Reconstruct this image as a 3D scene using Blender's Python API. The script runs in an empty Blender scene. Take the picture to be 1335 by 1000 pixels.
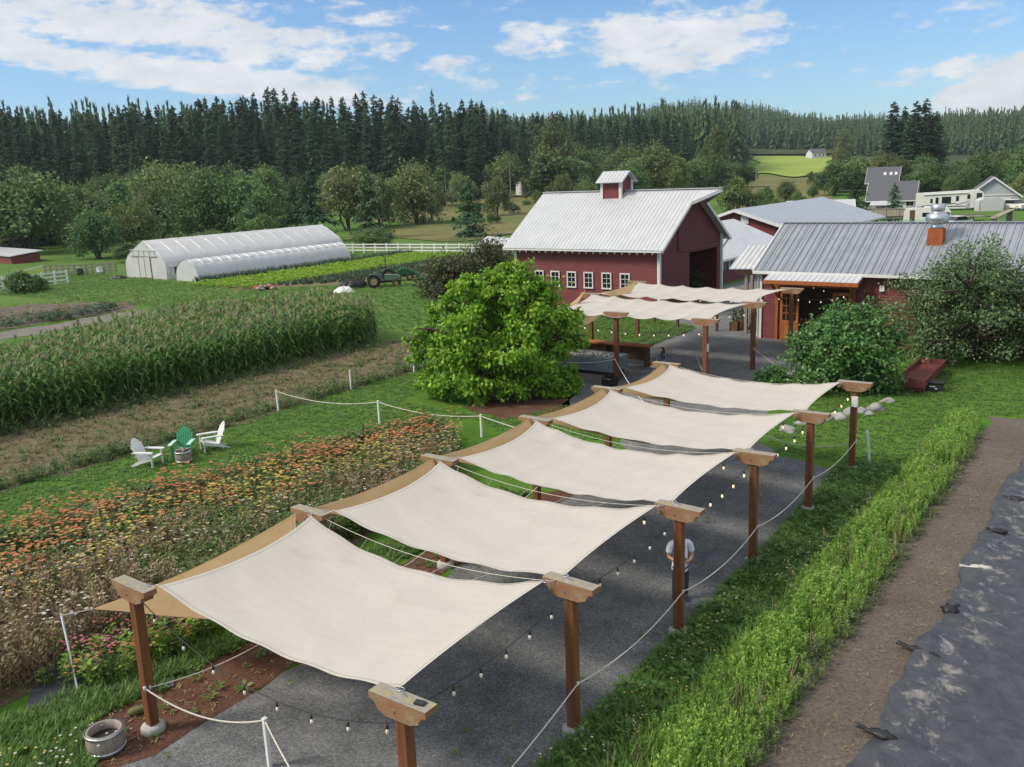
import bpy, bmesh, math, random
import numpy as np
from mathutils import Vector, Matrix
S = bpy.context.scene
COL = S.collection
rng = np.random.default_rng(7)
random.seed(7)
PI = math.pi
# ------------------------------------------------------------------ camera model (photo pixels 1335x1000)
CH, CF, CT, CR = 10.0, 1169.75, .22952, .041965
_F = np.array([0, math.cos(CT), -math.sin(CT)]); _u = np.array([0, math.sin(CT), math.cos(CT)]); _r = np.array([1., 0, 0])
_R = math.cos(CR)*_r - math.sin(CR)*_u; _U = math.sin(CR)*_r + math.cos(CR)*_u
YAW = math.radians(36.884); OX, OY = -1.688, 11.104          # farm frame: X across the rows, Y along them
_a = np.array([math.sin(YAW), math.cos(YAW)]); _b = np.array([math.cos(YAW), -math.sin(YAW)])
def W(X, Y, z=0.0):
    return Vector((OX + _b[0]*X + _a[0]*Y, OY + _b[1]*X + _a[1]*Y, z))
def ray(px, py): return _F*CF + _R*(px-667.5) + _U*(500-py)
def G(px, py, z=0.0):                                        # point of the level z seen at a photo pixel
    d = ray(px, py); t = (z-CH)/d[2]; return Vector((d[0]*t, d[1]*t, z))
def PD(px, py, dist):                                        # point seen at a pixel, this far away
    d = ray(px, py); t = dist/math.hypot(d[0], d[1]); return Vector((d[0]*t, d[1]*t, CH+d[2]*t))
def FXY(p): return ((p[0]-OX)*_b[0]+(p[1]-OY)*_b[1], (p[0]-OX)*_a[0]+(p[1]-OY)*_a[1])
FR = -YAW

cam = bpy.data.objects.new('camera', bpy.data.cameras.new('camera')); COL.objects.link(cam); S.camera = cam
cam.data.sensor_width = 36; cam.data.lens = 36*CF/1335; cam.data.clip_start = .1; cam.data.clip_end = 9000
cam.matrix_world = Matrix(((_R[0], _U[0], -_F[0], 0), (_R[1], _U[1], -_F[1], 0), (_R[2], _U[2], -_F[2], CH), (0, 0, 0, 1)))

# ------------------------------------------------------------------ tags
def tag(o, label=None, cat=None, group=None, kind=None):
    for k, v in (('label', label), ('category', cat), ('group', group), ('kind', kind)):
        if v: o[k] = v
    return o
def empty(name, loc, rz=0.0, label=None, cat=None, group=None, sc=1.0):
    o = bpy.data.objects.new(name, None); COL.objects.link(o); o.empty_display_size = .2
    o.location = loc; o.rotation_euler = (0, 0, rz); o.scale = (sc,)*3
    return tag(o, label, cat, group)
def farm(name, X, Y, label, cat, group=None, z=0.0, rot=0.0):
    return empty(name, W(X, Y, z), FR+rot, label, cat, group)
def copy_tree(o, parent=None):
    c = o.copy(); COL.objects.link(c); c.parent = parent
    for ch in list(o.children): copy_tree(ch, c)
    return c

# ------------------------------------------------------------------ mesh builders
def link(name, me, mats, parent=None, loc=None, rz=None):
    o = bpy.data.objects.new(name, me); COL.objects.link(o)
    for m in (mats if isinstance(mats, (list, tuple)) else [mats]): me.materials.append(m)
    if parent: o.parent = parent
    if loc is not None: o.location = loc
    if rz is not None: o.rotation_euler = (0, 0, rz)
    return o
class MB:
    def __init__(s): s.v = []; s.f = []; s.m = []; s.sm = []
    def add(s, vs, fs, mi=0, smooth=False):
        n = len(s.v); s.v += [tuple(v) for v in vs]
        for f in fs: s.f.append(tuple(i+n for i in f)); s.m.append(mi); s.sm.append(smooth)
        return s
    def box(s, c, d, M=None, mi=0, b=0.0):
        x, y, z = d[0]/2, d[1]/2, d[2]/2
        if b <= 0:
            vs = [(sx*x, sy*y, sz*z) for sz in (-1, 1) for sy in (-1, 1) for sx in (-1, 1)]
            fs = [(0, 2, 3, 1), (4, 5, 7, 6), (0, 1, 5, 4), (2, 6, 7, 3), (0, 4, 6, 2), (1, 3, 7, 5)]
        else:
            bm = bmesh.new(); bmesh.ops.create_cube(bm, size=1)
            for v in bm.verts: v.co = Vector((v.co.x*d[0], v.co.y*d[1], v.co.z*d[2]))
            bmesh.ops.bevel(bm, geom=bm.edges[:], offset=b, segments=2, affect='EDGES', profile=.6)
            bm.verts.index_update(); vs = [v.co.copy() for v in bm.verts]; fs = [[v.index for v in f.verts] for f in bm.faces]; bm.free()
        if M is None: vs = [(v[0]+c[0], v[1]+c[1], v[2]+c[2]) for v in vs]
        else: vs = [M @ Vector(v) + Vector(c) for v in vs]
        return s.add(vs, fs, mi)
    def bar(s, p, q, w, h=None, mi=0, up=(0, 0, 1), b=0.0):
        p = Vector(p); q = Vector(q); d = q-p; L = d.length
        if L < 1e-6: return s
        y = d.normalized(); x = y.cross(Vector(up))
        if x.length < 1e-4: x = Vector((1, 0, 0))
        x.normalize(); z = x.cross(y)
        M = Matrix((x, y, z)).transposed()
        return s.box((p+q)/2, (w, L, h or w), M, mi, b)
    def tube(s, pts, r, n=6, mi=0, cap=True, smooth=True):
        pts = [Vector(p) for p in pts]; rs = r if isinstance(r, (list, tuple)) else [r]*len(pts)
        vs = []; x = None
        for i, p in enumerate(pts):
            t = (pts[min(i+1, len(pts)-1)] - pts[max(i-1, 0)])
            t = t.normalized() if t.length > 1e-9 else Vector((0, 0, 1))
            if x is None: x = t.cross(Vector((0, 0, 1)) if abs(t.z) < .9 else Vector((1, 0, 0)))
            x = x - t*x.dot(t)
            if x.length < 1e-6: x = t.orthogonal()
            x.normalize(); y = t.cross(x)
            vs += [p + (x*math.cos(2*PI*k/n) + y*math.sin(2*PI*k/n))*rs[i] for k in range(n)]
        fs = [(i*n+k, i*n+(k+1) % n, (i+1)*n+(k+1) % n, (i+1)*n+k) for i in range(len(pts)-1) for k in range(n)]
        s.add(vs, fs, mi, smooth)
        if cap:
            s.add(vs[:n], [tuple(range(n))[::-1]], mi); s.add(vs[-n:], [tuple(range(n))], mi)
        return s
    def lathe(s, prof, c=(0, 0, 0), n=20, mi=0, M=None, smooth=True):
        vs = []
        for r, z in prof:
            for k in range(n):
                v = Vector((r*math.cos(2*PI*k/n), r*math.sin(2*PI*k/n), z))
                vs.append((M @ v if M else v) + Vector(c))
        fs = [(i*n+k, i*n+(k+1) % n, (i+1)*n+(k+1) % n, (i+1)*n+k) for i in range(len(prof)-1) for k in range(n)]
        s.add(vs, fs, mi, smooth)
        return s
    def prism(s, poly, axis, a, b, mi=0):                   # poly in the two other axes
        def P(u, v, w): return {'x': (w, u, v), 'y': (u, w, v), 'z': (u, v, w)}[axis]
        n = len(poly); vs = [P(u, v, a) for u, v in poly]+[P(u, v, b) for u, v in poly]
        fs = [tuple(range(n)), tuple(range(2*n-1, n-1, -1))]+[(i, i+n, (i+1) % n+n, (i+1) % n) for i in range(n)]
        return s.add(vs, fs, mi)
    def quad(s, a, b, c, d, mi=0): return s.add([a, b, c, d], [(0, 1, 2, 3)], mi)
    def slab(s, pts, t, mi=0):                              # polygon given thickness t downwards
        n = len(pts); P = [Vector(p) for p in pts]
        nr = (P[1]-P[0]).cross(P[2]-P[0]).normalized()
        if nr.z < 0: nr = -nr
        vs = P+[p-nr*t for p in P]
        return s.add(vs, [tuple(range(n)), tuple(range(2*n-1, n-1, -1))]+[(i, (i+1) % n, (i+1) % n+n, i+n) for i in range(n)], mi)
    def ribs(s, A, B, D, n, w, h, mi=0):                    # raised ribs on roof A->B along eave, A->D up the slope
        A, B, D = Vector(A), Vector(B), Vector(D); e = B-A; u = D-A; nr = e.cross(u).normalized()
        if nr.z < 0: nr = -nr
        eh = e.normalized()
        for i in range(n+1):
            p = A+e*(i/n); q = p+u
            s.add([p-eh*w, p-eh*w*.45+nr*h, p+eh*w*.45+nr*h, p+eh*w, q-eh*w, q-eh*w*.45+nr*h, q+eh*w*.45+nr*h, q+eh*w],
                  [(0, 1, 5, 4), (1, 2, 6, 5), (2, 3, 7, 6), (0, 3, 2, 1), (4, 5, 6, 7)], mi)
        return s
    def build(s, name, mats, parent=None, loc=None, rz=None, fix=True):
        me = bpy.data.meshes.new(name); me.from_pydata(s.v, [], s.f)
        me.polygons.foreach_set('material_index', s.m); me.polygons.foreach_set('use_smooth', s.sm)
        if fix:
            bm = bmesh.new(); bm.from_mesh(me); bmesh.ops.recalc_face_normals(bm, faces=bm.faces[:]); bm.to_mesh(me); bm.free()
        me.update()
        return link(name, me, mats, parent, loc, rz)
def np_mesh(name, V, F, mi=None, smooth=False):             # F (n,4) quads
    me = bpy.data.meshes.new(name); V = np.ascontiguousarray(V, np.float32); F = np.ascontiguousarray(F, np.int32)
    me.vertices.add(len(V)); me.vertices.foreach_set('co', V.ravel())
    me.loops.add(F.size); me.loops.foreach_set('vertex_index', F.ravel())
    me.polygons.add(len(F)); me.polygons.foreach_set('loop_start', np.arange(0, F.size, F.shape[1], dtype=np.int32))
    if mi is not None: me.polygons.foreach_set('material_index', np.ascontiguousarray(mi, np.int32))
    if smooth: me.polygons.foreach_set('use_smooth', np.ones(len(F), bool))
    me.update(calc_edges=True); me.validate()
    return me
def unit(a): return a/np.maximum(np.linalg.norm(a, axis=-1, keepdims=True), 1e-9)
def leaves(P, D, N, L, Wd, fold=.12):                       # leaf quads at P, long axis D, facing N
    D = unit(D); X = unit(np.cross(D, N)); N2 = np.cross(X, D)
    L = np.asarray(L).reshape(-1, 1); Wd = np.asarray(Wd).reshape(-1, 1)
    m = P + D*L*.45
    V = np.stack([P, m+X*Wd*.5+N2*Wd*fold, P+D*L-N2*L*.1, m-X*Wd*.5+N2*Wd*fold], 1).reshape(-1, 3)
    F = np.arange(len(P)*4).reshape(-1, 4)
    return V, F
def scatter(tmpl, pos, rz, sc, tilt=0.0, szj=None):         # many copies of a template (V,F,mi) as one array
    V, F, mi = tmpl; n = len(pos); c, s_ = np.cos(rz), np.sin(rz)
    sc = np.broadcast_to(np.asarray(sc, float), (n,)); sz = sc if szj is None else sc*szj
    x = (V[None, :, 0]*c[:, None]-V[None, :, 1]*s_[:, None])*sc[:, None]
    y = (V[None, :, 0]*s_[:, None]+V[None, :, 1]*c[:, None])*sc[:, None]
    z = V[None, :, 2]*sz[:, None]
    if tilt:
        tx, ty = rng.normal(0, tilt, (2, n, 1)); x = x+z*tx; y = y+z*ty
    out = np.stack([x, y, z], 2)+pos[:, None, :]
    FF = F[None]+(np.arange(n)*len(V))[:, None, None]
    return out.reshape(-1, 3), FF.reshape(-1, F.shape[1]), np.tile(mi, n)
def merge(parts):
    Vs, Fs, Ms, k = [], [], [], 0
    for V, F, m in parts:
        Vs.append(V); Fs.append(F+k); Ms.append(m); k += len(V)
    return np.concatenate(Vs), np.concatenate(Fs), np.concatenate(Ms)
def stuff(name, parts, mats, label, cat):
    V, F, m = merge(parts)
    o = link(name, np_mesh(name, V, F, m), mats)
    return tag(o, label, cat, kind='stuff')
def inpoly(P, poly):
    x, y = P[:, 0], P[:, 1]; r = np.zeros(len(P), bool); n = len(poly)
    for i in range(n):
        (x1, y1), (x2, y2) = poly[i], poly[(i+1) % n]
        c = ((y1 > y) != (y2 > y)) & (x < (x2-x1)*(y-y1)/((y2-y1) or 1e-9)+x1); r ^= c
    return r
def rand_in(poly, n):
    p = np.array(poly, float); lo, hi = p.min(0), p.max(0); out = []
    k = 0
    while k < n:
        q = lo+(hi-lo)*rng.random((n*3, 2)); q = q[inpoly(q, poly)]; out.append(q); k += len(q)
    return np.concatenate(out)[:n]
def fw(XY, z=0.0):                                          # farm points -> world array
    XY = np.asarray(XY, float); z = np.broadcast_to(np.asarray(z, float), (len(XY),))
    return np.stack([OX+_b[0]*XY[:, 0]+_a[0]*XY[:, 1], OY+_b[1]*XY[:, 0]+_a[1]*XY[:, 1], z], 1)

# ------------------------------------------------------------------ materials
def nt(name):
    m = bpy.data.materials.new(name); m.use_nodes = True
    t = m.node_tree; return m, t, t.nodes['Principled BSDF']
def N(t, kind, **kw):
    n = t.nodes.new(kind)
    for k, v in kw.items():
        if k in n.inputs: n.inputs[k].default_value = v
        else: setattr(n, k, v)
    return n
def ramp(t, stops, src):
    r = t.nodes.new('ShaderNodeValToRGB'); e = r.color_ramp.elements
    while len(e) < len(stops): e.new(.5)
    for i, (p, c) in enumerate(stops): e[i].position = p; e[i].color = (*c, 1)
    t.links.new(src, r.inputs[0]); return r.outputs[0]
def noise(t, scale, detail=5, rough=.6, coord='Object', dist=0.0, stretch=None):
    tc = t.nodes.new('ShaderNodeTexCoord'); src = tc.outputs[coord]
    if stretch:
        mp = N(t, 'ShaderNodeMapping'); mp.inputs['Scale'].default_value = stretch; t.links.new(src, mp.inputs[0]); src = mp.outputs[0]
    n = N(t, 'ShaderNodeTexNoise', Scale=scale, Detail=detail, Roughness=rough, Distortion=dist); t.links.new(src, n.inputs['Vector'])
    return n.outputs['Fac']
def mix(t, fac, a, b, mode='MIX'):
    n = t.nodes.new('ShaderNodeMix'); n.data_type = 'RGBA'; n.blend_type = mode
    for i, v in ((0, fac), (6, a), (7, b)):
        if hasattr(v, 'is_linked') or hasattr(v, 'links'): t.links.new(v, n.inputs[i])
        elif isinstance(v, (tuple, list)): n.inputs[i].default_value = (*v, 1)
        else: n.inputs[i].default_value = v
    return n.outputs[2]
def bump(t, p, h, strength=.4, dist=.02):
    b = N(t, 'ShaderNodeBump', Strength=strength, Distance=dist); t.links.new(h, b.inputs['Height']); t.links.new(b.outputs[0], p.inputs['Normal'])
def mat(name, c1, c2=None, scale=3.0, rough=.7, metal=0.0, bmp=0.0, bscale=None, bdist=.01, stretch=None, lo=.3, hi=.7, coord='Object', spec=.4):
    m, t, p = nt(name); p.inputs['Roughness'].default_value = rough; p.inputs['Metallic'].default_value = metal
    p.inputs['Specular IOR Level'].default_value = spec
    if c2 is None: c2 = tuple(x*.8 for x in c1)
    nz = noise(t, scale, stretch=stretch, coord=coord)
    t.links.new(ramp(t, [(lo, c1), (hi, c2)], nz), p.inputs['Base Color'])
    if bmp: bump(t, p, noise(t, bscale or scale*4, stretch=stretch, coord=coord), bmp, bdist)
    return m
def leafmat(name, cols, trans=.25, rough=.6, obj=.25, hue=.02):
    m, t, p = nt(name)
    g = t.nodes.new('ShaderNodeNewGeometry'); oi = t.nodes.new('ShaderNodeObjectInfo')
    c = ramp(t, [(i/(len(cols)-1), k) for i, k in enumerate(cols)], g.outputs['Random Per Island'])
    hs = N(t, 'ShaderNodeHueSaturation'); t.links.new(c, hs.inputs['Color'])
    mr = N(t, 'ShaderNodeMapRange'); mr.inputs[3].default_value = 1-obj; mr.inputs[4].default_value = 1+obj
    t.links.new(oi.outputs['Random'], mr.inputs[0]); t.links.new(mr.outputs[0], hs.inputs['Value'])
    mr2 = N(t, 'ShaderNodeMapRange'); mr2.inputs[3].default_value = .5-hue; mr2.inputs[4].default_value = .5+hue
    mm = N(t, 'ShaderNodeMath', operation='FRACT'); ml = N(t, 'ShaderNodeMath', operation='MULTIPLY'); ml.inputs[1].default_value = 17.3
    t.links.new(oi.outputs['Random'], ml.inputs[0]); t.links.new(ml.outputs[0], mm.inputs[0]); t.links.new(mm.outputs[0], mr2.inputs[0]); t.links.new(mr2.outputs[0], hs.inputs['Hue'])
    p.inputs['Roughness'].default_value = rough; p.inputs['Specular IOR Level'].default_value = .3
    t.links.new(hs.outputs[0], p.inputs['Base Color'])
    if trans:
        tr = t.nodes.new('ShaderNodeBsdfTranslucent'); ms = N(t, 'ShaderNodeMixShader'); ms.inputs[0].default_value = trans
        gm = N(t, 'ShaderNodeGamma'); gm.inputs[1].default_value = .9; t.links.new(hs.outputs[0], gm.inputs[0]); t.links.new(gm.outputs[0], tr.inputs[0])
        t.links.new(p.outputs[0], ms.inputs[1]); t.links.new(tr.outputs[0], ms.inputs[2]); t.links.new(ms.outputs[0], t.nodes['Material Output'].inputs[0])
    return m
def plain(name, c, rough=.5, metal=0.0, spec=.5, emit=0.0):
    m, t, p = nt(name); p.inputs['Roughness'].default_value = rough; p.inputs['Metallic'].default_value = metal; p.inputs['Specular IOR Level'].default_value = spec
    nz = noise(t, 6.0); t.links.new(ramp(t, [(.3, tuple(x*.9 for x in c)), (.7, tuple(min(1, x*1.06) for x in c))], nz), p.inputs['Base Color'])
    if emit: p.inputs['Emission Color'].default_value = (1, .78, .42, 1); p.inputs['Emission Strength'].default_value = emit
    return m
def wood(name, c1, c2, rough=.65, axis=2, fine=1.0):
    st = [14*fine, 14*fine, 14*fine]; st[axis] = .8
    return mat(name, c1, c2, scale=1.0, rough=rough, bmp=.25, bscale=2.0, bdist=.004, stretch=tuple(st), lo=.35, hi=.7)

M = {}
M['white_paint'] = mat('white_paint', (.74, .74, .72), (.6, .6, .57), 5, .5)
M['white_trim'] = mat('white_trim', (.68, .68, .67), (.55, .55, .53), 4, .55)
M['post'] = wood('stained_post_timber', (.20, .078, .028), (.10, .036, .014))
M['cap_wood'] = mat('weathered_cap_timber', (.36, .20, .10), (.32, .29, .24), 2.2, .8, bmp=.4, bscale=14, stretch=(1, 1, 1))
def capmat():
    m, t, p = nt('weathered_beam_timber'); p.inputs['Roughness'].default_value = .85
    base = ramp(t, [(.3, (.22, .10, .045)), (.55, (.26, .15, .08)), (.72, (.30, .26, .20))], noise(t, 3.0, stretch=(1, 1, 2), dist=.6))
    g = t.nodes.new('ShaderNodeNewGeometry'); sx = t.nodes.new('ShaderNodeSeparateXYZ'); t.links.new(g.outputs['Normal'], sx.inputs[0])
    up = N(t, 'ShaderNodeMapRange'); up.inputs[1].default_value = .3; up.inputs[2].default_value = .9; t.links.new(sx.outputs[2], up.inputs[0])
    grey = ramp(t, [(.35, (.20, .19, .165)), (.6, (.29, .265, .215))], noise(t, 7.0, stretch=(1, 5, 1)))
    lich = ramp(t, [(.52, (0, 0, 0)), (.64, (1, 1, 1))], noise(t, 4.0, 6, .7))
    moss = mix(t, lich, grey, (.36, .27, .04))
    t.links.new(mix(t, up.outputs[0], base, moss), p.inputs['Base Color'])
    bump(t, p, noise(t, 25, stretch=(1, 4, 1)), .5, .01)
    return m
M['cap'] = capmat()
M['rope'] = mat('white_rope', (.60, .57, .50), (.48, .45, .39), 20, .8)
M['dark_rope'] = plain('black_cable', (.02, .02, .022), .6)
M['steel'] = mat('galvanised_steel', (.55, .57, .59), (.42, .44, .46), 8, .38, .9)
M['concrete'] = mat('concrete', (.42, .41, .39), (.3, .29, .27), 5, .9, bmp=.3)
M['black'] = plain('black_plastic', (.018, .018, .02), .5)
M['rubber'] = plain('rubber', (.02, .02, .02), .85)
M['dark_glass'] = plain('dark_window_glass', (.012, .016, .02), .08, 0, .8)
M['bulb'] = plain('bulb_glass', (.75, .7, .6), .2)
M['bulb_lit'] = plain('lit_bulb_glass', (.9, .75, .5), .3, emit=.8)
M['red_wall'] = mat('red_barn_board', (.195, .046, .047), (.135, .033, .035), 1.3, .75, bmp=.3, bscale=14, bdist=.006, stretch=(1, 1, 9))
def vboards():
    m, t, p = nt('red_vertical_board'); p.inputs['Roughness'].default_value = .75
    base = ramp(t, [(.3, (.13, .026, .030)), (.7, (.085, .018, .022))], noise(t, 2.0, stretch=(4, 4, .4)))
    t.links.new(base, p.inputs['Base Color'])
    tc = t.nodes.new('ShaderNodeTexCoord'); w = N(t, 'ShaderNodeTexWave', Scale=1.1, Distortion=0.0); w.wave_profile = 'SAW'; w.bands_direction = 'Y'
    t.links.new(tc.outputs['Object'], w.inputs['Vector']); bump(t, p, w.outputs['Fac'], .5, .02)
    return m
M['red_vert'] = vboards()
M['brown_inside'] = mat('dark_barn_interior_boards', (.26, .15, .10), (.17, .10, .07), 3, .85, stretch=(4, 4, .5))
def roofmat(name, c1, c2, rough=.42):
    m, t, p = nt(name); p.inputs['Metallic'].default_value = .2; p.inputs['Roughness'].default_value = rough
    a = ramp(t, [(.3, c1), (.72, c2)], noise(t, .8, 6, .65, stretch=(1, 1, 1)))
    g = t.nodes.new('ShaderNodeNewGeometry')
    n2 = noise(t, 4.0, 6, .7, stretch=(3, .35, 1))
    st = ramp(t, [(.3, (.86, .86, .85)), (.6, (1, 1, 1))], n2)
    t.links.new(mix(t, 1.0, a, st, 'MULTIPLY'), p.inputs['Base Color'])
    bump(t, p, noise(t, 3.0), .08, .02)
    return m
M['roof_pale'] = roofmat('pale_metal_roofing', (.555, .57, .585), (.47, .485, .50))
M['roof_grey'] = roofmat('weathered_galvanised_roofing', (.31, .335, .37), (.235, .255, .29))
M['roof_flat'] = roofmat('blue_grey_metal_roofing', (.38, .42, .46), (.33, .36, .40), .5)
M['roof_shingle'] = mat('grey_shingles', (.11, .115, .125), (.075, .08, .09), 3, .9, bmp=.5, bscale=9, bdist=.03, stretch=(1, 1, 4))
M['orange_wood'] = wood('orange_stained_wood', (.36, .115, .025), (.22, .06, .012))
M['dark_wood'] = wood('dark_weathered_wood', (.13, .065, .035), (.07, .035, .02))
M['grey_wood'] = wood('grey_weathered_wood', (.30, .26, .22), (.18, .155, .13))
M['fence_wood'] = wood('red_brown_fence_wood', (.14, .058, .036), (.075, .032, .022))
M['red_cart'] = mat('worn_red_cart_paint', (.17, .038, .036), (.11, .03, .03), 4, .7, bmp=.15)
M['red_paint'] = mat('red_painted_wood', (.17, .045, .042), (.13, .036, .034), 3, .7)
M['terracotta'] = mat('orange_rust', (.34, .095, .028), (.24, .06, .02), 3, .85)
M['green_chair'] = mat('green_chair_paint', (.035, .28, .135), (.028, .22, .105), 4, .45)
M['mint'] = mat('mint_chair_paint', (.42, .68, .55), (.35, .6, .47), 4, .45)
M['siding_white'] = mat('white_siding', (.62, .63, .64), (.52, .53, .54), 2, .7, bmp=.3, bscale=2, stretch=(.2, .2, 14))
M['siding_grey'] = mat('grey_siding', (.40, .42, .45), (.33, .35, .38), 2, .8, bmp=.3, bscale=2, stretch=(.2, .2, 14))
M['rv_white'] = mat('camper_shell_white', (.72, .71, .67), (.62, .61, .58), 1.5, .4)
M['tractor_green'] = mat('tractor_green_paint', (.02, .13, .035), (.03, .10, .04), 3, .45)
M['tractor_pale'] = mat('faded_tractor_green_paint', (.13, .20, .13), (.09, .15, .09), 3, .5)
M['tractor_yellow'] = mat('wheel_yellow', (.50, .36, .16), (.38, .27, .12), 6, .55)
M['skin'] = mat('skin', (.45, .25, .17), (.38, .2, .13), 12, .5)
M['shirt'] = mat('white_cotton', (.70, .73, .80), (.6, .63, .7), 8, .9, bmp=.2)
M['navy'] = mat('navy_cloth', (.026, .036, .07), (.038, .05, .088), 9, .9, bmp=.2)
M['hair'] = mat('dark_hair', (.012, .009, .008), (.03, .02, .015), 30, .45)
M['shoe'] = plain('dark_blue_shoe', (.02, .035, .08), .6)
M['stone'] = mat('field_stone', (.34, .33, .32), (.2, .2, .195), 4, .9, bmp=.6, bscale=10, bdist=.02)
def fabric(name, c1, c2, trans, stripe=4.0):
    m, t, p = nt(name); p.inputs['Roughness'].default_value = .92; p.inputs['Specular IOR Level'].default_value = .1
    tc = t.nodes.new('ShaderNodeTexCoord'); w = N(t, 'ShaderNodeTexWave', Scale=stripe, Distortion=2.2, Detail=3.0); w.bands_direction = 'Y'; w.inputs['Detail Scale'].default_value = .3
    t.links.new(tc.outputs['UV'], w.inputs['Vector'])
    b = ramp(t, [(.3, c1), (.75, c2)], noise(t, 1.1, 6, .6))
    f = ramp(t, [(0.0, (.982, .981, .98)), (1.0, (1, 1, 1))], w.outputs['Fac'])
    c = mix(t, 1.0, b, f, 'MULTIPLY')
    su = t.nodes.new('ShaderNodeSeparateXYZ'); t.links.new(tc.outputs['UV'], su.inputs[0]); ms_ = []
    for o_, k_ in ((0, .012), (1, .02)):
        e1 = N(t, 'ShaderNodeMath', operation='PINGPONG'); e1.inputs[1].default_value = .5; t.links.new(su.outputs[o_], e1.inputs[0])
        e2 = N(t, 'ShaderNodeMath', operation='COMPARE'); e2.inputs[1].default_value = k_; e2.inputs[2].default_value = k_*.22; t.links.new(e1.outputs[0], e2.inputs[0]); ms_.append(e2.outputs[0])
    mx = N(t, 'ShaderNodeMath', operation='MAXIMUM'); t.links.new(ms_[0], mx.inputs[0]); t.links.new(ms_[1], mx.inputs[1])
    c = mix(t, mx.outputs[0], c, (.80, .79, .77), 'MULTIPLY')
    stn = ramp(t, [(.56, (1, 1, 1)), (.72, (.90, .885, .86))], noise(t, .8, 9, .7, dist=.6)); c = mix(t, 1.0, c, stn, 'MULTIPLY'); t.links.new(c, p.inputs['Base Color'])
    bump(t, p, noise(t, 1.7, 4), .25, .06)
    tr = t.nodes.new('ShaderNodeBsdfTranslucent'); ms = N(t, 'ShaderNodeMixShader'); ms.inputs[0].default_value = trans
    t.links.new(c, tr.inputs[0]); t.links.new(p.outputs[0], ms.inputs[1]); t.links.new(tr.outputs[0], ms.inputs[2]); t.links.new(ms.outputs[0], t.nodes['Material Output'].inputs[0])
    return m
M['sail'] = fabric('cream_shade_cloth', (.545, .512, .467), (.50, .469, .425), .12)
M['tan_sail'] = fabric('tan_shade_cloth', (.66, .47, .265), (.58, .41, .22), .6)
def plastic_film():
    m, t, p = nt('greenhouse_film'); p.inputs['Roughness'].default_value = .35; p.inputs['Specular IOR Level'].default_value = .4
    c = ramp(t, [(.35, (.72, .725, .73)), (.7, (.63, .635, .64))], noise(t, .7, 5)); t.links.new(c, p.inputs['Base Color'])
    bump(t, p, noise(t, 1.2, 4, stretch=(1, .5, 1)), .35, .08)
    tr = t.nodes.new('ShaderNodeBsdfTranslucent'); ms = N(t, 'ShaderNodeMixShader'); ms.inputs[0].default_value = .3
    t.links.new(c, tr.inputs[0]); t.links.new(p.outputs[0], ms.inputs[1]); t.links.new(tr.outputs[0], ms.inputs[2]); t.links.new(ms.outputs[0], t.nodes['Material Output'].inputs[0])
    return m
M['film'] = plastic_film()
# foliage
M['fir'] = leafmat('fir_needles', [(0.026, 0.062, 0.031), (0.044, 0.092, 0.041), (0.068, 0.124, 0.050), (0.036, 0.078, 0.043)], .12, .7, .45, .035)
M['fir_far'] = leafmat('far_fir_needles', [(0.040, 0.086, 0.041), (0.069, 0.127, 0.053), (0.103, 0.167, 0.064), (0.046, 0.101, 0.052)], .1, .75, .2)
M['bark'] = mat('bark', (.085, .06, .045), (.05, .036, .028), 8, .9, bmp=.6, stretch=(2, 2, .4))
M['leaf_mid'] = leafmat('alder_leaves', [(0.067, 0.118, 0.041), (0.113, 0.181, 0.055), (0.170, 0.238, 0.077), (0.090, 0.155, 0.055)], .22, .65, .3, .03)
M['leaf_pale'] = leafmat('pale_willow_leaves', [(0.097, 0.138, 0.049), (0.162, 0.203, 0.073), (0.227, 0.251, 0.097), (0.130, 0.170, 0.065)], .25, .65, .25, .03)
M['leaf_bright'] = leafmat('bright_yellow_green_leaves', [(0.074, 0.206, 0.018), (0.169, 0.355, 0.027), (0.327, 0.504, 0.045), (0.106, 0.263, 0.021)], .38, .5, .05, .0)
M['leaf_bush'] = leafmat('glossy_bush_leaves', [(0.039, 0.114, 0.029), (0.074, 0.194, 0.042), (0.131, 0.290, 0.079), (0.056, 0.150, 0.035)], .22, .42, .1, .01)
M['leaf_apple'] = leafmat('apple_leaves', [(0.062, 0.112, 0.040), (0.101, 0.168, 0.060), (0.157, 0.224, 0.095), (0.078, 0.134, 0.049)], .22, .5, .1, .01)
M['leaf_dark'] = leafmat('dark_shrub_leaves', [(0.038, 0.056, 0.025), (0.078, 0.087, 0.035), (0.113, 0.119, 0.052), (0.052, 0.074, 0.031)], .2, .6, .15, .01)
M['leaf_flower'] = leafmat('flower_foliage', [(0.078, 0.126, 0.036), (0.120, 0.180, 0.054), (0.174, 0.216, 0.084), (0.096, 0.144, 0.048)], .25, .6, .0, .0)
M['grass'] = leafmat('grass_blades', [(0.077, 0.160, 0.033), (0.112, 0.219, 0.042), (0.166, 0.273, 0.066), (0.089, 0.184, 0.036)], .3, .5, .0, .0)
M['weed'] = leafmat('weed_leaves', [(0.156, 0.301, 0.047), (0.239, 0.417, 0.062), (0.346, 0.521, 0.117), (0.179, 0.339, 0.055)], .35, .5, .0, .0)
M['weed_dry'] = leafmat('dry_stems', [(0.196, 0.144, 0.086), (0.253, 0.196, 0.115), (0.322, 0.270, 0.161), (0.172, 0.115, 0.069)], .2, .8, .0, .0)
M['corn'] = leafmat('corn_leaves', [(0.055, 0.124, 0.024), (0.094, 0.199, 0.039), (0.158, 0.266, 0.063), (0.080, 0.157, 0.031)], .28, .45, .08, .0)
M['tassel'] = leafmat('corn_tassels', [(0.202, 0.188, 0.092), (0.276, 0.256, 0.129), (0.340, 0.319, 0.174), (0.174, 0.169, 0.082)], .2, .8, .1, .0)
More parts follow.
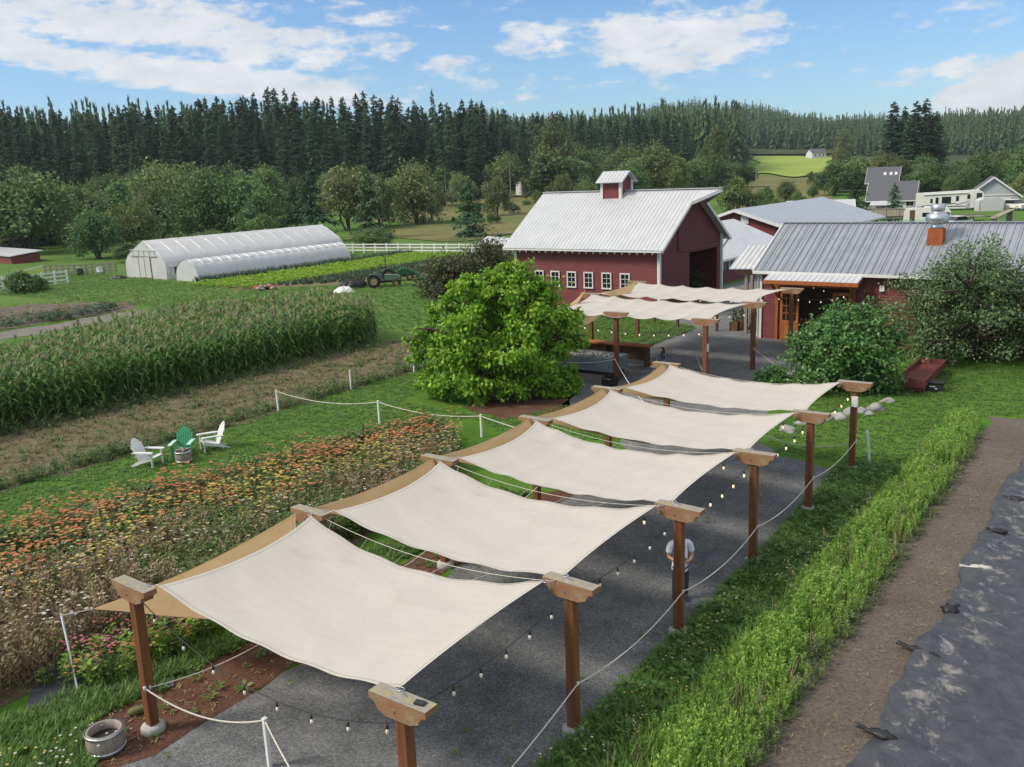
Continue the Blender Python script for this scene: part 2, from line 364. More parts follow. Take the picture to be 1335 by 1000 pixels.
M['lettuce'] = leafmat('lettuce_leaves', [(0.154, 0.297, 0.020), (0.242, 0.418, 0.028), (0.330, 0.506, 0.055), (0.176, 0.330, 0.022)], .3, .5, .0, .0)
M['leek'] = leafmat('blue_green_leek_leaves', [(.04, .085, .045), (.065, .12, .065), (.09, .15, .085), (.05, .1, .05)], .2, .5, .0, .0)
M['bloom_orange'] = leafmat('orange_petals', [(.58, .19, .075), (.62, .26, .11), (.55, .15, .07), (.60, .31, .19)], .25, .6, .0, .0)
M['bloom_yellow'] = leafmat('yellow_petals', [(.55, .42, .09), (.62, .5, .16), (.5, .36, .05), (.6, .5, .22)], .25, .6, .0, .0)
M['bloom_pink'] = leafmat('pink_petals', [(.55, .13, .2), (.62, .24, .3), (.5, .09, .12), (.65, .35, .38)], .25, .6, .0, .0)
M['bloom_white'] = leafmat('white_petals', [(.6, .58, .5), (.7, .68, .6), (.62, .6, .52), (.55, .5, .42)], .25, .6, .0, .0)
# ------------------------------------------------------------------ ground materials
def groundmat(name, stops, scale, fine=None, finemix=.5, bscale=30, bstr=.5, bdist=.03, rough=.95, stretch=None, rz=0.0, vor=None):
    m, t, p = nt(name); p.inputs['Roughness'].default_value = rough; p.inputs['Specular IOR Level'].default_value = .15
    a = ramp(t, stops, noise(t, scale, 8, .65, stretch=stretch, dist=.3))
    if fine:
        b = ramp(t, fine[1], noise(t, fine[0], 4, .7)); a = mix(t, finemix, a, b, 'MULTIPLY' if len(fine) > 2 else 'MIX')
    if vor:
        tc = t.nodes.new('ShaderNodeTexCoord'); v = N(t, 'ShaderNodeTexVoronoi', Scale=vor); t.links.new(tc.outputs['Object'], v.inputs['Vector'])
        sp = t.nodes.new('ShaderNodeSeparateColor'); t.links.new(v.outputs['Color'], sp.inputs[0])
        a = mix(t, 1.0, a, ramp(t, [(0, (.62, .62, .62)), (.6, (.96, .96, .96)), (1, (1.5, 1.5, 1.47))], sp.outputs[0]), 'MULTIPLY')
        bump(t, p, v.outputs['Distance'], bstr, bdist)
    else: bump(t, p, noise(t, bscale, 6, .7), bstr, bdist)
    t.links.new(a, p.inputs['Base Color'])
    return m
M['meadow'] = groundmat('meadow_grass', [(.3, (0.056, 0.125, 0.020)), (.5, (0.088, 0.168, 0.029)), (.72, (0.144, 0.200, 0.050))], .07, (2.5, [(.3, (.6, .62, .55)), (.7, (1.2, 1.2, 1.15))], 1), .8, 6, .8, .08)
M['lawn'] = groundmat('mown_lawn', [(.3, (0.065, 0.157, 0.018)), (.55, (0.094, 0.200, 0.025)), (.75, (0.132, 0.232, 0.043))], .25, (9, [(.28, (.55, .6, .5)), (.7, (1.25, 1.22, 1.2))], 1), .9, 40, .9, .05)
M['gravel'] = groundmat('blue_grey_gravel', [(.3, (0.138, 0.145, 0.149)), (.6, (0.193, 0.198, 0.202)), (.8, (0.237, 0.235, 0.231))], .35, (1.1, [(.3, (.70, .70, .71)), (.65, (1.14, 1.13, 1.11))], 1), .9, bstr=.9, bdist=.02, vor=38)
M['soil'] = groundmat('dry_brown_soil', [(.3, (0.123, 0.097, 0.083)), (.6, (0.164, 0.136, 0.118)), (.8, (0.204, 0.180, 0.158))], .6, (14, [(.3, (.5, .5, .5)), (.65, (1.2, 1.2, 1.2))], 1), .85, 22, .9, .06)
M['weedy'] = groundmat('weedy_dry_soil', [(.3, (0.137, 0.107, 0.072)), (.5, (0.176, 0.150, 0.094)), (.68, (0.111, 0.137, 0.052))], .5, (9, [(.3, (.5, .5, .5)), (.68, (1.3, 1.28, 1.2))], 1), .9, 20, .9, .06)
M['mulch'] = groundmat('bark_mulch', [(.3, (.10, .048, .032)), (.55, (.145, .075, .05)), (.8, (.19, .115, .08))], 1.2, (18, [(.3, (.4, .4, .4)), (.65, (1.3, 1.3, 1.3))], 1), .9, 30, 1.0, .05)
M['lane'] = groundmat('grey_dirt_lane', [(.3, (.14, .13, .115)), (.7, (.19, .18, .16))], .5, None, .5, 10, .5, .04)
M['pasture'] = groundmat('yellow_green_pasture', [(.3, (.16, .24, .035)), (.55, (.25, .31, .06)), (.8, (.31, .33, .10))], .012, None, .5, 2, .4, .1)
M['dry_pasture'] = groundmat('dry_tan_pasture', [(.3, (.08, .11, .03)), (.5, (.15, .15, .055)), (.75, (.20, .175, .085))], .06, (.6, [(.3, (.65, .65, .6)), (.7, (1.15, 1.15, 1.1))], 1), .8, 2, .5, .2)
M['forest_floor'] = groundmat('forest_floor', [(.3, (0.028, 0.042, 0.020)), (.7, (0.063, 0.077, 0.031))], .05, None, .5, 1, .5, .2)
def tarpmat():
    m, t, p = nt('black_silage_tarp'); p.inputs['Roughness'].default_value = .55; p.inputs['Specular IOR Level'].default_value = .5
    an = t.nodes.new('ShaderNodeAttribute'); an.attribute_name = 'dirt'
    ad = N(t, 'ShaderNodeMath', operation='MULTIPLY_ADD'); ad.inputs[1].default_value = .11; t.links.new(an.outputs['Fac'], ad.inputs[0]); t.links.new(noise(t, 2.6, 12, .74, dist=.35, stretch=(1, .8, 1)), ad.inputs[2])
    f = ramp(t, [(.62, (0, 0, 0)), (.665, (.5, .5, .5)), (.82, (1, 1, 1))], ad.outputs[0])
    c = mix(t, f, ramp(t, [(.3, (.032, .036, .043)), (.75, (.066, .071, .08))], noise(t, 3.0, 5)), ramp(t, [(.35, (.17, .165, .16)), (.7, (.36, .32, .28))], noise(t, 6, 6)))
    t.links.new(c, p.inputs['Base Color']); bump(t, p, noise(t, 3.0, 8, .6, dist=.3), .9, .09)
    return m
M['tarp'] = tarpmat()
# ------------------------------------------------------------------ sky and sun
SUN_EL, SUN_AZ = math.radians(44), math.radians(-101)          # azimuth from +Y, clockwise
to_sun = Vector((math.sin(SUN_AZ)*math.cos(SUN_EL), math.cos(SUN_AZ)*math.cos(SUN_EL), math.sin(SUN_EL)))
sl = bpy.data.lights.new('sun', 'SUN'); sl.energy = 3.4; sl.angle = math.radians(14); sl.color = (1, .90, .76)
so = bpy.data.objects.new('sun', sl); COL.objects.link(so); so.rotation_euler = to_sun.to_track_quat('Z', 'Y').to_euler(); so.location = (-60, -10, 60)
world = bpy.data.worlds.new('World'); S.world = world; world.use_nodes = True
wt = world.node_tree; bg = wt.nodes['Background']
sky = wt.nodes.new('ShaderNodeTexSky'); sky.sky_type = 'NISHITA'; sky.sun_disc = False
sky.sun_elevation = SUN_EL; sky.sun_rotation = SUN_AZ % (2*PI); sky.air_density = 1.0; sky.dust_density = .4; sky.ozone_density = 1.6
tcw = wt.nodes.new('ShaderNodeTexCoord'); sep = wt.nodes.new('ShaderNodeSeparateXYZ'); wt.links.new(tcw.outputs['Generated'], sep.inputs[0])
def wm(op, a, b=None, c=None):
    n = wt.nodes.new('ShaderNodeMath'); n.operation = op
    for i, v in enumerate((a, b, c)):
        if v is None: continue
        if isinstance(v, (int, float)): n.inputs[i].default_value = v
        else: wt.links.new(v, n.inputs[i])
    return n.outputs[0]
zz = wm('MAXIMUM', sep.outputs[2], 0.0)
den = wm('ADD', zz, .11)
cx = wm('DIVIDE', sep.outputs[0], den); cy = wm('DIVIDE', sep.outputs[1], den)
cmb = wt.nodes.new('ShaderNodeCombineXYZ'); pass
def wnoise(scale, detail, rough, off, dist=0.0):
    mp = wt.nodes.new('ShaderNodeMapping'); mp.inputs['Location'].default_value = off; wt.links.new(cmb.outputs[0], mp.inputs[0])
    n = wt.nodes.new('ShaderNodeTexNoise'); n.inputs['Scale'].default_value = scale; n.inputs['Detail'].default_value = detail
    n.inputs['Roughness'].default_value = rough; n.inputs['Distortion'].default_value = dist; wt.links.new(mp.outputs[0], n.inputs['Vector'])
    return n.outputs['Fac']
az = wm('ARCTAN2', sep.outputs[0], sep.outputs[1]); el = wm('ARCTAN2', sep.outputs[2], wm('SQRT', wm('ADD', wm('MULTIPLY', sep.outputs[0], sep.outputs[0]), wm('MULTIPLY', sep.outputs[1], sep.outputs[1]))))
wt.links.new(wm('MULTIPLY', az, 5.0), cmb.inputs[0]); wt.links.new(wm('MULTIPLY', el, 13.0), cmb.inputs[1])
def bank(a0, e0, wa, we, tilt=0.0):                            # soft elliptical region of the sky where a cloud bank sits
    da = wm('SUBTRACT', az, math.radians(a0)); de = wm('SUBTRACT', wm('SUBTRACT', el, math.radians(e0)), wm('MULTIPLY', da, tilt))
    q = wm('ADD', wm('POWER', wm('DIVIDE', da, math.radians(wa)), 2.0), wm('POWER', wm('DIVIDE', de, math.radians(we)), 2.0))
    return wm('MAXIMUM', wm('SUBTRACT', 1.0, q), 0.0)
def azel(px, py):
    d = ray(px, py); return math.degrees(math.atan2(d[0], d[1])), math.degrees(math.atan2(d[2], math.hypot(d[0], d[1])))
banks = None
for px, py, wp, hp, tilt, k in [(120, 20, 330, 42, -.06, .34), (330, 50, 230, 34, -.08, .34), (200, 92, 330, 26, -.14, .40), (890, 48, 150, 52, .06, .36), (690, 60, 75, 30, 0, .22), (600, 85, 80, 26, 0, .2),
                                (1325, 105, 95, 32, .25, .62), (1250, 92, 110, 18, .1, .25), (1180, 25, 140, 22, 0, .10), (1260, 18, 90, 22, 0, .12), (750, 110, 380, 26, 0, .12), (480, 22, 90, 20, 0, .2), (1330, 140, 160, 20, 0, .3)]:
    a0, e0 = azel(px, py)
    b_ = wm('MULTIPLY', bank(a0, e0, wp/20.4, hp/20.4, tilt), k)
    banks = b_ if banks is None else wm('MAXIMUM', banks, b_)
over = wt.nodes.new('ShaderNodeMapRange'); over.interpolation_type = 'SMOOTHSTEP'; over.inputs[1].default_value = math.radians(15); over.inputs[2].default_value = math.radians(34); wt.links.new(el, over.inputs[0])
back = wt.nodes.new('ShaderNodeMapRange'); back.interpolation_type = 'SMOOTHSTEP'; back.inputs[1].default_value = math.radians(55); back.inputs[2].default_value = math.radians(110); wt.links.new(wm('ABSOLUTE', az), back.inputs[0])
deck = wm('MAXIMUM', over.outputs[0], wm('MULTIPLY', back.outputs[0], .8))  # added unseen cloud deck, overhead and behind the camera, for fill light
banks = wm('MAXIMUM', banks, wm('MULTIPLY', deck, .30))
n1 = wnoise(1.5, 10, .62, (3.1, 1.7, 0), .25); n2 = wnoise(5.0, 8, .62, (8, 2, 0), .2)
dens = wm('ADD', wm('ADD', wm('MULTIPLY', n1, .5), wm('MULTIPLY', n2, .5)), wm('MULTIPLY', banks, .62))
cov = wt.nodes.new('ShaderNodeMapRange'); cov.interpolation_type = 'SMOOTHSTEP'; cov.inputs[1].default_value = .55; cov.inputs[2].default_value = .69; wt.links.new(dens, cov.inputs[0])
shade = wt.nodes.new('ShaderNodeMapRange'); shade.inputs[1].default_value = .41; shade.inputs[2].default_value = .70; shade.inputs[3].default_value = .62; shade.inputs[4].default_value = 1.0
wt.links.new(wnoise(3.2, 7, .6, (3.3, 1.45, 0)), shade.inputs[0])
ccol = wt.nodes.new('ShaderNodeMix'); ccol.data_type = 'RGBA'; ccol.inputs[6].default_value = (3.3, 3.8, 4.5, 1); ccol.inputs[7].default_value = (6.9, 6.85, 6.8, 1)
wt.links.new(shade.outputs[0], ccol.inputs[0])
tint = wt.nodes.new('ShaderNodeMix'); tint.data_type = 'RGBA'; tint.blend_type = 'MULTIPLY'; tint.inputs[0].default_value = 1.0; tint.inputs[7].default_value = (.64, .85, 1.08, 1)
wt.links.new(sky.outputs[0], tint.inputs[6])
cm = wt.nodes.new('ShaderNodeMix'); cm.data_type = 'RGBA'
wt.links.new(wm('MULTIPLY', cov.outputs[0], .92), cm.inputs[0]); wt.links.new(tint.outputs[2], cm.inputs[6]); cbr = wt.nodes.new('ShaderNodeVectorMath'); cbr.operation = 'SCALE'; wt.links.new(ccol.outputs[2], cbr.inputs[0]); wt.links.new(wm('ADD', 1.0, wm('MULTIPLY', deck, .2)), cbr.inputs['Scale'])  # clouds of the added fill deck are brightened further
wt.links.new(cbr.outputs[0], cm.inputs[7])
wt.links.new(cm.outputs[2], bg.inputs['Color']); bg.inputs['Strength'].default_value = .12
S.view_settings.view_transform = 'Standard'; S.view_settings.look = 'None'; S.view_settings.exposure = 0.2; S.view_settings.gamma = 1.0
S.cycles.max_bounces = 6; S.cycles.diffuse_bounces = 3; S.cycles.transparent_max_bounces = 8; S.cycles.sample_clamp_indirect = 6

# ------------------------------------------------------------------ terrain
PL = [(0, 0), (200, 0), (255, 3), (330, 8), (450, 18), (700, 28), (1500, 50), (5000, 60)]
PC = [(0, 0), (200, 0), (250, 1.5), (400, 5.0), (700, 16), (1000, 40), (1500, 78), (2200, 92), (5000, 92)]
PRr = [(0, 0), (230, 0), (300, 1), (450, 4), (700, 9), (1000, 17), (1500, 30), (2200, 40), (5000, 40)]
def _ip(p, d): return np.interp(d, [q[0] for q in p], [q[1] for q in p])
def terr(x, y):
    x = np.asarray(x, float); y = np.asarray(y, float)
    d = np.hypot(x, y); A = np.degrees(np.arctan2(x, y))
    wl = np.clip((-2-A)/8, 0, 1); wr = np.clip((A-12)/16, 0, 1)
    z = _ip(PL, d)*wl + _ip(PRr, d)*wr + _ip(PC, d)*(1-wl-wr)
    z = z+np.clip((d-650)/700, 0, 1)*(7*np.sin(A*.42+d*.0016)+4*np.sin(A*1.1-d*.003+1))
    return z*np.clip((85-np.abs(A))/25, 0, 1)
def tz(p): return float(terr(p[0], p[1]))
rings = [.5, 12, 30, 60, 100, 150, 190, 215, 240, 270, 300, 340, 390, 450, 520, 600, 700, 820, 1000, 1250, 1500, 1850, 2200, 3000, 4200, 7000]
na = 180
ga = np.radians(np.linspace(-180, 180, na, endpoint=False)); rr = np.array(rings)
gx = rr[:, None]*np.sin(ga); gy = rr[:, None]*np.cos(ga); gz = terr(gx, gy)
i, j = np.meshgrid(np.arange(len(rings)-1), np.arange(na), indexing='ij'); j2 = (j+1) % na
Fq = np.stack([i*na+j, (i+1)*na+j, (i+1)*na+j2, i*na+j2], -1).reshape(-1, 4)[:, ::-1]
ground = link('ground', np_mesh('ground', np.stack([gx, gy, gz], -1).reshape(-1, 3), Fq, smooth=True), M['meadow']); tag(ground, kind='structure')

def jitter(poly, step, j):
    out = []
    n = len(poly)
    for i in range(n):
        a, b = np.array(poly[i], float), np.array(poly[(i+1) % n], float); L = np.linalg.norm(b-a); k = max(1, int(L/step))
        nr = np.array([a[1]-b[1], b[0]-a[0]])/max(L, 1e-6)
        for q in range(k):
            t = q/k; out.append(a+(b-a)*t+nr*(rng.normal(0, j) if q else 0))
    return out
def sheet(name, poly, z, m, j=.15, step=.7):
    pts = jitter(poly, step, j)
    mb = MB(); mb.add([W(p[0], p[1], z) for p in pts], [tuple(range(len(pts)))])
    o = mb.build(name, M[m]); 
    if o.data.polygons[0].normal.z < 0: o.data.flip_normals()
    return tag(o, kind='structure')
sheet('lawn', [(-24.2, -16), (13, -16), (13, 41), (-6, 41.5), (-24.2, 60)], .006, 'lawn', 0)
GRAVEL = [(-6.4, -6), (.25, -6), (.25, 6), (.1, 13), (-.1, 18), (-.45, 21), (-2.6, 21.6), (-4.6, 23.5), (-5.2, 28), (-6.2, 34), (-6.4, 40), (-6.6, 42.4), (-11.2, 42.4), (-11.2, 48), (-12, 62), (-20.3, 62), (-20.3, 46.4), (-17.2, 45.2), (-17.0, 38), (-17.6, 33), (-18.2, 27.5), (-14.6, 27), (-12.8, 23.5), (-8.4, 20.8), (-6.7, 18.5), (-6.5, 10), (-6.1, 2)]
sheet('gravel_path', GRAVEL, .012, 'gravel', .12)
sheet('gravel_yard', [(-22.8, 62.1), (-8, 62.1), (-8, 84), (-23, 84)], .012, 'gravel', .1)
sheet('mulch_bed', [(-8.2, -1.6), (-6.5, -2.2), (-6.1, .5), (-6.3, 3), (-6.5, 10), (-6.7, 17), (-7.6, 17), (-7.8, 6), (-8.0, 1)], .018, 'mulch', .14)
sheet('mulch_ring', [(-16.8, 21.6), (-14.2, 20.7), (-12.6, 22.8), (-13.6, 25.6), (-16, 26.5), (-17.4, 24)], .012, 'mulch', .2)
sheet('mulch_edging', [(-17.5, 35.5), (-17.0, 35.5), (-17.1, 44.6), (-17.6, 44.8)], .018, 'mulch', .06)
sheet('soil_strip', [(2.7, -6), (5.4, -6), (5.4, 24), (9, 29.6), (9, 30.6), (2.6, 30.2)], .012, 'soil', .15)
sheet('weedy_strip', [(-31.6, -12), (-24, -12), (-23.8, 8), (-24.1, 24), (-24.6, 36), (-31.8, 39)], .012, 'weedy', .3)
sheet('corn_soil', [(-39, -12), (-31.6, -12), (-31.4, 31), (-40, 34.4), (-45, 30.5), (-46.4, 24), (-42, 12)], .018, 'weedy', .2)
sheet('dirt_lane', [(-62.4, -10), (-58.5, -10), (-58.6, 28), (-59.5, 34), (-62.4, 34)], .024, 'lane', .3, 1.2)
sheet('crop_soil', [(-78, 14), (-64, 14), (-64, 34), (-69, 37.5), (-78, 32)], .012, 'soil', .25, 1.5)
sheet('vegetable_soil', [(-77.5, 49.5), (-66, 46.5), (-56, 56), (-55, 66), (-60, 84), (-77, 84)], .012, 'weedy', .25, 1.5)
def patch(name, px0, px1, d0, d1, m, dz=.35, n=14, wob=.06):   # a field draped on the far slopes
    q = [PD(px0, 250, 100), PD(px1, 250, 100)]; A0, A1 = [math.atan2(p.x, p.y) for p in q]
    u = np.linspace(0, 1, n); U_, V_ = np.meshgrid(u, u, indexing='ij')
    e0 = 1+wob*np.sin(U_*7+1)*(1-V_); A = A0+(A1-A0)*U_+ .01*np.sin(V_*9)*(U_-.5); D = d0*e0+(d1-d0)*V_*(1+wob*np.sin(U_*5))
    x, y = D*np.sin(A), D*np.cos(A); z = terr(x, y)+dz
    i, j = np.meshgrid(np.arange(n-1), np.arange(n-1), indexing='ij')
    Fq = np.stack([i*n+j, (i+1)*n+j, (i+1)*n+j+1, i*n+j+1], -1).reshape(-1, 4)
    return tag(link(name, np_mesh(name, np.stack([x, y, z], -1).reshape(-1, 3), Fq[:, ::-1], smooth=True), M[m]), kind='structure')
patch('pasture', 985, 1082, 400, 680, 'pasture', .6)
patch('rough_pasture', 470, 705, 150, 330, 'dry_pasture', .1)
patch('rough_meadow', 960, 1085, 170, 385, 'dry_pasture', .1)
patch('slope_ground', 615, 976, 345, 735, 'forest_floor', .7, 16, .02)
patch('belt_ground', 1084, 1500, 262, 735, 'forest_floor', .45, 16, .02)
patch('forest_ground', -200, 640, 285, 700, 'forest_floor', .5)
patch('far_forest_ground', 560, 1500, 720, 2300, 'forest_floor', 1.5, 24, .02)
# ------------------------------------------------------------------ pergola posts, sails, ropes, lights
SP = 4.2573; LW = 6.724; PH = 2.73
def cap_poly(L, h):
    a = L/2; return [(-a, h), (a, h), (a, h*.66), (a-.07, h*.6), (a-.12, h*.42), (a-.15, h*.2), (a-.24, .03), (a-.3, 0), (-a+.3, 0), (-a+.24, .03), (-a+.15, h*.2), (-a+.12, h*.42), (-a+.07, h*.6), (-a, h*.66)]
def make_post(h, L=1.06, w=.185, foot=True):
    r = empty('pergola_post', (0, 0, 0), FR)
    MB().box((0, 0, h/2), (w, w, h), b=.012).build('post', M['post'], r)
    mb = MB(); bm = bmesh.new()
    mb.prism(cap_poly(L, .30), 'y', -.13, .13); c = mb.build('beam_cap', M['cap'], r, (0, 0, h-.02))
    MB().tube([(-.06, -.145, h+.11), (-.06, .145, h+.11)], .022, 8).build('bolt', M['steel'], r)
    if foot: MB().lathe([(.02, -.05), (.24, -.05), (.22, .12), (.17, .16), (.02, .16)], n=14).build('footing', M['concrete'], r)
    return r
PG = 'timber posts of the near shade sail pergola'
p0 = make_post(PH)
ordn = ['nearest', 'second', 'third', 'fourth', 'fifth', 'sixth']
rl = ['brown timber post with lichen yellowed cap, cut by the bottom picture edge', 'right hand post between the nearest and second cream sails', 'right hand timber post that the man in the white shirt stands behind',
      'right hand timber post between the third and fourth cream sail', 'right hand post at the end of the gravel, between fourth and fifth sail', 'right hand timber post carrying a white electric box under its cap']
ll = ['brown timber post at lower left with a grey cap and a white rope tied on', 'left row post whose cap holds the corner between the first and second cream sail', 'left row post whose cap holds the corner between the second and third cream sail',
      'left row post whose cap holds the corner between the third and fourth cream sail', 'left row post whose cap holds the corner between the fourth and fifth cream sail', 'left row post with cap in front of the seated woman']
for i in range(6):
    for X, lab in ((0, rl[i]), (-LW, ll[i])):
        o = p0 if (i == 0 and X == 0) else copy_tree(p0)
        o.location = W(X, SP*i); o.rotation_euler = (random.uniform(-.012, .012), random.uniform(-.012, .012), FR+random.uniform(-.03, .03))
        tag(o, lab, 'post', PG)
b_ = MB(); b_.box((0, 0, 0), (.2, .09, .34), b=.01); eb = b_.build('electric_box', M['white_paint'], None, W(.05, 5*SP-.15, 2.38), FR)
tag(eb, 'white electric box fixed under the cap of the last right hand post', 'electric box')
b_ = MB(); b_.box((0, 0, 0), (.16, .1, .035), b=.01); sb = b_.build('solar_sensor', M['black'], None, W(.3, .02, PH+.30), FR+.2)
tag(sb, 'small black sensor lying on top of the nearest post cap', 'sensor')
# far pergola: taller posts
FG = 'timber posts of the far shade sail pergola'
f0 = make_post(3.12, 1.25, .2, False)
FP = [(-8.6, 28.75, 'far pergola right front corner post with a small white tag board'), (-8.55, 34.2, 'far pergola right hand post in the middle, before the potted plants'), (-8.6, 39.7, 'far pergola right hand post nearest the orange doors'),
      (-13.3, 29.0, 'far pergola post in front of the blue trough with a rope tied round it'), (-17.0, 29.2, 'far pergola post hidden beside the bright yellow green tree'), (-17.95, 34.3, 'far pergola left post behind the wooden bar counter'), (-18.1, 39.9, 'far pergola rear left post on the lawn edge')]
for k, (X, Y, lab) in enumerate(FP):
    o = f0 if k == 0 else copy_tree(f0); o.location = W(X, Y); o.rotation_euler = (0, 0, FR+random.uniform(-.02, .02)); tag(o, lab, 'post', FG)
MB().box((0, 0, 0), (.02, .14, .36), b=.004).build('tag_board', M['white_paint'], f0, (.12, 0, 2.1))

def grid_mesh(name, fn, nu, nv, m, parent=None, thick=0.0):
    u = np.linspace(0, 1, nu); v = np.linspace(0, 1, nv); V = []
    for b in v:
        for a in u: V.append(fn(a, b))
    i, j = np.meshgrid(np.arange(nv-1), np.arange(nu-1), indexing='ij')
    F = np.stack([i*nu+j, i*nu+j+1, (i+1)*nu+j+1, (i+1)*nu+j], -1).reshape(-1, 4)
    me = np_mesh(name, np.array([tuple(p) for p in V]), F, smooth=True)
    uv = me.uv_layers.new(name='UVMap'); li = np.empty(len(me.loops), np.int32); me.loops.foreach_get('vertex_index', li)
    uvs = np.stack([u[li % nu], v[li//nu]], 1).astype(np.float32); uv.data.foreach_set('uv', uvs.ravel())
    o = link(name, me, m, parent)
    if thick: md = o.modifiers.new('thickness', 'SOLIDIFY'); md.thickness = thick; md.offset = 0
    return o
def sail(c00, c10, c01, c11, sag, sagv, inx, iny, label, scal=0.0, ns=5, edge=.02, nu=56, nv=28, group=None):
    o3 = Vector(c00)
    def fn(s, t):
        e = 4*t*(1-t); g = 4*s*(1-s)
        s2 = s*(1-(inx[0]+inx[1])*e)+inx[0]*e; t2 = t*(1-(iny[0]+iny[1])*g)+iny[0]*g
        p = (Vector(c00)*(1-s2)+Vector(c10)*s2)*(1-t2)+(Vector(c01)*(1-s2)+Vector(c11)*s2)*t2
        cx_ = math.cosh(1.2*(s-.5)*2)/math.cosh(1.2); z = -sag*(1-cx_)/(1-1/math.cosh(1.2)) - sagv*e
        if scal: z += scal*(abs(math.sin(PI*ns*s))**.7*-1+.55)*(1-.72*math.sin(PI*t))*min(1, 8*s, 8*(1-s))
        w = edge*math.sin(s*31+t*3)*(math.exp(-t/.07)+math.exp(-(1-t)/.07)) + .012*math.sin(s*9+t*17)*math.sin(t*6)
        w += .05*math.exp(-min(s, 1-s)/.06)*math.sin(t*PI*2)*.4
        return p+Vector((0, 0, z+w*min(1, 12*s, 12*(1-s))))
    r = empty('shade_sail', W(0, 0), 0, label, 'shade sail', group)
    r.location = o3
    sh = grid_mesh('cloth', lambda a, b: fn(a, b)-o3, nu, nv, M['sail'], r)
    for t0, nm in ((0, 'edge_cord'), (1, 'edge_cord')):
        MB().tube([fn(a, t0)-o3+Vector((0, 0, .012)) for a in np.linspace(0, 1, 40)], .006, 5).build(nm, M['rope'], r)
    for a_, b__ in ((0, 0), (1, 0), (0, 1), (1, 1)):
        q = fn(a_, b__)-o3; out = (q-(fn(.5, .5)-o3)); out.z = 0; out.normalize(); mb = MB(); R_ = Matrix.Rotation(PI/2, 3, 'X'); cpt = q+out*.05
        mb.tube([cpt+Vector((.045*math.cos(t_), .045*math.sin(t_), 0)) for t_ in np.linspace(0, 2*PI, 13)], .008, 5, cap=False); mb.tube([cpt+out*.04, cpt+out*.2+Vector((0, 0, .03))], .008, 5); mb.build('corner_ring', M['steel'], r)
    return r, fn
SG = 'cream shade sails of the near pergola'
sl_lab = ['largest nearest cream shade sail at lower left', 'second nearest cream shade sail, between the second and third pair of posts', 'middle cream shade sail of the near pergola with wavy front edge', 'fourth cream shade sail counting from the camera', 'fifth and smallest cream shade sail of the near pergola, in front of the seated woman']
for i in range(5):
    y0, y1 = SP*i+.16, SP*(i+1)-.22
    zc = PH+.29
    r, fn = sail(W(-6.22, y0+.05, zc), W(-.2, y0, zc), W(-6.5, y1, zc-.02), W(-.42, y1, zc-.03), .44-.04*i, .07, (.048, .025), (.032, .042), sl_lab[i], scal=(0, .0, .03, .015, .02)[i], ns=8, edge=.018, group=SG)
    mb = MB()                                                   # suspension cable the back edge is laced to
    A, B = Vector(W(-LW, y1+.18, zc)), Vector(W(0, y1+.18, zc)); pts = []
    for a in np.linspace(0, 1, 36):
        p = A.lerp(B, a); p.z -= .36*4*a*(1-a); pts.append(p)
    mb.tube(pts, .007, 5)
    for a in np.linspace(.1, .9, 6):
        k = A.lerp(B, a); k.z -= .36*4*a*(1-a); mb.tube([k, fn(a, 1)], .004, 4)
    tag(mb.build('suspension_cable', M['rope']), 'pale cable with short ties along the rear edge of the %s cream sail' % ('nearest', 'second', 'middle', 'fourth', 'fifth')[i], 'cable', 'cables the sails are tied to')
# far sails, scalloped
r, fn = sail(W(-16.7, 28.6, 3.28), W(-8.4, 28.8, 3.36), W(-17.7, 34.0, 3.38), W(-8.7, 33.8, 3.36), .10, .05, (.03, .05), (.02, .03), 'nearer of the two scalloped cream sails by the red barn', scal=.13, ns=6, edge=.0, group='scalloped sails of the far pergola', nu=90)
r, fn = sail(W(-17.7, 34.5, 3.38), W(-8.5, 34.4, 3.38), W(-17.9, 39.6, 3.36), W(-8.8, 39.4, 3.36), .10, .05, (.06, .05), (.02, .03), 'farther scalloped cream sail close to the barn and the orange doors', scal=.13, ns=6, edge=.0, group='scalloped sails of the far pergola', nu=90)
def tri_sail(A, B, C, label, inset=.10, sag=.1, group='tan triangular sails'):
    A, B, C = Vector(A), Vector(B), Vector(C); cen = (A+B+C)/3
    def fn(u, v):
        p = A*(1-u)+(B*(1-v)+C*v)*u
        w = (1-u, u*(1-v), u*v); k = 4*(w[0]*w[1]*(1-w[2])+w[1]*w[2]*(1-w[0])+w[0]*w[2]*(1-w[1]))
        near = 1-27*w[0]*w[1]*w[2]
        return p+(cen-p)*inset*k*near-Vector((0, 0, sag*k))+Vector((0, 0, .02*math.sin(u*13)*math.sin(v*9)))-A
    o = grid_mesh('tan_sail', fn, 24, 16, M['tan_sail']); o.location = A
    return tag(o, label, 'shade sail', group)
A0 = G(120, 794, 1.15)
tri_sail(A0, W(-6.95, SP-.25, PH+.25), W(-3.9, 1.9, 2.05), 'tan triangular sail at lower left, its low corner roped to a metal pole', .09, .08)
lb = ['tan strip of sail beside the left edge of the second cream sail', 'tan strip of sail beside the left edge of the middle cream sail', 'folded tan sail beside the left edge of the fourth cream sail', 'narrow rolled tan sail pointing up to the seated woman']
for i in range(1, 5):
    tri_sail(W(-LW-.18, SP*i+.1, PH+.24), W(-LW-.12, SP*(i+1)-.1, PH+.26), W(-3.9, SP*(i+.55), (2.05, 2.05, 1.95, 2.3)[i-1]), lb[i-1], .06, .08 if i < 4 else .2)
tri_sail(PD(764, 377, 47), PD(732, 402, 45.5), PD(733, 426, 46.5), 'tan sail beside the right edge of the bright green tree, below the barn windows', .08)
tri_sail(PD(772, 401, 47), PD(803, 400, 48), PD(745, 432, 46.5), 'tan triangle behind the bar counter with its low corner by the bright tree', .08)
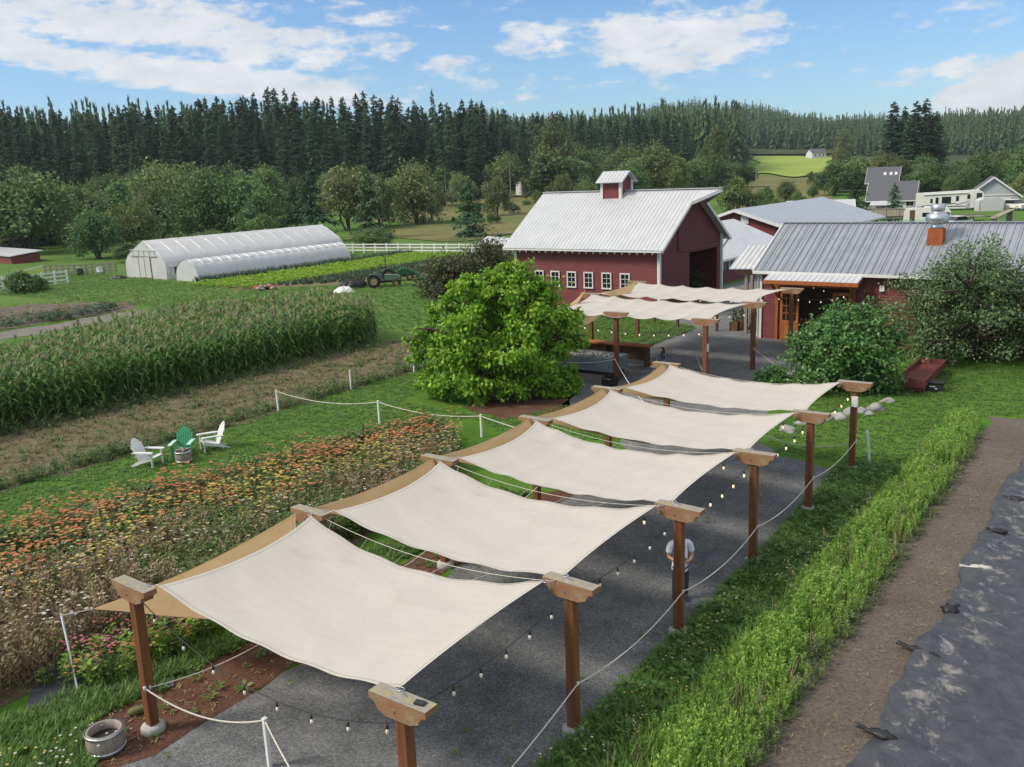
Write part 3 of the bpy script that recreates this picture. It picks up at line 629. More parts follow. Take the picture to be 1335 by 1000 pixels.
tri_sail(PD(832, 365, 51), PD(784, 381, 48), PD(816, 392, 49.5), 'tan sail between the rear caps of the far pergola, against the red barn wall', .08)

def sagpts(p, q, sag, n=14):
    p, q = Vector(p), Vector(q); o = []
    for a in np.linspace(0, 1, n):
        k = p.lerp(q, a); k.z -= sag*4*a*(1-a); o.append(k)
    return o
def rope(pts, sags, label, rad=.013, name='rope', m='rope', group='white boundary ropes', cat='rope', knots=True):
    mb = MB(); allp = []
    for k in range(len(pts)-1): allp += sagpts(pts[k], pts[k+1], sags[k] if isinstance(sags, (list, tuple)) else sags)[(1 if k else 0):]
    o = Vector(allp[0]); mb.tube([p-o for p in allp], rad, 6)
    if knots:
        for p in pts[:]: mb.lathe([(.0, -.05), (rad*2.2, -.03), (rad*2.2, .03), (0, .05)], Vector(p)-o, 6)
    return tag(mb.build(name, M[m], None, o), label, cat, group)
rope([W(.6, -3.6, .85)]+[W(.11, SP*i, 1.05) for i in range(1, 6)], [.3, .22, .22, .2, .18], 'long white rope sagging from post to post along the right row')
wp1 = G(352, 1000); wp1 = Vector((wp1.x, wp1.y, 0)); T1 = wp1+Vector((0, 0, .93))
rope([W(-LW+.1, -.1, .98), T1, G(395, 1030, .6)], [.28, .05], 'white rope from the lower left post to the white stake at the bottom edge', .016)
rope([W(-LW+.1, SP*i, .95) for i in range(0, 6)], .3, 'white rope strung along the left row under the sails', .012)
def stake(px, py, h, lab, lean=(0, 0)):
    g = G(px, py); r = empty('rope_stake', g, FR, lab, 'stake', 'white rope stakes')
    b = MB(); b.box((0, 0, h/2), (.07, .07, h), b=.008); b.build('stake_post', M['white_paint'], r)
    MB().box((0, 0, h+.012), (.085, .085, .024), b=.006).build('stake_cap', M['white_paint'], r)
    r.rotation_euler = (lean[0], lean[1], FR); return g+Vector((0, 0, h-.04))
stake(352, 1000, .95, 'white stake standing in the gravel at the bottom edge')
s1 = stake(363, 537, 1.0, 'white stake at the left end of the lawn rope, beyond the orange flowers')
s2 = stake(495, 553, 1.0, 'white stake in the middle of the lawn rope')
s3 = stake(628, 570, .9, 'white stake at the near end of the lawn rope, beside the tan sails')
stake(458, 508, .95, 'lone white stake at the edge of the weedy strip without rope')
stake(540, 486, .9, 'white stake under the left side of the bright green tree')
s6 = stake(1134, 606, 1.15, 'leaning white stake in the grass right of the last post', (0, -.12))
rope([s1, s2, s3, W(-LW, 4*SP, .95)], [.28, .22, .15], 'white rope hanging between stakes on the mown lawn', .017)
rope([W(.1, 5*SP, 1.0), W(-3.0, 5*SP+.6, .55), W(-LW, 5*SP, .95)], [.25, .2], 'white rope across the far end of the near pergola', .014)
rope([W(-17.2, 28.2, .95), W(-13.3, 28.85, 1.12), W(-LW-.4, 5*SP, .95)], [.2, .25], 'white rope tied round the post in front of the blue trough', .018)
rope([W(-8.6, 28.7, .9), W(-10.8, 32.5, .9)], [.1], 'thin rope rising from the far pergola front post', .01)
rope([W(-4.0, 30, .4), W(-8.45, 34.1, 1.1)], [.12], 'thin rope at the middle post of the far pergola', .012)
pole = G(103, 905); pt = G(80, 803, 1.25)
mb = MB(); mb.tube([(0, 0, -.05), Vector((pt.x-pole.x, pt.y-pole.y, 1.25))], .028, 8); tag(mb.build('tie_down_pole', M['steel'], None, pole), 'leaning galvanised pole at lower left holding the tan sail corner', 'pole')
rope([pt, A0], 0, 'short white rope from the metal pole to the tan sail', .012)
def lights(p, q, sag, n, label, lit=False, drop=.09):
    o = Vector(p); pts = sagpts(p, q, sag, 24); r = empty('string_lights', o, 0, label, 'string lights', 'festoon light strings')
    MB().tube([k-o for k in pts], .009, 5).build('cable', M['dark_rope'], r)
    for k in range(n):
        a = (k+.5)/n; c = Vector(p).lerp(Vector(q), a); c.z -= sag*4*a*(1-a); c -= o
        h = MB().lathe([(.004, 0), (.02, -.01), (.02, -.075), (.004, -.08)], c-Vector((0, 0, drop-.07)), 8).build('socket', M['dark_rope'], r)
        MB().lathe([(.004, 0), (.022, -.02), (.03, -.05), (.02, -.085), (.003, -.095)], c-Vector((0, 0, drop+.005)), 8).build('bulb', M['bulb_lit' if lit else 'bulb'], h)
for i in range(5):
    lights(W(-.08, SP*i+.15, PH-.02), W(-.08, SP*(i+1)-.15, PH-.02), .16, 6, ('black string of lights hanging beside the right edge of the nearest sail', 'black string of lights beside the second sail, above the white shirted man', 'black string of lights beside the right edge of the middle sail', 'black string of lights beside the right edge of the fourth sail', 'black string of lights beside the right edge of the fifth sail')[i], i >= 2)
lights(W(-LW, .1, PH-.05), W(0, .05, PH-.12), .75, 8, 'black string of lights sagging below the front edge of the nearest sail')
for i in (2, 3, 4): lights(W(-LW+.4, SP*i+.0, PH), W(-.4, SP*i+.0, PH), .5, 7, 'string of lights across the gap in front of the %s sail' % ('middle', 'fourth', 'fifth')[i-2], True)
lights(W(-17.0, 29.1, 2.9), W(-8.6, 28.9, 2.85), .35, 11, 'string of lit bulbs under the front edge of the far pergola', True)
lights(W(-17.8, 34.2, 2.9), W(-8.7, 34.3, 2.9), .4, 12, 'string of lit bulbs under the seam of the two scalloped sails', True)
lights(W(-18, 39.6, 3.0), W(-8.8, 39.6, 3.0), .4, 10, 'string of lit bulbs at the rear of the far pergola', True)
lights(W(-8.5, 39.6, 3.0), W(-6.0, 41.2, 3.1), .3, 5, 'short string of lit bulbs in front of the orange doors', True)
lights(W(-9.2, 44.2, 3.1), W(-5.4, 43.4, 3.0), .3, 6, 'string of lit bulbs inside the open doorway', True)

# ------------------------------------------------------------------ lawn chairs, barrels
def chair(name, X, Y, rot, m, marm, label):
    r = farm(name, X, Y, label, 'garden chair', 'adirondack chairs on the lawn', 0, rot)   # faces local -y
    mb = MB()                                                       # seat slats sloping back
    for k in range(6): y = -.30+k*.105; mb.box((0, y, .375-.028*k-.02), (.54, .092, .022), Matrix.Rotation(-.26, 3, 'X'), b=.004)
    mb.build('seat', M[m], r)
    mb = MB(); tilt = .42
    for k in range(7):
        x = (k-3)*.082; L = .88-.035*abs(k-3)**1.75*.9; d = Vector((x*.10, math.sin(tilt), math.cos(tilt)))
        p = Vector((x, .24, .24)); mb.bar(p, p+d*L, .074, .02, up=(0, -1, .3), b=.006)
    for h in (.18, .52): mb.box((0, .27+h*math.sin(tilt)+.02, .24+h*math.cos(tilt)), (.58, .025, .07), Matrix.Rotation(-tilt, 3, 'X'))
    mb.build('backrest', M[m], r)
    for s in (-1, 1):
        mb = MB(); mb.prism([(-.42, .60), (-.36, .62), (.30, .60), (.42, .585), (.42, .565), (-.42, .575)], 'x', -.07, .07); a = mb.build('armrest', M[marm], r, (s*.34, 0, 0))
        MB().box((s*.30, -.33, .29), (.09, .03, .58), b=.004).build('front_leg', M[m], r)
        MB().prism([(-.34, .30), (-.34, .42), (-.28, .42), (.36, .2), (.66, .03), (.64, 0), (.52, 0), (.2, .14)], 'x', s*.27-.014, s*.27+.014).build('rear_leg', M[m], r)
    return r
ca, cb, cc = FXY(G(196, 607)), FXY(G(232, 598)), FXY(G(276, 586))
chair('lawn_chair', *ca, 1.95, 'white_paint', 'white_paint', 'left white slatted garden chair turned towards the green chair')
chair('lawn_chair', cb[0], cb[1]+.25, .73, 'green_chair', 'mint', 'green slatted garden chair with pale mint arms')
chair('lawn_chair', *cc, -.35, 'white_paint', 'white_paint', 'right white slatted garden chair standing behind the barrel table')
def barrel(name, loc, h, r0, lab, cat, dark_inside):
    r = empty(name, loc, .3, lab, cat)
    prof = [(.0, 0), (r0*.86, 0), (r0*.97, h*.3), (r0, h*.55), (r0*.96, h*.85), (r0*.92, h), (r0*.80, h), (r0*.8, h*(.84 if not dark_inside else .6))]
    MB().lathe(prof, n=28).build('staves', M['grey_wood'], r)
    for z, k in ((.2, .95), (.93, .955)): MB().lathe([(r0*k+.012, h*z-.025), (r0*k+.02, h*z-.02), (r0*k+.022, h*z+.025), (r0*k+.008, h*z+.03)], n=28).build('hoop', M['steel'], r)
    MB().lathe([(.0, h*.62), (r0*.82, h*.62)] if dark_inside else [(0, h*.97), (r0*.9, h*.97)], n=24).build('filling' if dark_inside else 'top_board', M['soil' if not dark_inside else 'black'], r)  # planter disc is painted black as the shade of its empty inside
    return r
barrel('barrel_planter', G(140, 978), .44, .34, 'wooden half barrel planter with a metal rim at the lower left corner', 'planter', True)
bt = G(240, 603); bq = barrel('barrel_table', bt, .46, .30, 'small barrel table in front of the green garden chair', 'barrel table', False)
mb = MB()
for k in range(5): mb.box((random.uniform(-.17, .17), random.uniform(-.17, .17), .50), (.1, .26, .05), Matrix.Rotation(k*1.3, 3, 'Z'), b=.012)
tag(mb.build('kindling', M['grey_wood'], None, bt), 'few pieces of pale driftwood lying on the barrel table', 'wood')
# ------------------------------------------------------------------ buildings
def clapboard(mb, x0, x1, z0, z1, y, n, mi=0):                  # lapped horizontal boards facing -y
    h = (z1-z0)/n
    for k in range(n):
        a, b = z0+k*h, z0+(k+1)*h
        mb.add([(x0, y-.028, a), (x1, y-.028, a), (x1, y-.004, b), (x0, y-.004, b), (x0, y-.002, a), (x1, y-.002, a)], [(0, 1, 2, 3), (0, 4, 5, 1)], mi)
def window(parent, x, z, w, h, y, nx=2, nz=3, name='window', fw=.09, axis='y', sgn=-1, frame='white_trim', glass='dark_glass'):
    def B(mb, cx, cz, dx, dz, t, off):
        if axis == 'y': mb.box((cx, y+sgn*off, cz), (dx, t, dz))
        else: mb.box((y+sgn*off, cx, cz), (t, dx, dz))
    mb = MB()
    B(mb, x, z+h/2+fw/2, w+2*fw, fw, .06, .05); B(mb, x, z-h/2-fw/2, w+2*fw+.04, fw, .09, .06)
    for s in (-1, 1): B(mb, x+s*(w/2+fw/2), z, fw, h, .058, .049)
    for k in range(1, nx): B(mb, x-w/2+w*k/nx, z, .03, h, .03, .03)
    for k in range(1, nz): B(mb, x, z-h/2+h*k/nz, w, .03, .028, .031)
    f = mb.build(name, M[frame], parent)
    mb = MB(); B(mb, x, z, w, h, .012, .012); mb.build('pane', M[glass], f)
    return f
# --- the big red barn
barn = farm('red_barn', -20.4, 47.2, 'large red barn with a pale metal roof, hay hood and cupola', 'barn')
BW, BD, EZ, OH = 12.0, 10.2, 4.9, .65
AZ = EZ+.667*BD/2
mb = MB(); clapboard(mb, -BW, 0, 0, EZ, 0, 32); mb.build('front_wall', M['red_wall'], barn)
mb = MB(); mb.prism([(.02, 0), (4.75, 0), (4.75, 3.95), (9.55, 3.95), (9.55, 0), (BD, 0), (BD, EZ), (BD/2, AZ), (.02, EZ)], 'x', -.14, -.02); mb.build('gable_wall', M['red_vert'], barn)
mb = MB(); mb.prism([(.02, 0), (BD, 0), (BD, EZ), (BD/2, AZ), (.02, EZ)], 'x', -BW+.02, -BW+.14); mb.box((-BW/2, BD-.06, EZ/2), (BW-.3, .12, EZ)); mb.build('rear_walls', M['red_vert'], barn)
mb = MB(); mb.box((-3.5, 6.7, 2.1), (.1, 6.8, 4.1)); mb.box((-1.8, 3.4, 2.1), (3.3, .1, 4.1)); mb.box((-1.8, 6.8, 4.22), (3.3, 6.6, .1)); mb.box((-1.8, 6.8, .02), (3.3, 6.6, .04))
for k in range(12): mb.box((-3.43, 3.7+k*.52, 2.1), (.03, .03, 4))
it = mb.build('interior', M['brown_inside'], barn)
window(it, 6.3, 3.1, .8, .55, -3.44, 1, 1, 'interior_window', .1, 'x', 1, 'grey_wood')
mb = MB(); mb.box((.02, 5.1, 5.25), (.07, 4.6, 2.0))
for k in range(9): mb.box((.06, 2.85+k*.56, 5.25), (.02, .02, 2.0))
mb.build('loft_door', M['red_vert'], barn)
MB().bar((.04, 3.2, 4.22), (.04, 9.6, 4.22), .08, .09).build('door_track', M['dark_wood'], barn)
def roofplanes(mb, e0, r0, x0, x1, dy, hood=0.0, brk=0.0, th=.09):
    y0, z0 = e0; y1, z1 = r0
    for s in (1, -1):
        Y = (lambda q: q) if s == 1 else (lambda q: 2*y1-q)
        pts = [(x0, Y(y0), z0), (x1, Y(y0), z0)]
        if hood: yb = y0+(y1-y0)*brk; pts += [(x1, Y(yb), z0+(z1-z0)*brk), (x1+hood, Y(y1), z1)]
        else: pts += [(x1, Y(y1), z1)]
        pts += [(x0, Y(y1), z1)]
        mb.slab(pts, th)
        mb.ribs((x0+.05, Y(y0), z0), (x1-.05, Y(y0), z0), (x0+.05, Y(y1), z1), max(1, int((x1-x0)/.305)), .035, .028)
zE = EZ-.667*OH+.12; zR = AZ+.12
mb = MB(); roofplanes(mb, (-OH, zE), (BD/2, zR), -BW-.75, .55, 0, 1.75, .78)
mb.bar((-BW-.8, BD/2, zR+.03), (2.25, BD/2, zR+.03), .34, .05); roof = mb.build('roof', M['roof_pale'], barn)
mb = MB()
for s in (1, -1):
    Y = (lambda q: q) if s == 1 else (lambda q: BD-q)
    yb = -OH+(BD/2+OH)*.78; zb = zE+(zR-zE)*.78
    mb.bar((.56, Y(-OH), zE-.12), (.56, Y(yb), zb-.12), .05, .2); mb.bar((.56, Y(yb), zb-.12), (2.28, BD/2, zR-.13), .05, .19)
    mb.bar((-BW-.76, Y(-OH), zE-.12), (-BW-.76, BD/2, zR-.12), .05, .2)
    mb.bar((-BW-.7, Y(-OH-.02), zE-.10), (.5, Y(-OH-.02), zE-.10), .05, .10)
    for k in range(22): mb.box((-BW-.4+k*.58, Y(-OH+.3), zE-.1), (.07, .62, .13), Matrix.Rotation(.588*s, 3, 'X'))
mb.build('roof_trim', M['white_trim'], barn)
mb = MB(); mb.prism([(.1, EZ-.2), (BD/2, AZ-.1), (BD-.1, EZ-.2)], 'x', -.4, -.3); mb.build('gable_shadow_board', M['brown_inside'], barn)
mb = MB()
for x in (-BW-.01, .0): mb.box((x, -.02, EZ/2-.1), (.2, .16, EZ-.2))
mb.box((.03, BD+.02, EZ/2), (.22, .2, EZ)); mb.box((.03, .1, EZ/2-.1), (.06, .2, EZ-.2))
mb.bar((.03, BD, EZ-1.2), (.4, BD+.7, EZ-.35), .09, .09); mb.bar((.3, BD-.05, EZ-.35), (.3, BD+.85, EZ-.35), .09, .09)
mb.build('corner_boards', M['white_trim'], barn)
for X in (-30.28, -28.86, -27.44, -26.0, -24.5, -23.02): window(barn, X+20.4, 2.33, .62, 1.0, -.03, 2, 3)
cx = -26.55+20.4
mb = MB(); mb.box((cx, BD/2, zR), (1.6, 1.6, 1.7)); mb.prism([(BD/2-.8, zR+.8), (BD/2+.8, zR+.8), (BD/2, zR+1.32)], 'x', cx-.8, cx+.8); cup = mb.build('cupola', M['red_wall'], barn)
for sx in (-1, 1):
    for sy in (-1, 1): MB().box((cx+sx*.79, BD/2+sy*.79, zR), (.2, .2, 1.7)).build('corner_trim', M['white_trim'], cup)
mb = MB(); roofplanes(mb, (BD/2-1.2, zR+.65), (BD/2, zR+1.45), cx-1.15, cx+1.15, 0, th=.06); mb.build('cupola_roof', M['roof_pale'], cup)
mb = MB(); mb.tube([(cx, BD/2, zR+1.4), (cx, BD/2, zR+2.1)], .025, 6); mb.box((cx, BD/2, zR+2.0), (.55, .03, .12)); mb.prism([(cx+.2, zR+1.9), (cx+.5, zR+2.0), (cx+.2, zR+2.1)], 'y', BD/2-.012, BD/2+.012); mb.build('weather_vane', M['black'], cup)
# --- long red building on the right
rb = farm('long_red_building', -11.4, 42.5, 'long low red building with ribbed grey metal roof and orange doors', 'building')
RL, RD, RE = 26.0, 8.5, 4.15
RS = .505; RA = RE+RS*RD/2
mb = MB(); clapboard(mb, 0, 1.25, 0, RE, 0, 26); clapboard(mb, 5.15, RL, 0, RE, 0, 26); clapboard(mb, 1.25, 5.15, 3.25, RE, 0, 6); mb.build('front_wall', M['red_wall'], rb)
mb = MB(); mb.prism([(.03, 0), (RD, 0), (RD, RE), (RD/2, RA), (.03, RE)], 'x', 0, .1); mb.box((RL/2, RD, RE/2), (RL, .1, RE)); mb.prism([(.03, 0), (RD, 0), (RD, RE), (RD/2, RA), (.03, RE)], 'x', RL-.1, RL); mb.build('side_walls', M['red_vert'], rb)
mb = MB(); mb.box((3.2, 3.4, 1.7), (5.0, .08, 3.4)); mb.box((.75, 1.8, 1.7), (.08, 3.2, 3.4)); mb.box((5.7, 1.8, 1.7), (.08, 3.2, 3.4)); mb.box((3.2, 1.8, 3.36), (5, 3.3, .06)); mb.box((3.2, 1.8, .02), (5, 3.3, .04)); it = mb.build('interior', M['brown_inside'], rb)
mb = MB(); mb.box((3.4, .6, .5), (3.3, .5, 1.0)); mb.build('counter', M['dark_wood'], it); MB().box((3.4, .5, 1.03), (3.5, .8, .06), b=.01).build('counter_top', M['orange_wood'], it)
mb = MB()
for k in range(9): mb.box((2.2+k*.3+random.uniform(-.08, .08), .55, 1.06+.1), (.13, .13, random.uniform(.12, .3)), b=.02)
mb.build('counter_goods', M['grey_wood'], it)
mb = MB(); eY = -.5; eZ = RE-RS*.5+.1; rZ = RA+.1
roofplanes(mb, (eY, eZ), (RD/2, rZ), -.3, RL, 0, th=.08)
mb.bar((-.32, RD/2, rZ+.03), (RL, RD/2, rZ+.03), .3, .04)
roof = mb.build('roof', M['roof_grey'], rb)
mb = MB(); mb.ribs((-.22, eY, eZ+.004), (RL-.05, eY, eZ+.004), (-.22, RD/2, rZ+.004), int(RL/.4), .04, .05); mb.build('standing_seams', M['roof_grey'], roof)
mb = MB(); mb.bar((-.3, eY-.03, eZ-.09), (RL, eY-.03, eZ-.09), .06, .17); mb.bar((-.33, eY, eZ-.08), (-.33, RD/2, rZ-.08), .05, .17); mb.bar((-.33, RD-eY, eZ-.08), (-.33, RD/2, rZ-.08), .05, .17)
mb.box((.02, -.04, RE/2), (.16, .14, RE)); mb.build('trim', M['white_trim'], rb)
MB().tube([(-.1, -.45, eZ-.2), (-.1, -.12, eZ-.45), (-.12, -.12, .1)], .05, 8).build('downpipe', M['white_trim'], rb)
def door(x0, w, rot, hinge):
    mb = MB(); h = 2.85
    for z, t in ((.14, .28), (1.05, .16), (h-.09, .18)): mb.box((w/2, 0, z), (w, .055, t))
    for x in (.07, w-.07): mb.box((x, 0, h/2), (.14, .057, h))
    mb.box((w/2, .005, .6), (w-.2, .03, .8))
    for k in (1, 2): mb.box((w*k/3, 0, 1.95), (.035, .045, 1.6))
    for k in (1, 2, 3): mb.box((w/2, 0, 1.13+k*.42), (w-.2, .046, .035))
    o = mb.build('door', M['orange_wood'], rb, (x0, -.06, .03)); o.rotation_euler = (0, 0, rot)
    MB().box((w/2, 0, 1.95), (w-.2, .012, 1.6)).build('glass', M['dark_glass'], o)
    MB().tube([(w-.08, -.03, 1.0), (w-.08, -.09, 1.0), (w-.08, -.09, 1.15), (w-.08, -.03, 1.15)], .012, 6).build('handle', M['steel'], o)
door(1.2, 1.12, -.12, 0); door(4.15, 1.0, -.05, 0)
mb = MB(); mb.box((1.0, -.06, 1.6), (.16, .16, 3.2)); mb.box((5.3, -.06, 1.6), (.16, .16, 3.2)); mb.box((3.2, -.07, 3.2), (4.7, .14, .2)); mb.build('door_frame', M['orange_wood'], rb)
aw = [(.75, -.04, 3.98), (5.75, -.04, 3.98)]
mb = MB(); mb.slab([(.7, -1.45, 3.62), (5.85, -1.45, 3.62), (5.85, -.04, 4.0), (.7, -.04, 4.0)], .05); mb.ribs((.75, -1.45, 3.62), (5.8, -1.45, 3.62), (.75, -.04, 4.0), 17, .035, .03); awn = mb.build('awning', M['roof_pale'], rb)
mb = MB(); mb.box((3.28, -1.47, 3.5), (5.2, .07, .2)); mb.box((.72, -.75, 3.7), (.07, 1.4, .14), Matrix.Rotation(.26, 3, 'X')); mb.box((5.82, -.75, 3.7), (.07, 1.4, .14), Matrix.Rotation(.26, 3, 'X'))
for x in (1.05, 5.35): mb.bar((x, -.1, 2.5), (x, -1.25, 3.42), .1, .12)
mb.build('awning_frame', M['orange_wood'], awn)
MB().box((6.75, -.09, 3.2), (.26, .12, .32), b=.02).build('wall_box', M['white_paint'], rb)
vx, vy = 8.75, 2.45; vz = eZ+RS*(vy+.5)
mb = MB(); mb.box((vx, vy, vz+.25), (.76, .72, .95)); st = mb.build('vent_stack', M['terracotta'], rb)
MB().lathe([(.3, vz+.7), (.34, vz+.72), (.34, vz+.86), (.30, vz+.9), (.32, vz+1.0), (.56, vz+1.08), (.60, vz+1.25), (.56, vz+1.45), (.36, vz+1.55), (.30, vz+1.6), (.34, vz+1.66), (.36, vz+1.95), (.28, vz+2.0), (0, vz+2.02)], (vx, vy, 0), 20).build('exhaust_fan', M['steel'], st)
for x in (12.5, 16, 19): window(rb, x, 2.2, .9, 1.1, -.03, 2, 2)
# --- small porch canopy at its left corner
pc = farm('porch_canopy', -13.6, 43.0, 'small pale metal porch roof on timber posts at the corner of the long red building', 'porch')
mb = MB(); mb.slab([(0, 0, 3.95), (2.0, 0, 4.0), (2.0, 2.6, 5.15), (.0, 2.6, 5.1)], .07); mb.ribs((.05, 0, 3.955), (1.9, 0, 4.0), (.05, 2.6, 5.11), 6, .035, .03); mb.build('roof', M['roof_pale'], pc)
mb = MB(); mb.box((.9, .55, 1.8), (.18, .18, 3.6)); mb.box((.5, 2.4, 2.4), (.18, .18, 4.8)); mb.build('canopy_post', M['grey_wood'], pc); MB().prism(cap_poly(1.3, .28), 'y', -.09, .09).build('beam_cap', M['cap'], pc, (.9, .55, 3.55))
# --- white roofed shed between barn and long building (plan fixed by its eaves)
ws = farm('white_roofed_shed', -29.0, 60.0, 'low red shed with a white metal roof between barn and long red building', 'shed')
mb = MB()
for s in (-1, 1): mb.slab([(s*5.9, 0, 2.15), (s*5.9, 20.2, 2.15), (0, 20.2, 4.6), (0, 0, 4.6)], .12); mb.ribs((s*5.9, .1, 2.15), (s*5.9, 20.1, 2.15), (0, .1, 4.6), 40, .03, .02)
mb.build('roof', M['roof_pale'], ws)
mb = MB(); mb.prism([(-5.5, 0), (5.45, 0), (5.45, 2.2), (0, 4.4), (-5.5, 2.2)], 'y', .3, .4); mb.prism([(-5.5, 0), (5.45, 0), (5.45, 2.2), (0, 4.4), (-5.5, 2.2)], 'y', 19.7, 19.8)
mb.box((5.4, 10.05, .55), (.12, 19.3, 1.1)); mb.box((5.4, 10.05, 1.97), (.12, 19.3, .34)); mb.box((-5.4, 10.05, 1.1), (.12, 19.3, 2.2)); mb.build('wall', M['red_vert'], ws)
MB().box((5.36, 10.05, 1.45), (.05, 19.3, .72)).build('window_band', M['dark_glass'], ws)
mb = MB()
for k in range(14): mb.box((5.42, .9+k*1.4, 1.45), (.1, .16, .7))
mb.box((5.93, 10.1, 2.08), (.05, 20.2, .2)); mb.bar((5.9, 20.25, 2.05), (0, 20.25, 4.5), .05, .2); mb.build('white_trim', M['white_trim'], ws)
# --- red gabled hall behind
rh = farm('red_gabled_hall', -30.3, 84, 'red hall with a wide low blue grey roof behind the long red building', 'building')
gp_ = [(-7.2, 0), (7.2, 0), (7.2, 2.95), (0, 5.2), (-7.2, 2.95)]
mb = MB(); mb.prism(gp_, 'y', 0, .15); mb.prism(gp_, 'y', 27.8, 27.95); mb.box((7.12, 14, 1.45), (.15, 27.6, 2.9)); mb.box((-7.12, 14, 1.45), (.15, 27.6, 2.9)); mb.build('wall', M['red_wall'], rh)
mb = MB()
for s in (-1, 1): mb.slab([(s*7.9, -.6, 2.87), (s*7.9, 28.6, 2.87), (0, 28.6, 5.4), (0, -.6, 5.4)], .12); mb.ribs((s*7.9, -.5, 2.87), (s*7.9, 28.5, 2.87), (0, -.5, 5.4), 48, .03, .015)
mb.build('roof', M['roof_flat'], rh)
mb = MB()
for s in (-1, 1): mb.bar((s*7.9, -.64, 2.72), (0, -.64, 5.25), .06, .3)
mb.bar((7.93, -.6, 2.76), (7.93, 28.6, 2.76), .05, .2); mb.build('rake_board', M['white_trim'], rh); MB().box((1.0, -.06, 4.3), (.85, .1, .85)).build('gable_vent', M['white_trim'], rh)
# --- low blue roofed shed farther back
def backshed(name, px0, px1, dist, d, wall, ridge, base, lab, cat, mroof, mwall, yaw=None, base_py=None):
    a = PD(px0, 262, dist); b = PD(px1, 262, dist); z = base; L = (b-a).length
    ang = math.atan2(b.y-a.y, b.x-a.x)+(yaw or 0)
    r = empty(name, ((a.x+b.x)/2, (a.y+b.y)/2, z), ang, lab, cat)
    mb = MB(); mb.prism([(0, 0), (d, 0), (d, wall), (d/2, ridge), (0, wall)], 'x', -L/2, L/2); mb.build('wall', M[mwall], r)
    mb = MB(); k = (ridge-wall)/(d/2)
    for s in (0, 1):
        y0, y1 = (-.4, d/2) if s == 0 else (d+.4, d/2)
        mb.slab([(-L/2-.4, y0, wall-k*.4+.1), (L/2+.4, y0, wall-k*.4+.1), (L/2+.4, y1, ridge+.1), (-L/2-.4, y1, ridge+.1)], .12)
    mb.build('roof', M[mroof], r)
    mb = MB(); mb.bar((-L/2-.4, -.44, wall-k*.4), (L/2+.4, -.44, wall-k*.4), .05, .2)
    for x in (-L/2-.42, L/2+.42):
        mb.bar((x, -.4, wall-k*.4), (x, d/2, ridge), .05, .22); mb.bar((x, d+.4, wall-k*.4), (x, d/2, ridge), .05, .22)
    mb.build('fascia', M['white_trim'], r)
    return r, L
bs, L = backshed('blue_roofed_shed', 1028, 1112, 136, 9, 2.6, 3.75, 2.4, 'low shed with a light blue metal roof behind the hall, next to the dark conifer', 'shed', 'roof_pale', 'dark_wood')
bs.location.z = .6
# --- neighbours' houses
h1, L = backshed('grey_roofed_house', 1131, 1192, 196, 9, 1.95, 5.3, 0, 'white house with a long grey shingle roof behind the small round conifer', 'house', 'roof_shingle', 'siding_white', -.08)
for x in (-4, -1, 3.5): window(h1, x, 1.1, 1.3, .9, -.02, 2, 1, fw=.12)
MB().box((-1.5, -1.6, 1.3), (4.2, 2.8, .12), Matrix.Rotation(.22, 3, 'X')).build('porch_roof', M['roof_pale'], h1)
h2, L = backshed('tall_grey_roofed_house', 1129, 1168, 214, 9, 5.0, 8.0, 0, 'taller grey roofed house with three skylights behind the white house', 'house', 'roof_shingle', 'siding_grey', -.08)
for x in (.4, 1.6, 2.6): MB().box((x, 2.2, 6.66), (.55, .9, .1), Matrix.Rotation(.65, 3, 'X')).build('skylight', M['white_trim'], h2)
h3 = empty('grey_gabled_house', PD(1294, 262, 196), -.45, 'pale grey gabled house with white trim at the right edge beside the truck', 'house'); h3.location.z = 0
mb = MB(); mb.prism([(-4.4, 0), (4.4, 0), (4.4, 2.3), (0, 5.6), (-4.4, 2.3)], 'y', 0, 11); mb.build('wall', M['siding_grey'], h3)
mb = MB()
for s in (-1, 1): mb.slab([(s*5.0, -.5, 1.95), (s*5.0, 11.5, 1.95), (0, 11.5, 5.75), (0, -.5, 5.75)], .14)
mb.build('roof', M['roof_shingle'], h3)
mb = MB()
for s in (-1, 1): mb.bar((s*5.0, -.55, 1.82), (0, -.55, 5.6), .06, .3)
mb.build('rake_trim', M['white_trim'], h3); MB().box((0, -.04, 2.35), (8.8, .1, .22)).build('belt_trim', M['white_trim'], h3); MB().box((1.6, -.05, .95), (3.0, .08, 1.9)).build('garage_door', M['white_trim'], h3)
def farhouse(px, py, dist, w, d, wall, ridge, lab, mroof='roof_shingle', yaw=.2):
    a = PD(px, py, dist); r = empty('distant_house', (a.x, a.y, tz(a)), yaw, lab, 'house')
    MB().prism([(0, 0), (d, 0), (d, wall), (d/2, ridge), (0, wall)], 'x', -w/2, w/2).build('wall', M['siding_white'], r)
    mb = MB(); k = (ridge-wall)/(d/2)
    for y0, y1 in ((-.5, d/2), (d+.5, d/2)): mb.slab([(-w/2-.4, y0, wall-k*.5+.1), (w/2+.4, y0, wall-k*.5+.1), (w/2+.4, y1, ridge+.1), (-w/2-.4, y1, ridge+.1)], .15)
    mb.build('roof', M[mroof], r)
    for x in (-w*.28, w*.05, w*.3): window(r, x, wall*.6, w*.1, wall*.3, -.03, 1, 1, fw=.12)
    return r
farhouse(690, 222, 305, 5.5, 6, 4.2, 6.0, 'small white house with a grey roof at the forest edge above the barn', yaw=.35)
farhouse(1068, 203, 640, 10, 8, 4, 6.5, 'tiny white house far off at the top of the bright pasture')
farhouse(1311, 190, 900, 16, 10, 6, 10, 'tiny pale house among trees high on the right horizon')
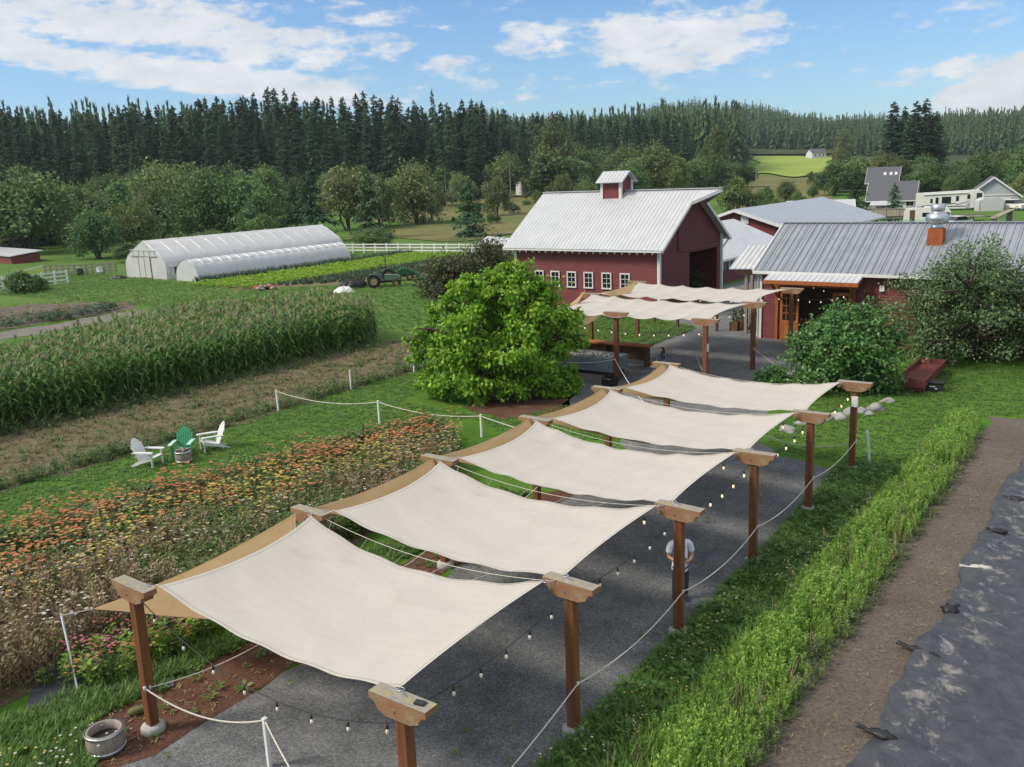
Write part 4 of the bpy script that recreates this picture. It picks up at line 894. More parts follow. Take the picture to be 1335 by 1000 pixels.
# --- low red shed at the left edge
ls = empty('low_red_shed', G(20, 342), FR-.12, 'long low red shed with a white roof at the far left edge', 'shed'); ls.location = ls.location+Vector((-2.6, 1.0, 0)); ls.scale = (1, 1, .68)
mb = MB(); mb.box((-4, 1.5, .9), (20, 4, 1.8)); mb.build('wall', M['red_wall'], ls); MB().slab([(-14.3, -.8, 1.75), (6.3, -.8, 1.75), (6.3, 4, 2.5), (-14.3, 4, 2.5)], .14).build('roof', M['roof_pale'], ls)
sh = empty('fence_shelter', G(647, 334), -.5, 'small open tin roofed shelter at the barn end of the white fence', 'shelter')
mb = MB(); mb.slab([(-1.9, -1.2, 1.75), (1.9, -1.2, 1.55), (1.9, 1.4, 2.1), (-1.9, 1.4, 2.4)], .1); mb.build('roof', M['roof_pale'], sh)
mb = MB(); mb.box((0, 1.1, .85), (3.2, .1, 1.7)); mb.box((-1.6, 0, .85), (.12, 2.2, 1.7)); mb.box((1.6, 0, .75), (.1, 2.2, 1.5)); mb.build('walls', M['grey_wood'], sh)
# --- greenhouse and low tunnel
def hoop_house(name, X, Y, w, L, prof, lab, nr, door=True, sagn=0, amp=.02):
    r = farm(name, X, Y, lab, 'greenhouse'); n = len(prof); ny = nr*4+1; V = []
    for k in range(ny):
        t = k/(ny-1); sw = amp*abs(math.sin(t*nr*PI))
        for i, (x, z) in enumerate(prof):
            c = 1-sw*(1 if 0 < i < n-1 else 0); V.append((x*c, t*L, z*c))
    i, j = np.meshgrid(np.arange(ny-1), np.arange(n-1), indexing='ij'); F = np.stack([i*n+j, i*n+j+1, (i+1)*n+j+1, (i+1)*n+j], -1).reshape(-1, 4)
    link('film_cover', np_mesh('film_cover', np.array(V), F, smooth=False), M['film'], r)
    for y in (0, L): MB().prism(prof, 'y', y-.02 if y else -.0, y+.02 if y else .03).build('end_wall', M['film'], r)
    mb = MB()
    for k in range(nr+1):
        y = L*k/nr; mb.tube([(x*.995, y, z*.995) for x, z in prof], .035, 5)
    for x, z in (prof[n//2], prof[n//2-2], prof[n//2+2]): mb.tube([(x*.99, 0, z*.985), (x*.99, L, z*.985)], .025, 5)
    mb.build('hoops', M['steel'], r)
    return r
gp = [(-4.1, 0), (-4.15, 1.0), (-4.05, 1.9), (-3.3, 2.65), (-2.1, 3.3), (-1.0, 3.85), (0, 4.3), (1.0, 3.85), (2.1, 3.3), (3.3, 2.65), (4.05, 1.9), (4.15, 1.0), (4.1, 0)]
gh = hoop_house('greenhouse', -87.4, 50.2, 8.2, 27, gp, 'large white plastic covered greenhouse with peaked roof', 14, amp=.006)
mb = MB()
for x in (-1.15, .0, 1.15): mb.box((x, -.06, 1.25), (.09, .06, 2.5))
mb.box((0, -.06, 2.5), (5.2, .06, .09)); mb.box((0, -.065, .08), (2.4, .06, .1)); df = mb.build('door_frame', M['grey_wood'], gh)
MB().box((-.57, -.05, 1.25), (1.05, .03, 2.4)).build('door', M['film'], df); MB().box((.57, -.05, 1.25), (1.05, .03, 2.4)).build('door', M['film'], df)
mb = MB(); mb.box((0, -.05, 3.2), (5.6, .05, .06))
for x in (-2.2, -1.1, 0, 1.1, 2.2): mb.box((x, -.05, 2.9), (.05, .05, .8))
mb.build('end_studs', M['white_trim'], gh)
MB().box((4.17, 7.5, .95), (.05, 13, .8)).build('side_opening', M['black'], gh)
mb = MB(); mb.tube([(4.2, .3, 1.38), (4.2, 26.5, 1.38)], .06, 8); mb.tube([(4.2, .3, 1.95), (4.2, 26.5, 1.95)], .03, 6)
for k in range(7): mb.box((4.2, .5+k*4, .7), (.06, .08, 1.4))
mb.build('rolled_curtain', M['film'], gh)
tp = [(-2.1, 0)]+[(-2.1*math.cos(a), 2.35*math.sin(a)**.85) for a in np.linspace(.12, PI-.12, 11)]+[(2.1, 0)]
hoop_house('low_tunnel', -79.2, 50.0, 4.2, 22.5, tp, 'long low white plastic tunnel alongside the greenhouse', 18, amp=.015)
# --- white rail fences
def rail_fence(name, p, q, n, h, lab, group=None, nr=3, m='white_paint'):
    p, q = Vector(p), Vector(q); r = empty(name, p, math.atan2((q-p).y, (q-p).x), lab, 'fence', group); L = (q-p).length
    for k in range(n+1): MB().box((L*k/n, 0, h/2), (.14, .14, h+.1)).build('fence_post', M[m], r)
    for j in range(nr):
        MB().box((L/2, -.085, h*(.92-.3*j)), (L, .03, .16)).build('rail', M[m], r)
    return r
rail_fence('white_rail_fence', G(446, 330), G(650, 331.5), 13, 1.35, 'long white three rail fence from the greenhouse to the barn')
rail_fence('white_rail_fence', G(-30, 382), G(89, 369.5), 7, 1.45, 'white rail fence at the far left in front of the low red shed', nr=4)
# ------------------------------------------------------------------ trees
def conifer(seed, h=30.0, R=4.6, nw=30, nb=8, z0=.10, leafw=.75, sparse=.0, shape=.85):
    g = np.random.default_rng(seed); P, D, Nn, Ls, Ws = [], [], [], [], []
    for w in range(nw):
        t = (w+g.random()*.8)/nw; t = t**.92; z = h*(z0+(1-z0)*t); Rw = R*((1-t)**shape)*(.75+.5*g.random())+.25
        if t < .12: Rw *= .55+t*3.5
        for b in range(nb):
            if g.random() < sparse: continue
            az = g.random()*2*PI; z = h*(z0+(1-z0)*min(.99, t+g.normal(0, .9/nw))); L = Rw*(.6+.55*g.random()); k = int(6+L*3.4); s = (np.arange(k)+.6)/k
            up = .25*(t-.35); zz = z+L*(up*s-.28*s**1.7)+(.10*L)*(s > .85)
            jx = g.normal(0, .10*L*s+.08, k)
            dx, dy = math.cos(az), math.sin(az)
            P.append(np.stack([dx*L*s-dy*jx, dy*L*s+dx*jx, zz+g.normal(0, .12, k)], 1))
            side = g.choice([-1, 1], k)*g.uniform(.2, 1.1, k); dd = np.stack([dx-dy*side, dy+dx*side, -.35+g.normal(0, .25, k)], 1); D.append(dd)
            Nn.append(np.stack([g.normal(0, .4, k), g.normal(0, .4, k), np.ones(k)], 1))
            Ls.append((.6+.6*g.random(k))*leafw*1.75*(1-.4*t)); Ws.append((.5+.4*g.random(k))*leafw*1.15*(1-.35*t))
    P.append(np.array([[0, 0, h*.985]]*5)); a = np.arange(5)*1.3; D.append(np.stack([np.cos(a)*.25, np.sin(a)*.25, np.ones(5)], 1)); Nn.append(np.stack([np.cos(a+1), np.sin(a+1), a*0+.1], 1)); Ls.append(np.full(5, 1.2)); Ws.append(np.full(5, .35))
    return leaves(np.concatenate(P), np.concatenate(D), np.concatenate(Nn), np.concatenate(Ls), np.concatenate(Ws))
def trunk_mesh(name, h, r, seed, limbs=()):
    g = np.random.default_rng(seed); mb = MB(); n = 7; pts = []; x = y = 0
    for k in range(n): pts.append((x, y, -.2+(h+.2)*k/(n-1))); x += g.normal(0, .012*h); y += g.normal(0, .012*h)
    mb.tube(pts, [r*(1.25 if k == 0 else 1)*(1-.85*k/(n-1)) for k in range(n)], 8)
    for (a, b, rr_) in limbs:
        a, b = Vector(a), Vector(b); m1 = a.lerp(b, .35)+Vector((g.normal(0, .06), g.normal(0, .06), .08))*(b-a).length; m2 = a.lerp(b, .7)+Vector((g.normal(0, .05), g.normal(0, .05), .06))*(b-a).length
        mb.tube([a, m1, m2, b], [rr_, rr_*.75, rr_*.5, rr_*.2], 6)
    return mb
def proto_tree(kind, V, F, lm, tmb):
    me = np_mesh('crown', V, F); me.materials.append(lm)
    t = bpy.data.meshes.new('trunk'); t.from_pydata(tmb.v, [], tmb.f); t.polygons.foreach_set('use_smooth', tmb.sm); t.materials.append(M['bark'])
    return kind, me, t
def place_tree(pr, loc, s, sz, rz, label, group, cat='tree'):
    kind, me, t = pr
    r = empty(kind, loc, rz, label, cat, group); r.scale = (s, s, sz)
    for nm, d in (('crown', me), ('trunk', t)):
        o = bpy.data.objects.new(nm, d); COL.objects.link(o); o.parent = r
    return r
def broadleaf(seed, h, w, n, leaf, lobes=9, base=.18, clusters=16, flat=.85, droop=.3, csig=.22, top=1.0, upright=0.0, low=.22, lobs=None):
    g = np.random.default_rng(seed); P, limbs, Dd = [], [], []
    lob = []
    for k in range(lobes):
        a = k*2.4+g.random()*.8; rr_ = w*.5*math.sqrt((k+.4)/lobes)*g.uniform(.62, .92); q = (k+.4)/lobes
        z = h*(base+(1-base)*(low+(.72-low)*g.random()*(1-.5*q)+.20*(1-q)))
        lr = w*(.15+.12*g.random())*(1-.1*q); lob.append((math.cos(a)*rr_, math.sin(a)*rr_, z, lr))
    lob.append((0, 0, h*(.80*top), w*.2)); lob.append((g.normal(0, .1*w), g.normal(0, .1*w), h*.55, w*.30))
    lob = [(x, y, min(z, h-lr*flat*.8), lr) for x, y, z, lr in lob]
    if lobs: lob = [(x-.5 if x < 2.5 else x-.8, y, z*1.11, r) for x, y, z, r in lobs]
    tot = sum(l[3]**2 for l in lob)
    for x, y, z, lr in lob:
        m = int(n*lr*lr/tot); d = unit(g.normal(0, 1, (clusters, 3))+np.array([0, 0, .35 if low > .1 else .05])); cr = lr*g.uniform(.55, 1.08, clusters)
        cc_ = np.array([x, y, z])+d*cr[:, None]*np.array([1, 1, flat*(1+upright)])
        idx = g.integers(0, clusters, m); p = cc_[idx]+g.normal(0, 1, (m, 3))*lr*csig*np.array([1, 1, .75])
        P.append(p); out = unit(p-np.array([x, y, z-.3*lr])); Dd.append(out)
        limbs.append(((0, 0, h*base*g.uniform(.5, 1.2)), (x, y, z), (.0175*w if n < 20000 else .008*w)+.02))
        for c_ in cc_[::3]: limbs.append(((x*.8, y*.8, z-.25*lr), tuple(c_), .012*w))
    P = np.concatenate(P); O = np.concatenate(Dd); k = P[:, 2] > max(.12, h*base*.35); P, O = P[k], O[k]; m = len(P)
    D = unit(O*.6+g.normal(0, .6, (m, 3))+np.array([0, 0, -droop])); Nn = unit(O*.5+np.array([0, 0, .8])+g.normal(0, .45, (m, 3)))
    L = leaf*g.uniform(.65, 1.35, m); V, F = leaves(P, D, Nn, L, L*g.uniform(.5, .8, m))
    return V, F, limbs
firs = []
for k in range(6):
    V, F = conifer(100+k, 30, (4.9, 5.6, 4.4, 5.2, 6.0, 4.1)[k], (30, 28, 32, 26, 30, 34)[k], 9, .05, .8, (0, .06, 0, .14, .03, .06)[k], (.85, .8, 1.0, .75, .9, .9)[k])
    firs.append(proto_tree('fir_tree', V, F, M['fir'], trunk_mesh('trunk', 29, .38, k)))
pine = []
for k in range(2):
    V, F = conifer(140+k, 12, 4.6, 17, 9, .06, .62, .05, .62); pine.append(proto_tree('pine_tree', V, F, M['fir'], trunk_mesh('trunk', 11.3, .25, k)))
mids = []
for k in range(6):
    h = 12; w = (11, 9, 12, 10, 8, 13)[k]; V, F, lm = broadleaf(200+k, h, w, 7500, .52, 12, .10, 22, .9, .25, .24)
    mids.append((V, F, trunk_mesh('trunk', h*.6, .25, k, lm[:40])))
mid_t = [proto_tree('alder_tree', V, F, M['leaf_mid'], t) for V, F, t in mids]
pale_t = [proto_tree('willow_tree', V, F, M['leaf_pale'], t) for V, F, t in mids[:3]]
V, F, lm = broadleaf(260, 20, 8, 8000, .5, 14, .05, 22, 1.3, -.3, .2, 1.0, .6); poplar = proto_tree('poplar_tree', V, F, M['leaf_mid'], trunk_mesh('trunk', 17, .3, 3, lm[:30]))
V, F, lm = broadleaf(261, 20, 9, 8000, .5, 14, .05, 22, 1.2, -.3, .2, 1.0, .5); ppale = proto_tree('poplar_tree', V, F, M['leaf_pale'], trunk_mesh('trunk', 17, .3, 4, lm[:30]))
def at(px, top, dist, pr, H, label, group, wk=1.0, base=None, cat='tree'):   # a tree so high that its tip reaches the picture height
    p = PD(px, top, dist); z0 = tz(p) if base is None else base
    if pr[0] in ('alder_tree', 'willow_tree', 'poplar_tree'): z0 -= .16*max(2.0, p.z-z0)
    hh = max(2.0, p.z-z0); s = hh/H
    return place_tree(pr, (p.x, p.y, z0-.1), s*wk, s, random.uniform(0, 2*PI), label, group, cat)
# --- dark fir forest: the wall on the left, then the middle distance
sk_l = [(0, 134), (40, 150), (80, 142), (120, 148), (160, 132), (200, 140), (240, 138), (280, 128), (320, 120), (360, 112), (400, 128), (440, 122), (480, 118), (520, 130), (560, 136), (600, 126), (625, 134)]
NFIR = 0
for row, (dist, n, dt, spread) in enumerate(((286, 46, 46, 22), (302, 48, 28, 15), (320, 50, 13, 12), (342, 52, 3, 9))):
    for k in range(n):
        px = -25+(655*(k+random.random()*.9)/n); top = np.interp(px, [q[0] for q in sk_l], [q[1] for q in sk_l])+dt*random.uniform(.5, 1.5)+random.uniform(-spread, spread)*.6
        at(px, top, dist+random.uniform(-9, 9)+(px > 480)*(px-480)*.12, random.choice(firs), 30, 'tall dark fir in the dense forest wall behind the greenhouse fields', 'firs of the dark forest wall', random.uniform(.8, 1.2)); NFIR += 1
for row, (d0, n, dt) in enumerate(((352, 26, 30), (385, 30, 16), (425, 34, 3))):
    for k in range(n):
        px = 600+(300*(k+random.random()*.9)/n); top = np.interp(px, [600, 640, 700, 800, 860, 900], [134, 140, 148, 146, 150, 156])+dt*random.uniform(.5, 1.5)+random.uniform(-7, 7)
        at(px, top, d0+random.uniform(-14, 14), random.choice(firs), 30, 'mid distance fir of the wooded slope above the red barn', 'firs on the slope above the barn', random.uniform(.8, 1.2)); NFIR += 1
for k in range(15):
    px = -10+44*k+random.uniform(-14, 14); at(px, random.uniform(204, 236), random.uniform(240, 262), random.choice(mid_t+pale_t[:1]), 12, 'rounded lighter tree standing at the foot of the dark fir forest wall', 'broadleaf trees at the foot of the fir forest', random.uniform(.7, 1.0))
for px, top, d, wk in ((1166, 134, 330, 1.6), (1180, 140, 338, 1.5), (1196, 133, 326, 1.5), (1209, 130, 334, 1.6), (1222, 146, 342, 1.7), (1189, 150, 322, 1.6), (1214, 152, 318, 1.5)):
    at(px, top, d, random.choice(firs[:3]), 30, 'tall dark fir of the isolated grove behind the campers on the right', 'firs of the isolated grove', wk); NFIR += 1
at(563, 118, 352, firs[3], 30, 'sparse thin topped fir standing above the others of the forest skyline', None, .5)
# --- far wooded hill, one mass
def far_conifer(seed, h, R, nt_=9, nb_=7):
    g = np.random.default_rng(seed); P, D, Nn, L, Wd = [], [], [], [], []
    for i_ in range(nt_):
        t = i_/nt_; z = h*(.10+.84*t)+g.normal(0, .01*h); r_ = R*(1-t)**.85*g.uniform(.8, 1.15)+.3
        for b in range(nb_):
            a = b*6.28/nb_+i_*1.7+g.normal(0, .25); q = g.uniform(.65, 1.25); P.append((0, 0, z+h*.07*g.uniform(.5, 1.4))); D.append((math.cos(a), math.sin(a), -h*.085/r_*g.uniform(.5, 1.2))); Nn.append((math.cos(a)*.5+g.normal(0, .3), math.sin(a)*.5+g.normal(0, .3), .8)); L.append(r_*q*1.15); Wd.append(r_*q*5.2/nb_)
    P += [(0, 0, h*.88)]*3; D += [(.1, 0, 1), (-.1, .05, 1), (0, -.1, 1)]; Nn += [(0, 1, 0), (1, 0, 0), (.7, .7, 0)]; L += [h*.14]*3; Wd += [.7]*3
    return leaves(np.array(P), np.array(D), np.array(Nn), L, Wd)
cv, cf = far_conifer(300, 27, 5.0); cv2, cf2 = far_conifer(301, 24, 5.6)
hp = []
for px in np.arange(560, 1560, 1.0):
    for q in range(15):
        d = math.exp(random.uniform(math.log(430 if px < 975 else 690), math.log(2300))); a = PD(px+random.random(), 240, d)
        if 965 < px < 1100 and d < 760: continue
        hp.append((a.x, a.y, tz(a)-.5))
n0_ = len(hp)
for k_ in range(950):
    a = PD(random.uniform(-40, 620), 240, random.uniform(352, 450)); hp.append((a.x, a.y, tz(a)-.5))
hp = np.array(hp); hs_ = np.where(np.arange(len(hp)) < n0_, 1.0, 1.02); hd = np.hypot(hp[:, 0], hp[:, 1]); half = rng.random(len(hp)) < .5; nearh = hd < 1000; mid1, mid2 = far_conifer(302, 27, 4.8, 22, 13), far_conifer(303, 25, 4.2, 20, 12)
parts = [scatter((V_, F_, np.zeros(len(F_), int)), hp[m_], rng.uniform(0, 6.28, m_.sum()), hs_[m_]*rng.uniform(.5, 1.12, m_.sum())**(1/hs_[m_]**2)*(1+.22*np.sin(hp[m_][:, 0]*.021+hp[m_][:, 1]*.013)*np.sin(hp[m_][:, 1]*.017))) for (V_, F_), m_ in (((cv, cf), half & ~nearh), ((cv2, cf2), ~half & ~nearh), (mid1, half & nearh), (mid2, ~half & nearh))]
stuff('far_forest', parts, M['fir_far'], 'distant conifer forest covering the hills behind the barn', 'forest')
# --- broadleaf trees between forest and fields (pixel x, tip, distance, prototype, width)
LM = [(18, 214, 175, 0, 1.1), (55, 262, 196, 1, 1.0), (95, 236, 188, 2, .9), (120, 262, 150, 3, 1.0), (150, 222, 200, 4, .9), (168, 255, 155, 0, .9), (195, 214, 215, 5, .9), (205, 236, 178, 2, .8), (232, 207, 210, 3, .9), (262, 208, 208, 1, 1.0), (265, 222, 170, 5, .95), (300, 206, 215, 0, .9), (312, 226, 168, 2, .9), (335, 238, 160, 3, .8), (345, 207, 225, 4, 1.0), (130, 285, 186, 5, .9), (90, 290, 190, 2, 1.0), (340, 268, 150, 1, .9)]
for q, (px, top, d, k, w) in enumerate(LM): at(px, top+7, d, mid_t[k], 12, 'rounded olive green tree in the belt between the greenhouse and the fir forest', 'rounded trees behind the greenhouse', w)
for px, top, d, k, w, lab in ((448, 215, 190, 0, .9, 'pale loose tree between two dark pines right of the greenhouse'), (490, 224, 196, 1, .7, 'pale small tree behind the dark pine near the white fence'), (538, 214, 200, 2, .85, 'pale yellow green tree left of the round dark pine'), (560, 236, 204, 0, .6, 'small pale tree leaning on the yellow green tree'), (646, 226, 215, 1, .75, 'loose grey green tree on the slope left of the barn roof'), (735, 226, 240, 2, .6, 'small yellow green bush tree above the barn roof'), (765, 232, 236, 0, .8, 'light green tree beside the barn cupola')):
    at(px, top, d, pale_t[k], 12, lab, None, w)
at(1100, 168, 455, ppale, 20, 'bright yellow green poplar pair left half at the edge of the bright pasture', None, .8); at(1092, 178, 460, ppale, 20, 'bright yellow green poplar pair right half at the edge of the bright pasture', None, .7)
at(935, 160, 300, poplar, 20, 'tall slender poplar standing right of the barn', None, .75); at(922, 176, 304, poplar, 20, 'second slender poplar just left of the tallest one', None, .7)
for px, top, d, k, w, lab in ((818, 206, 250, 0, .9, 'dark green round tree right of the barn cupola'), (852, 190, 262, 2, .9, 'large dark green tree behind the barn ridge'), (880, 200, 258, 3, .8, 'dark green tree between the big tree and the poplars'), (905, 205, 275, 1, .8, 'dark green tree beneath the slender poplars'), (962, 226, 190, 4, 1.0, 'round green tree in front of the rough meadow, right of the barn gable'), (975, 212, 310, 0, .9, 'dark tree at the left edge of the bright pasture'), (720, 168, 300, 5, .7, 'dark bushy tree above the small white house'), (700, 246, 236, 3, .6, 'low bush on the pasture below the small white house')):
    at(px, top, d, mid_t[k], 12, lab, None, w)
RM = [(1150, 198, 300, 0, 1.0), (1175, 206, 268, 1, 1.0), (1205, 204, 280, 2, .9), (1225, 212, 262, 3, .9), (1250, 206, 290, 4, 1.1), (1262, 218, 255, 5, .8), (1285, 208, 285, 0, .8), (1305, 198, 300, 2, 1.0), (1330, 200, 300, 1, 1.0), (1345, 192, 260, 5, .9), (1128, 206, 330, 3, 1.0), (1082, 216, 330, 5, .8), (1058, 222, 320, 1, .7), (1335, 224, 235, 0, .8), (1240, 228, 245, 2, .6)]
for k_ in range(34): RM.append((random.uniform(1086, 1350), random.uniform(200, 226), random.uniform(255, 400), random.randrange(6), random.uniform(.9, 1.3)))
for k_ in range(34):
    px = random.uniform(650, 975); px += 60*(662 < px < 716); at(px, np.interp(px, [650, 800, 975], [205, 196, 222])+random.uniform(-12, 18), random.uniform(262, 400), random.choice(mid_t), 12, 'leafy dark tree on the slope between barn roof and fir forest', 'leafy trees on the slope above the barn', random.uniform(.9, 1.3))
for px, top, d, k, w in RM: at(px, top, d, mid_t[k] if k else pale_t[0], 12, 'leafy tree in the belt behind the campers and grey roofed houses', 'leafy trees behind the campers', w)
for px, top, d, k, w in [(1000, 240, 215, 1, .8), (1025, 236, 230, 2, .9), (1040, 246, 205, 3, .7), (990, 252, 190, 5, .7), (950, 262, 165, 4, .7), (1060, 240, 240, 0, .7), (1012, 258, 180, 2, .5)]: at(px, top, d, mid_t[k], 12, 'low scrubby tree in the rough meadow right of the barn', 'scrub of the rough meadow', w)
# pines nearer the farm
for px, top, d, w, lab in ((610, 236, 152, 1.0, 'round dark pine by itself behind the white fence'), (402, 222, 158, .85, 'dark pine directly behind the greenhouse end'), (478, 224, 160, .85, 'dark pine behind the left end of the white fence'), (380, 240, 166, .8, 'dark pine left of the greenhouse end'), (40, 234, 198, .8, 'dark conifer at the far left above the low red shed'), (4, 214, 190, .8, 'dark conifer at the left picture edge')):
    at(px, top, d, random.choice(pine), 12, lab, None, w)
at(1118, 218, 150, pine[0], 12, 'dark pointed conifer beside the blue roofed shed', None, .62); at(1167, 240, 172, pine[1], 12, 'small round dark conifer in front of the white house', None, .85)
for k in range(26):
    px = random.uniform(-10, 500); d = random.uniform(182, 200) if px < 150 else random.uniform(139, 150); at(px, np.interp(px, [0, 160, 400, 500], [312, 318, 300, 300])+random.uniform(-10, 6), d, random.choice(mid_t), 12, 'low bramble bush along the field edge behind the greenhouse and left shed', 'brambles along the field edge', 1.6, cat='bush')
for k in range(24):
    px = random.uniform(500, 720); d = random.uniform(180, 300); p = PD(px, 262, d); place_tree(random.choice(mid_t), (p.x, p.y, tz(p)-.1), random.uniform(.12, .3), random.uniform(.1, .22), k, 'low dark shrub scattered over the rough pasture left of the barn', 'shrubs of the rough pasture', 'shrub')
# --- garden trees close by
def ztop(x, y, py):
    lo, hi = 0., 40.
    for _ in range(40):
        m_ = (lo+hi)/2; d = np.array([x, y, m_-CH]); yy = 500-CF*(d@_U)/(d@_F)
        if yy > py: lo = m_
        else: hi = m_
    return lo
def garden(kind, px, py, top, w, n, leaf, lm, label, cat, seed, lobes=14, base=.12, cl=26, flat=.9, droop=.3, csig=.2, tr=.16, dx=0, hk=1.0, trf=.5, lobs=None):
    g0 = G(px, py); h = ztop(g0.x, g0.y, top)*hk; V, F, limbs = broadleaf(seed, h, w, n, leaf, lobes, base, cl, flat, droop, csig, low=.07, lobs=lobs)
    V = V+np.array([dx, 0, 0])*np.clip(V[:, 2:3]/h*2, 0, 1)
    r = empty(kind, g0, 0, label, cat)
    link('crown', np_mesh('crown', V, F), M[lm], r); trunk_mesh('trunk', h*trf, tr, seed, [(a, (b[0]+dx*min(1, b[2]/h*2), b[1], b[2]), q) for a, b, q in limbs]).build('trunk', M['bark'], r, fix=False)
    return r
garden('bright_green_tree', 662, 512, 342, 7.6, 33000, .20, 'leaf_bright', 'big bright yellow green tree with drooping leaves left of the pergolas', 'tree', 11, 30, .01, 11, .8, .8, .20, .14, 0, 1.0, .5, [(1.5, 0, 4.6, .7), (.5, -.3, 4.3, 1.1), (2.0, .5, 4.0, 1.0), (-1.6, 0, 3.9, .7), (-1.0, .6, 3.9, 1.1), (-2.6, -.3, 2.9, .75), (-3.1, .4, 2.2, .65), (-3.3, -.8, 2.9, .3), (-2.6, .2, 3.7, .35), (-1.2, .1, 4.75, .4), (.3, -.2, 5.0, .35), (2.6, -.1, 4.3, .4), (4.1, 0, 3.3, .3), (4.2, -.3, 2.2, .35), (-2.1, -1.4, 2.2, .9), (-2.3, 0, 1.3, .8), (-1.0, -1.8, 3.0, 1.1), (-.9, -2.0, 1.5, 1.0), (.6, -2.1, 2.2, 1.1), (.3, -1.7, .95, .85), (1.7, -1.5, 3.2, 1.0), (2.0, -1.6, 1.4, .9), (3.0, -.4, 3.5, .8), (3.3, .2, 2.3, .9), (3.1, 0, 1.2, .8), (0, 1.6, 3.2, 1.3), (-1.6, 1.7, 2.3, 1.2), (1.8, 1.7, 2.4, 1.2), (0, 0, 2.4, 1.3), (-3.7, .1, 1.7, .4), (.9, .2, 5.0, .6), (-1.5, -.8, 4.5, .55), (3.7, -.3, 2.9, .5), (-.2, .3, 4.7, .7), (1.7, 0, 5.25, .4), (1.3, -.2, 4.6, .6), (-2.0, -1.5, .6, .8), (-.9, -2.0, .6, .75), (.8, -1.9, .5, .75), (2.1, -1.4, .6, .75), (-3.0, -.5, .75, .6), (-3.9, .2, 2.4, .28)])
garden('glossy_bush', 1098, 506, 398, 4.7, 21000, .17, 'leaf_bush', 'dense rounded glossy green bush in front of the long red building', 'bush', 12, 18, .06, 34, .95, .3, .2, .1)
garden('apple_tree', 1262, 470, 306, 7.6, 32000, .135, 'leaf_apple', 'spreading grey green apple tree hiding the right half of the red building', 'tree', 13, 32, .02, 16, 1.0, .05, .16, .09, 0, .93)
garden('low_green_shrub', 1312, 462, 398, 4.4, 9000, .15, 'leaf_apple', 'low spreading shrub under the right side of the apple tree', 'shrub', 14, 12, .05, 24, .8, .3, .2, .06)
garden('dark_shrub', 585, 388, 335, 5.8, 7000, .24, 'leaf_dark', 'brownish green shrub left of the bright tree, by the tractor', 'shrub', 15, 12, .05, 24, .95, .2, .22, .1)
garden('dark_shrub', 640, 384, 318, 6.6, 8000, .24, 'leaf_dark', 'dark shrub between the bright tree and the barn corner', 'shrub', 16, 12, .05, 24, .95, .2, .22, .1)
garden('small_round_shrub', 737, 513, 486, 1.7, 3500, .13, 'leaf_bright', 'small round shrub at the right foot of the bright tree', 'shrub', 17, 9, .05, 20, .95, .2, .22, .05)
garden('airy_shrub', 852, 392, 338, 4.2, 3200, .17, 'leaf_apple', 'thin airy shrub at the barn corner under the gable', 'shrub', 18, 9, .2, 16, 1.1, -.1, .2, .06)
garden('airy_shrub', 905, 385, 352, 3.0, 1800, .17, 'leaf_apple', 'second thin shrub in front of the barn gable wall', 'shrub', 19, 8, .2, 14, 1.1, -.1, .2, .05)
garden('low_green_shrub', 1005, 505, 478, 1.9, 2500, .12, 'leaf_bush', 'low grey green shrub left of the dense glossy bush', 'shrub', 20, 8, .05, 18, .7, .2, .22, .04)
garden('low_green_shrub', 30, 382, 356, 3.6, 2500, .3, 'leaf_mid', 'small bush in front of the left white rail fence', 'shrub', 21, 8, .05, 18, .8, .2, .22, .06)
garden('low_green_shrub', 50, 378, 362, 2.0, 1600, .3, 'leaf_mid', 'smaller bush at the middle of the left white rail fence', 'shrub', 22, 8, .05, 18, .8, .2, .22, .06)

# ------------------------------------------------------------------ field crops and ground cover
def quads(V, F): return np.asarray(V, float), np.asarray(F, int)
def tmpl(parts):                                               # parts: (V,F,material index)
    return merge([(V, F, np.full(len(F), m)) for V, F, m in parts])
def strip(p0, d, L, w, bend, n=3, tw=0.0):
    d = Vector(d).normalized(); s = d.cross(Vector((0, 0, 1))); s = s.normalized() if s.length > .01 else Vector((1, 0, 0)); V = []; p = Vector(p0)
    for k in range(n+1):
        t = k/n; ww = w*(1-t**2)*.5+.002; s2 = s*math.cos(tw*t)+Vector((0, 0, 1))*math.sin(tw*t); V += [tuple(p-s2*ww), tuple(p+s2*ww)]; p = p+d*(L/n); d = (d+Vector((0, 0, -bend/n))).normalized()
    return quads(V, [(2*k, 2*k+1, 2*k+3, 2*k+2) for k in range(n)])
def corn_t(seed):
    g = random.Random(seed); h = g.uniform(2.15, 2.6); P = [(*strip((0, 0, 0), (g.uniform(-.04, .04), .02, 1), h, .045, .02, 2), 0), (*strip((0, 0, 0), (.02, g.uniform(-.04, .04), 1), h, .05, .02, 2, 1.2), 0)]
    for k in range(11):
        z = .3+(h-.5)*k/10; a = k*PI+g.uniform(-.8, .8); P.append((*strip((0, 0, z), (math.cos(a), math.sin(a), 1.1), g.uniform(.7, 1.05), .125, 2.4, 4), 0))
    for k in range(6): a = g.uniform(0, 6.28); P.append((*strip((0, 0, h-.08), (math.cos(a)*.55, math.sin(a)*.55, 1), g.uniform(.25, .42), .05, .9, 2), 1))
    return tmpl(P)
corn = [corn_t(k) for k in range(5)]
CORN = [(-38, -14), (-32.2, -14), (-32.0, 31.8), (-33.5, 33.2), (-40.3, 35), (-44.3, 30), (-45.3, 24), (-43, 18), (-41, 13), (-39, 2)]
cp = []
for r_ in np.arange(-61, -32.2, .82):
    ys = np.arange(-14, 36, .24); cp.append(np.stack([np.full(len(ys), r_)+rng.normal(0, .06, len(ys)), ys+rng.normal(0, .08, len(ys))], 1))
cp = np.concatenate(cp); cp = cp[inpoly(cp, CORN)]
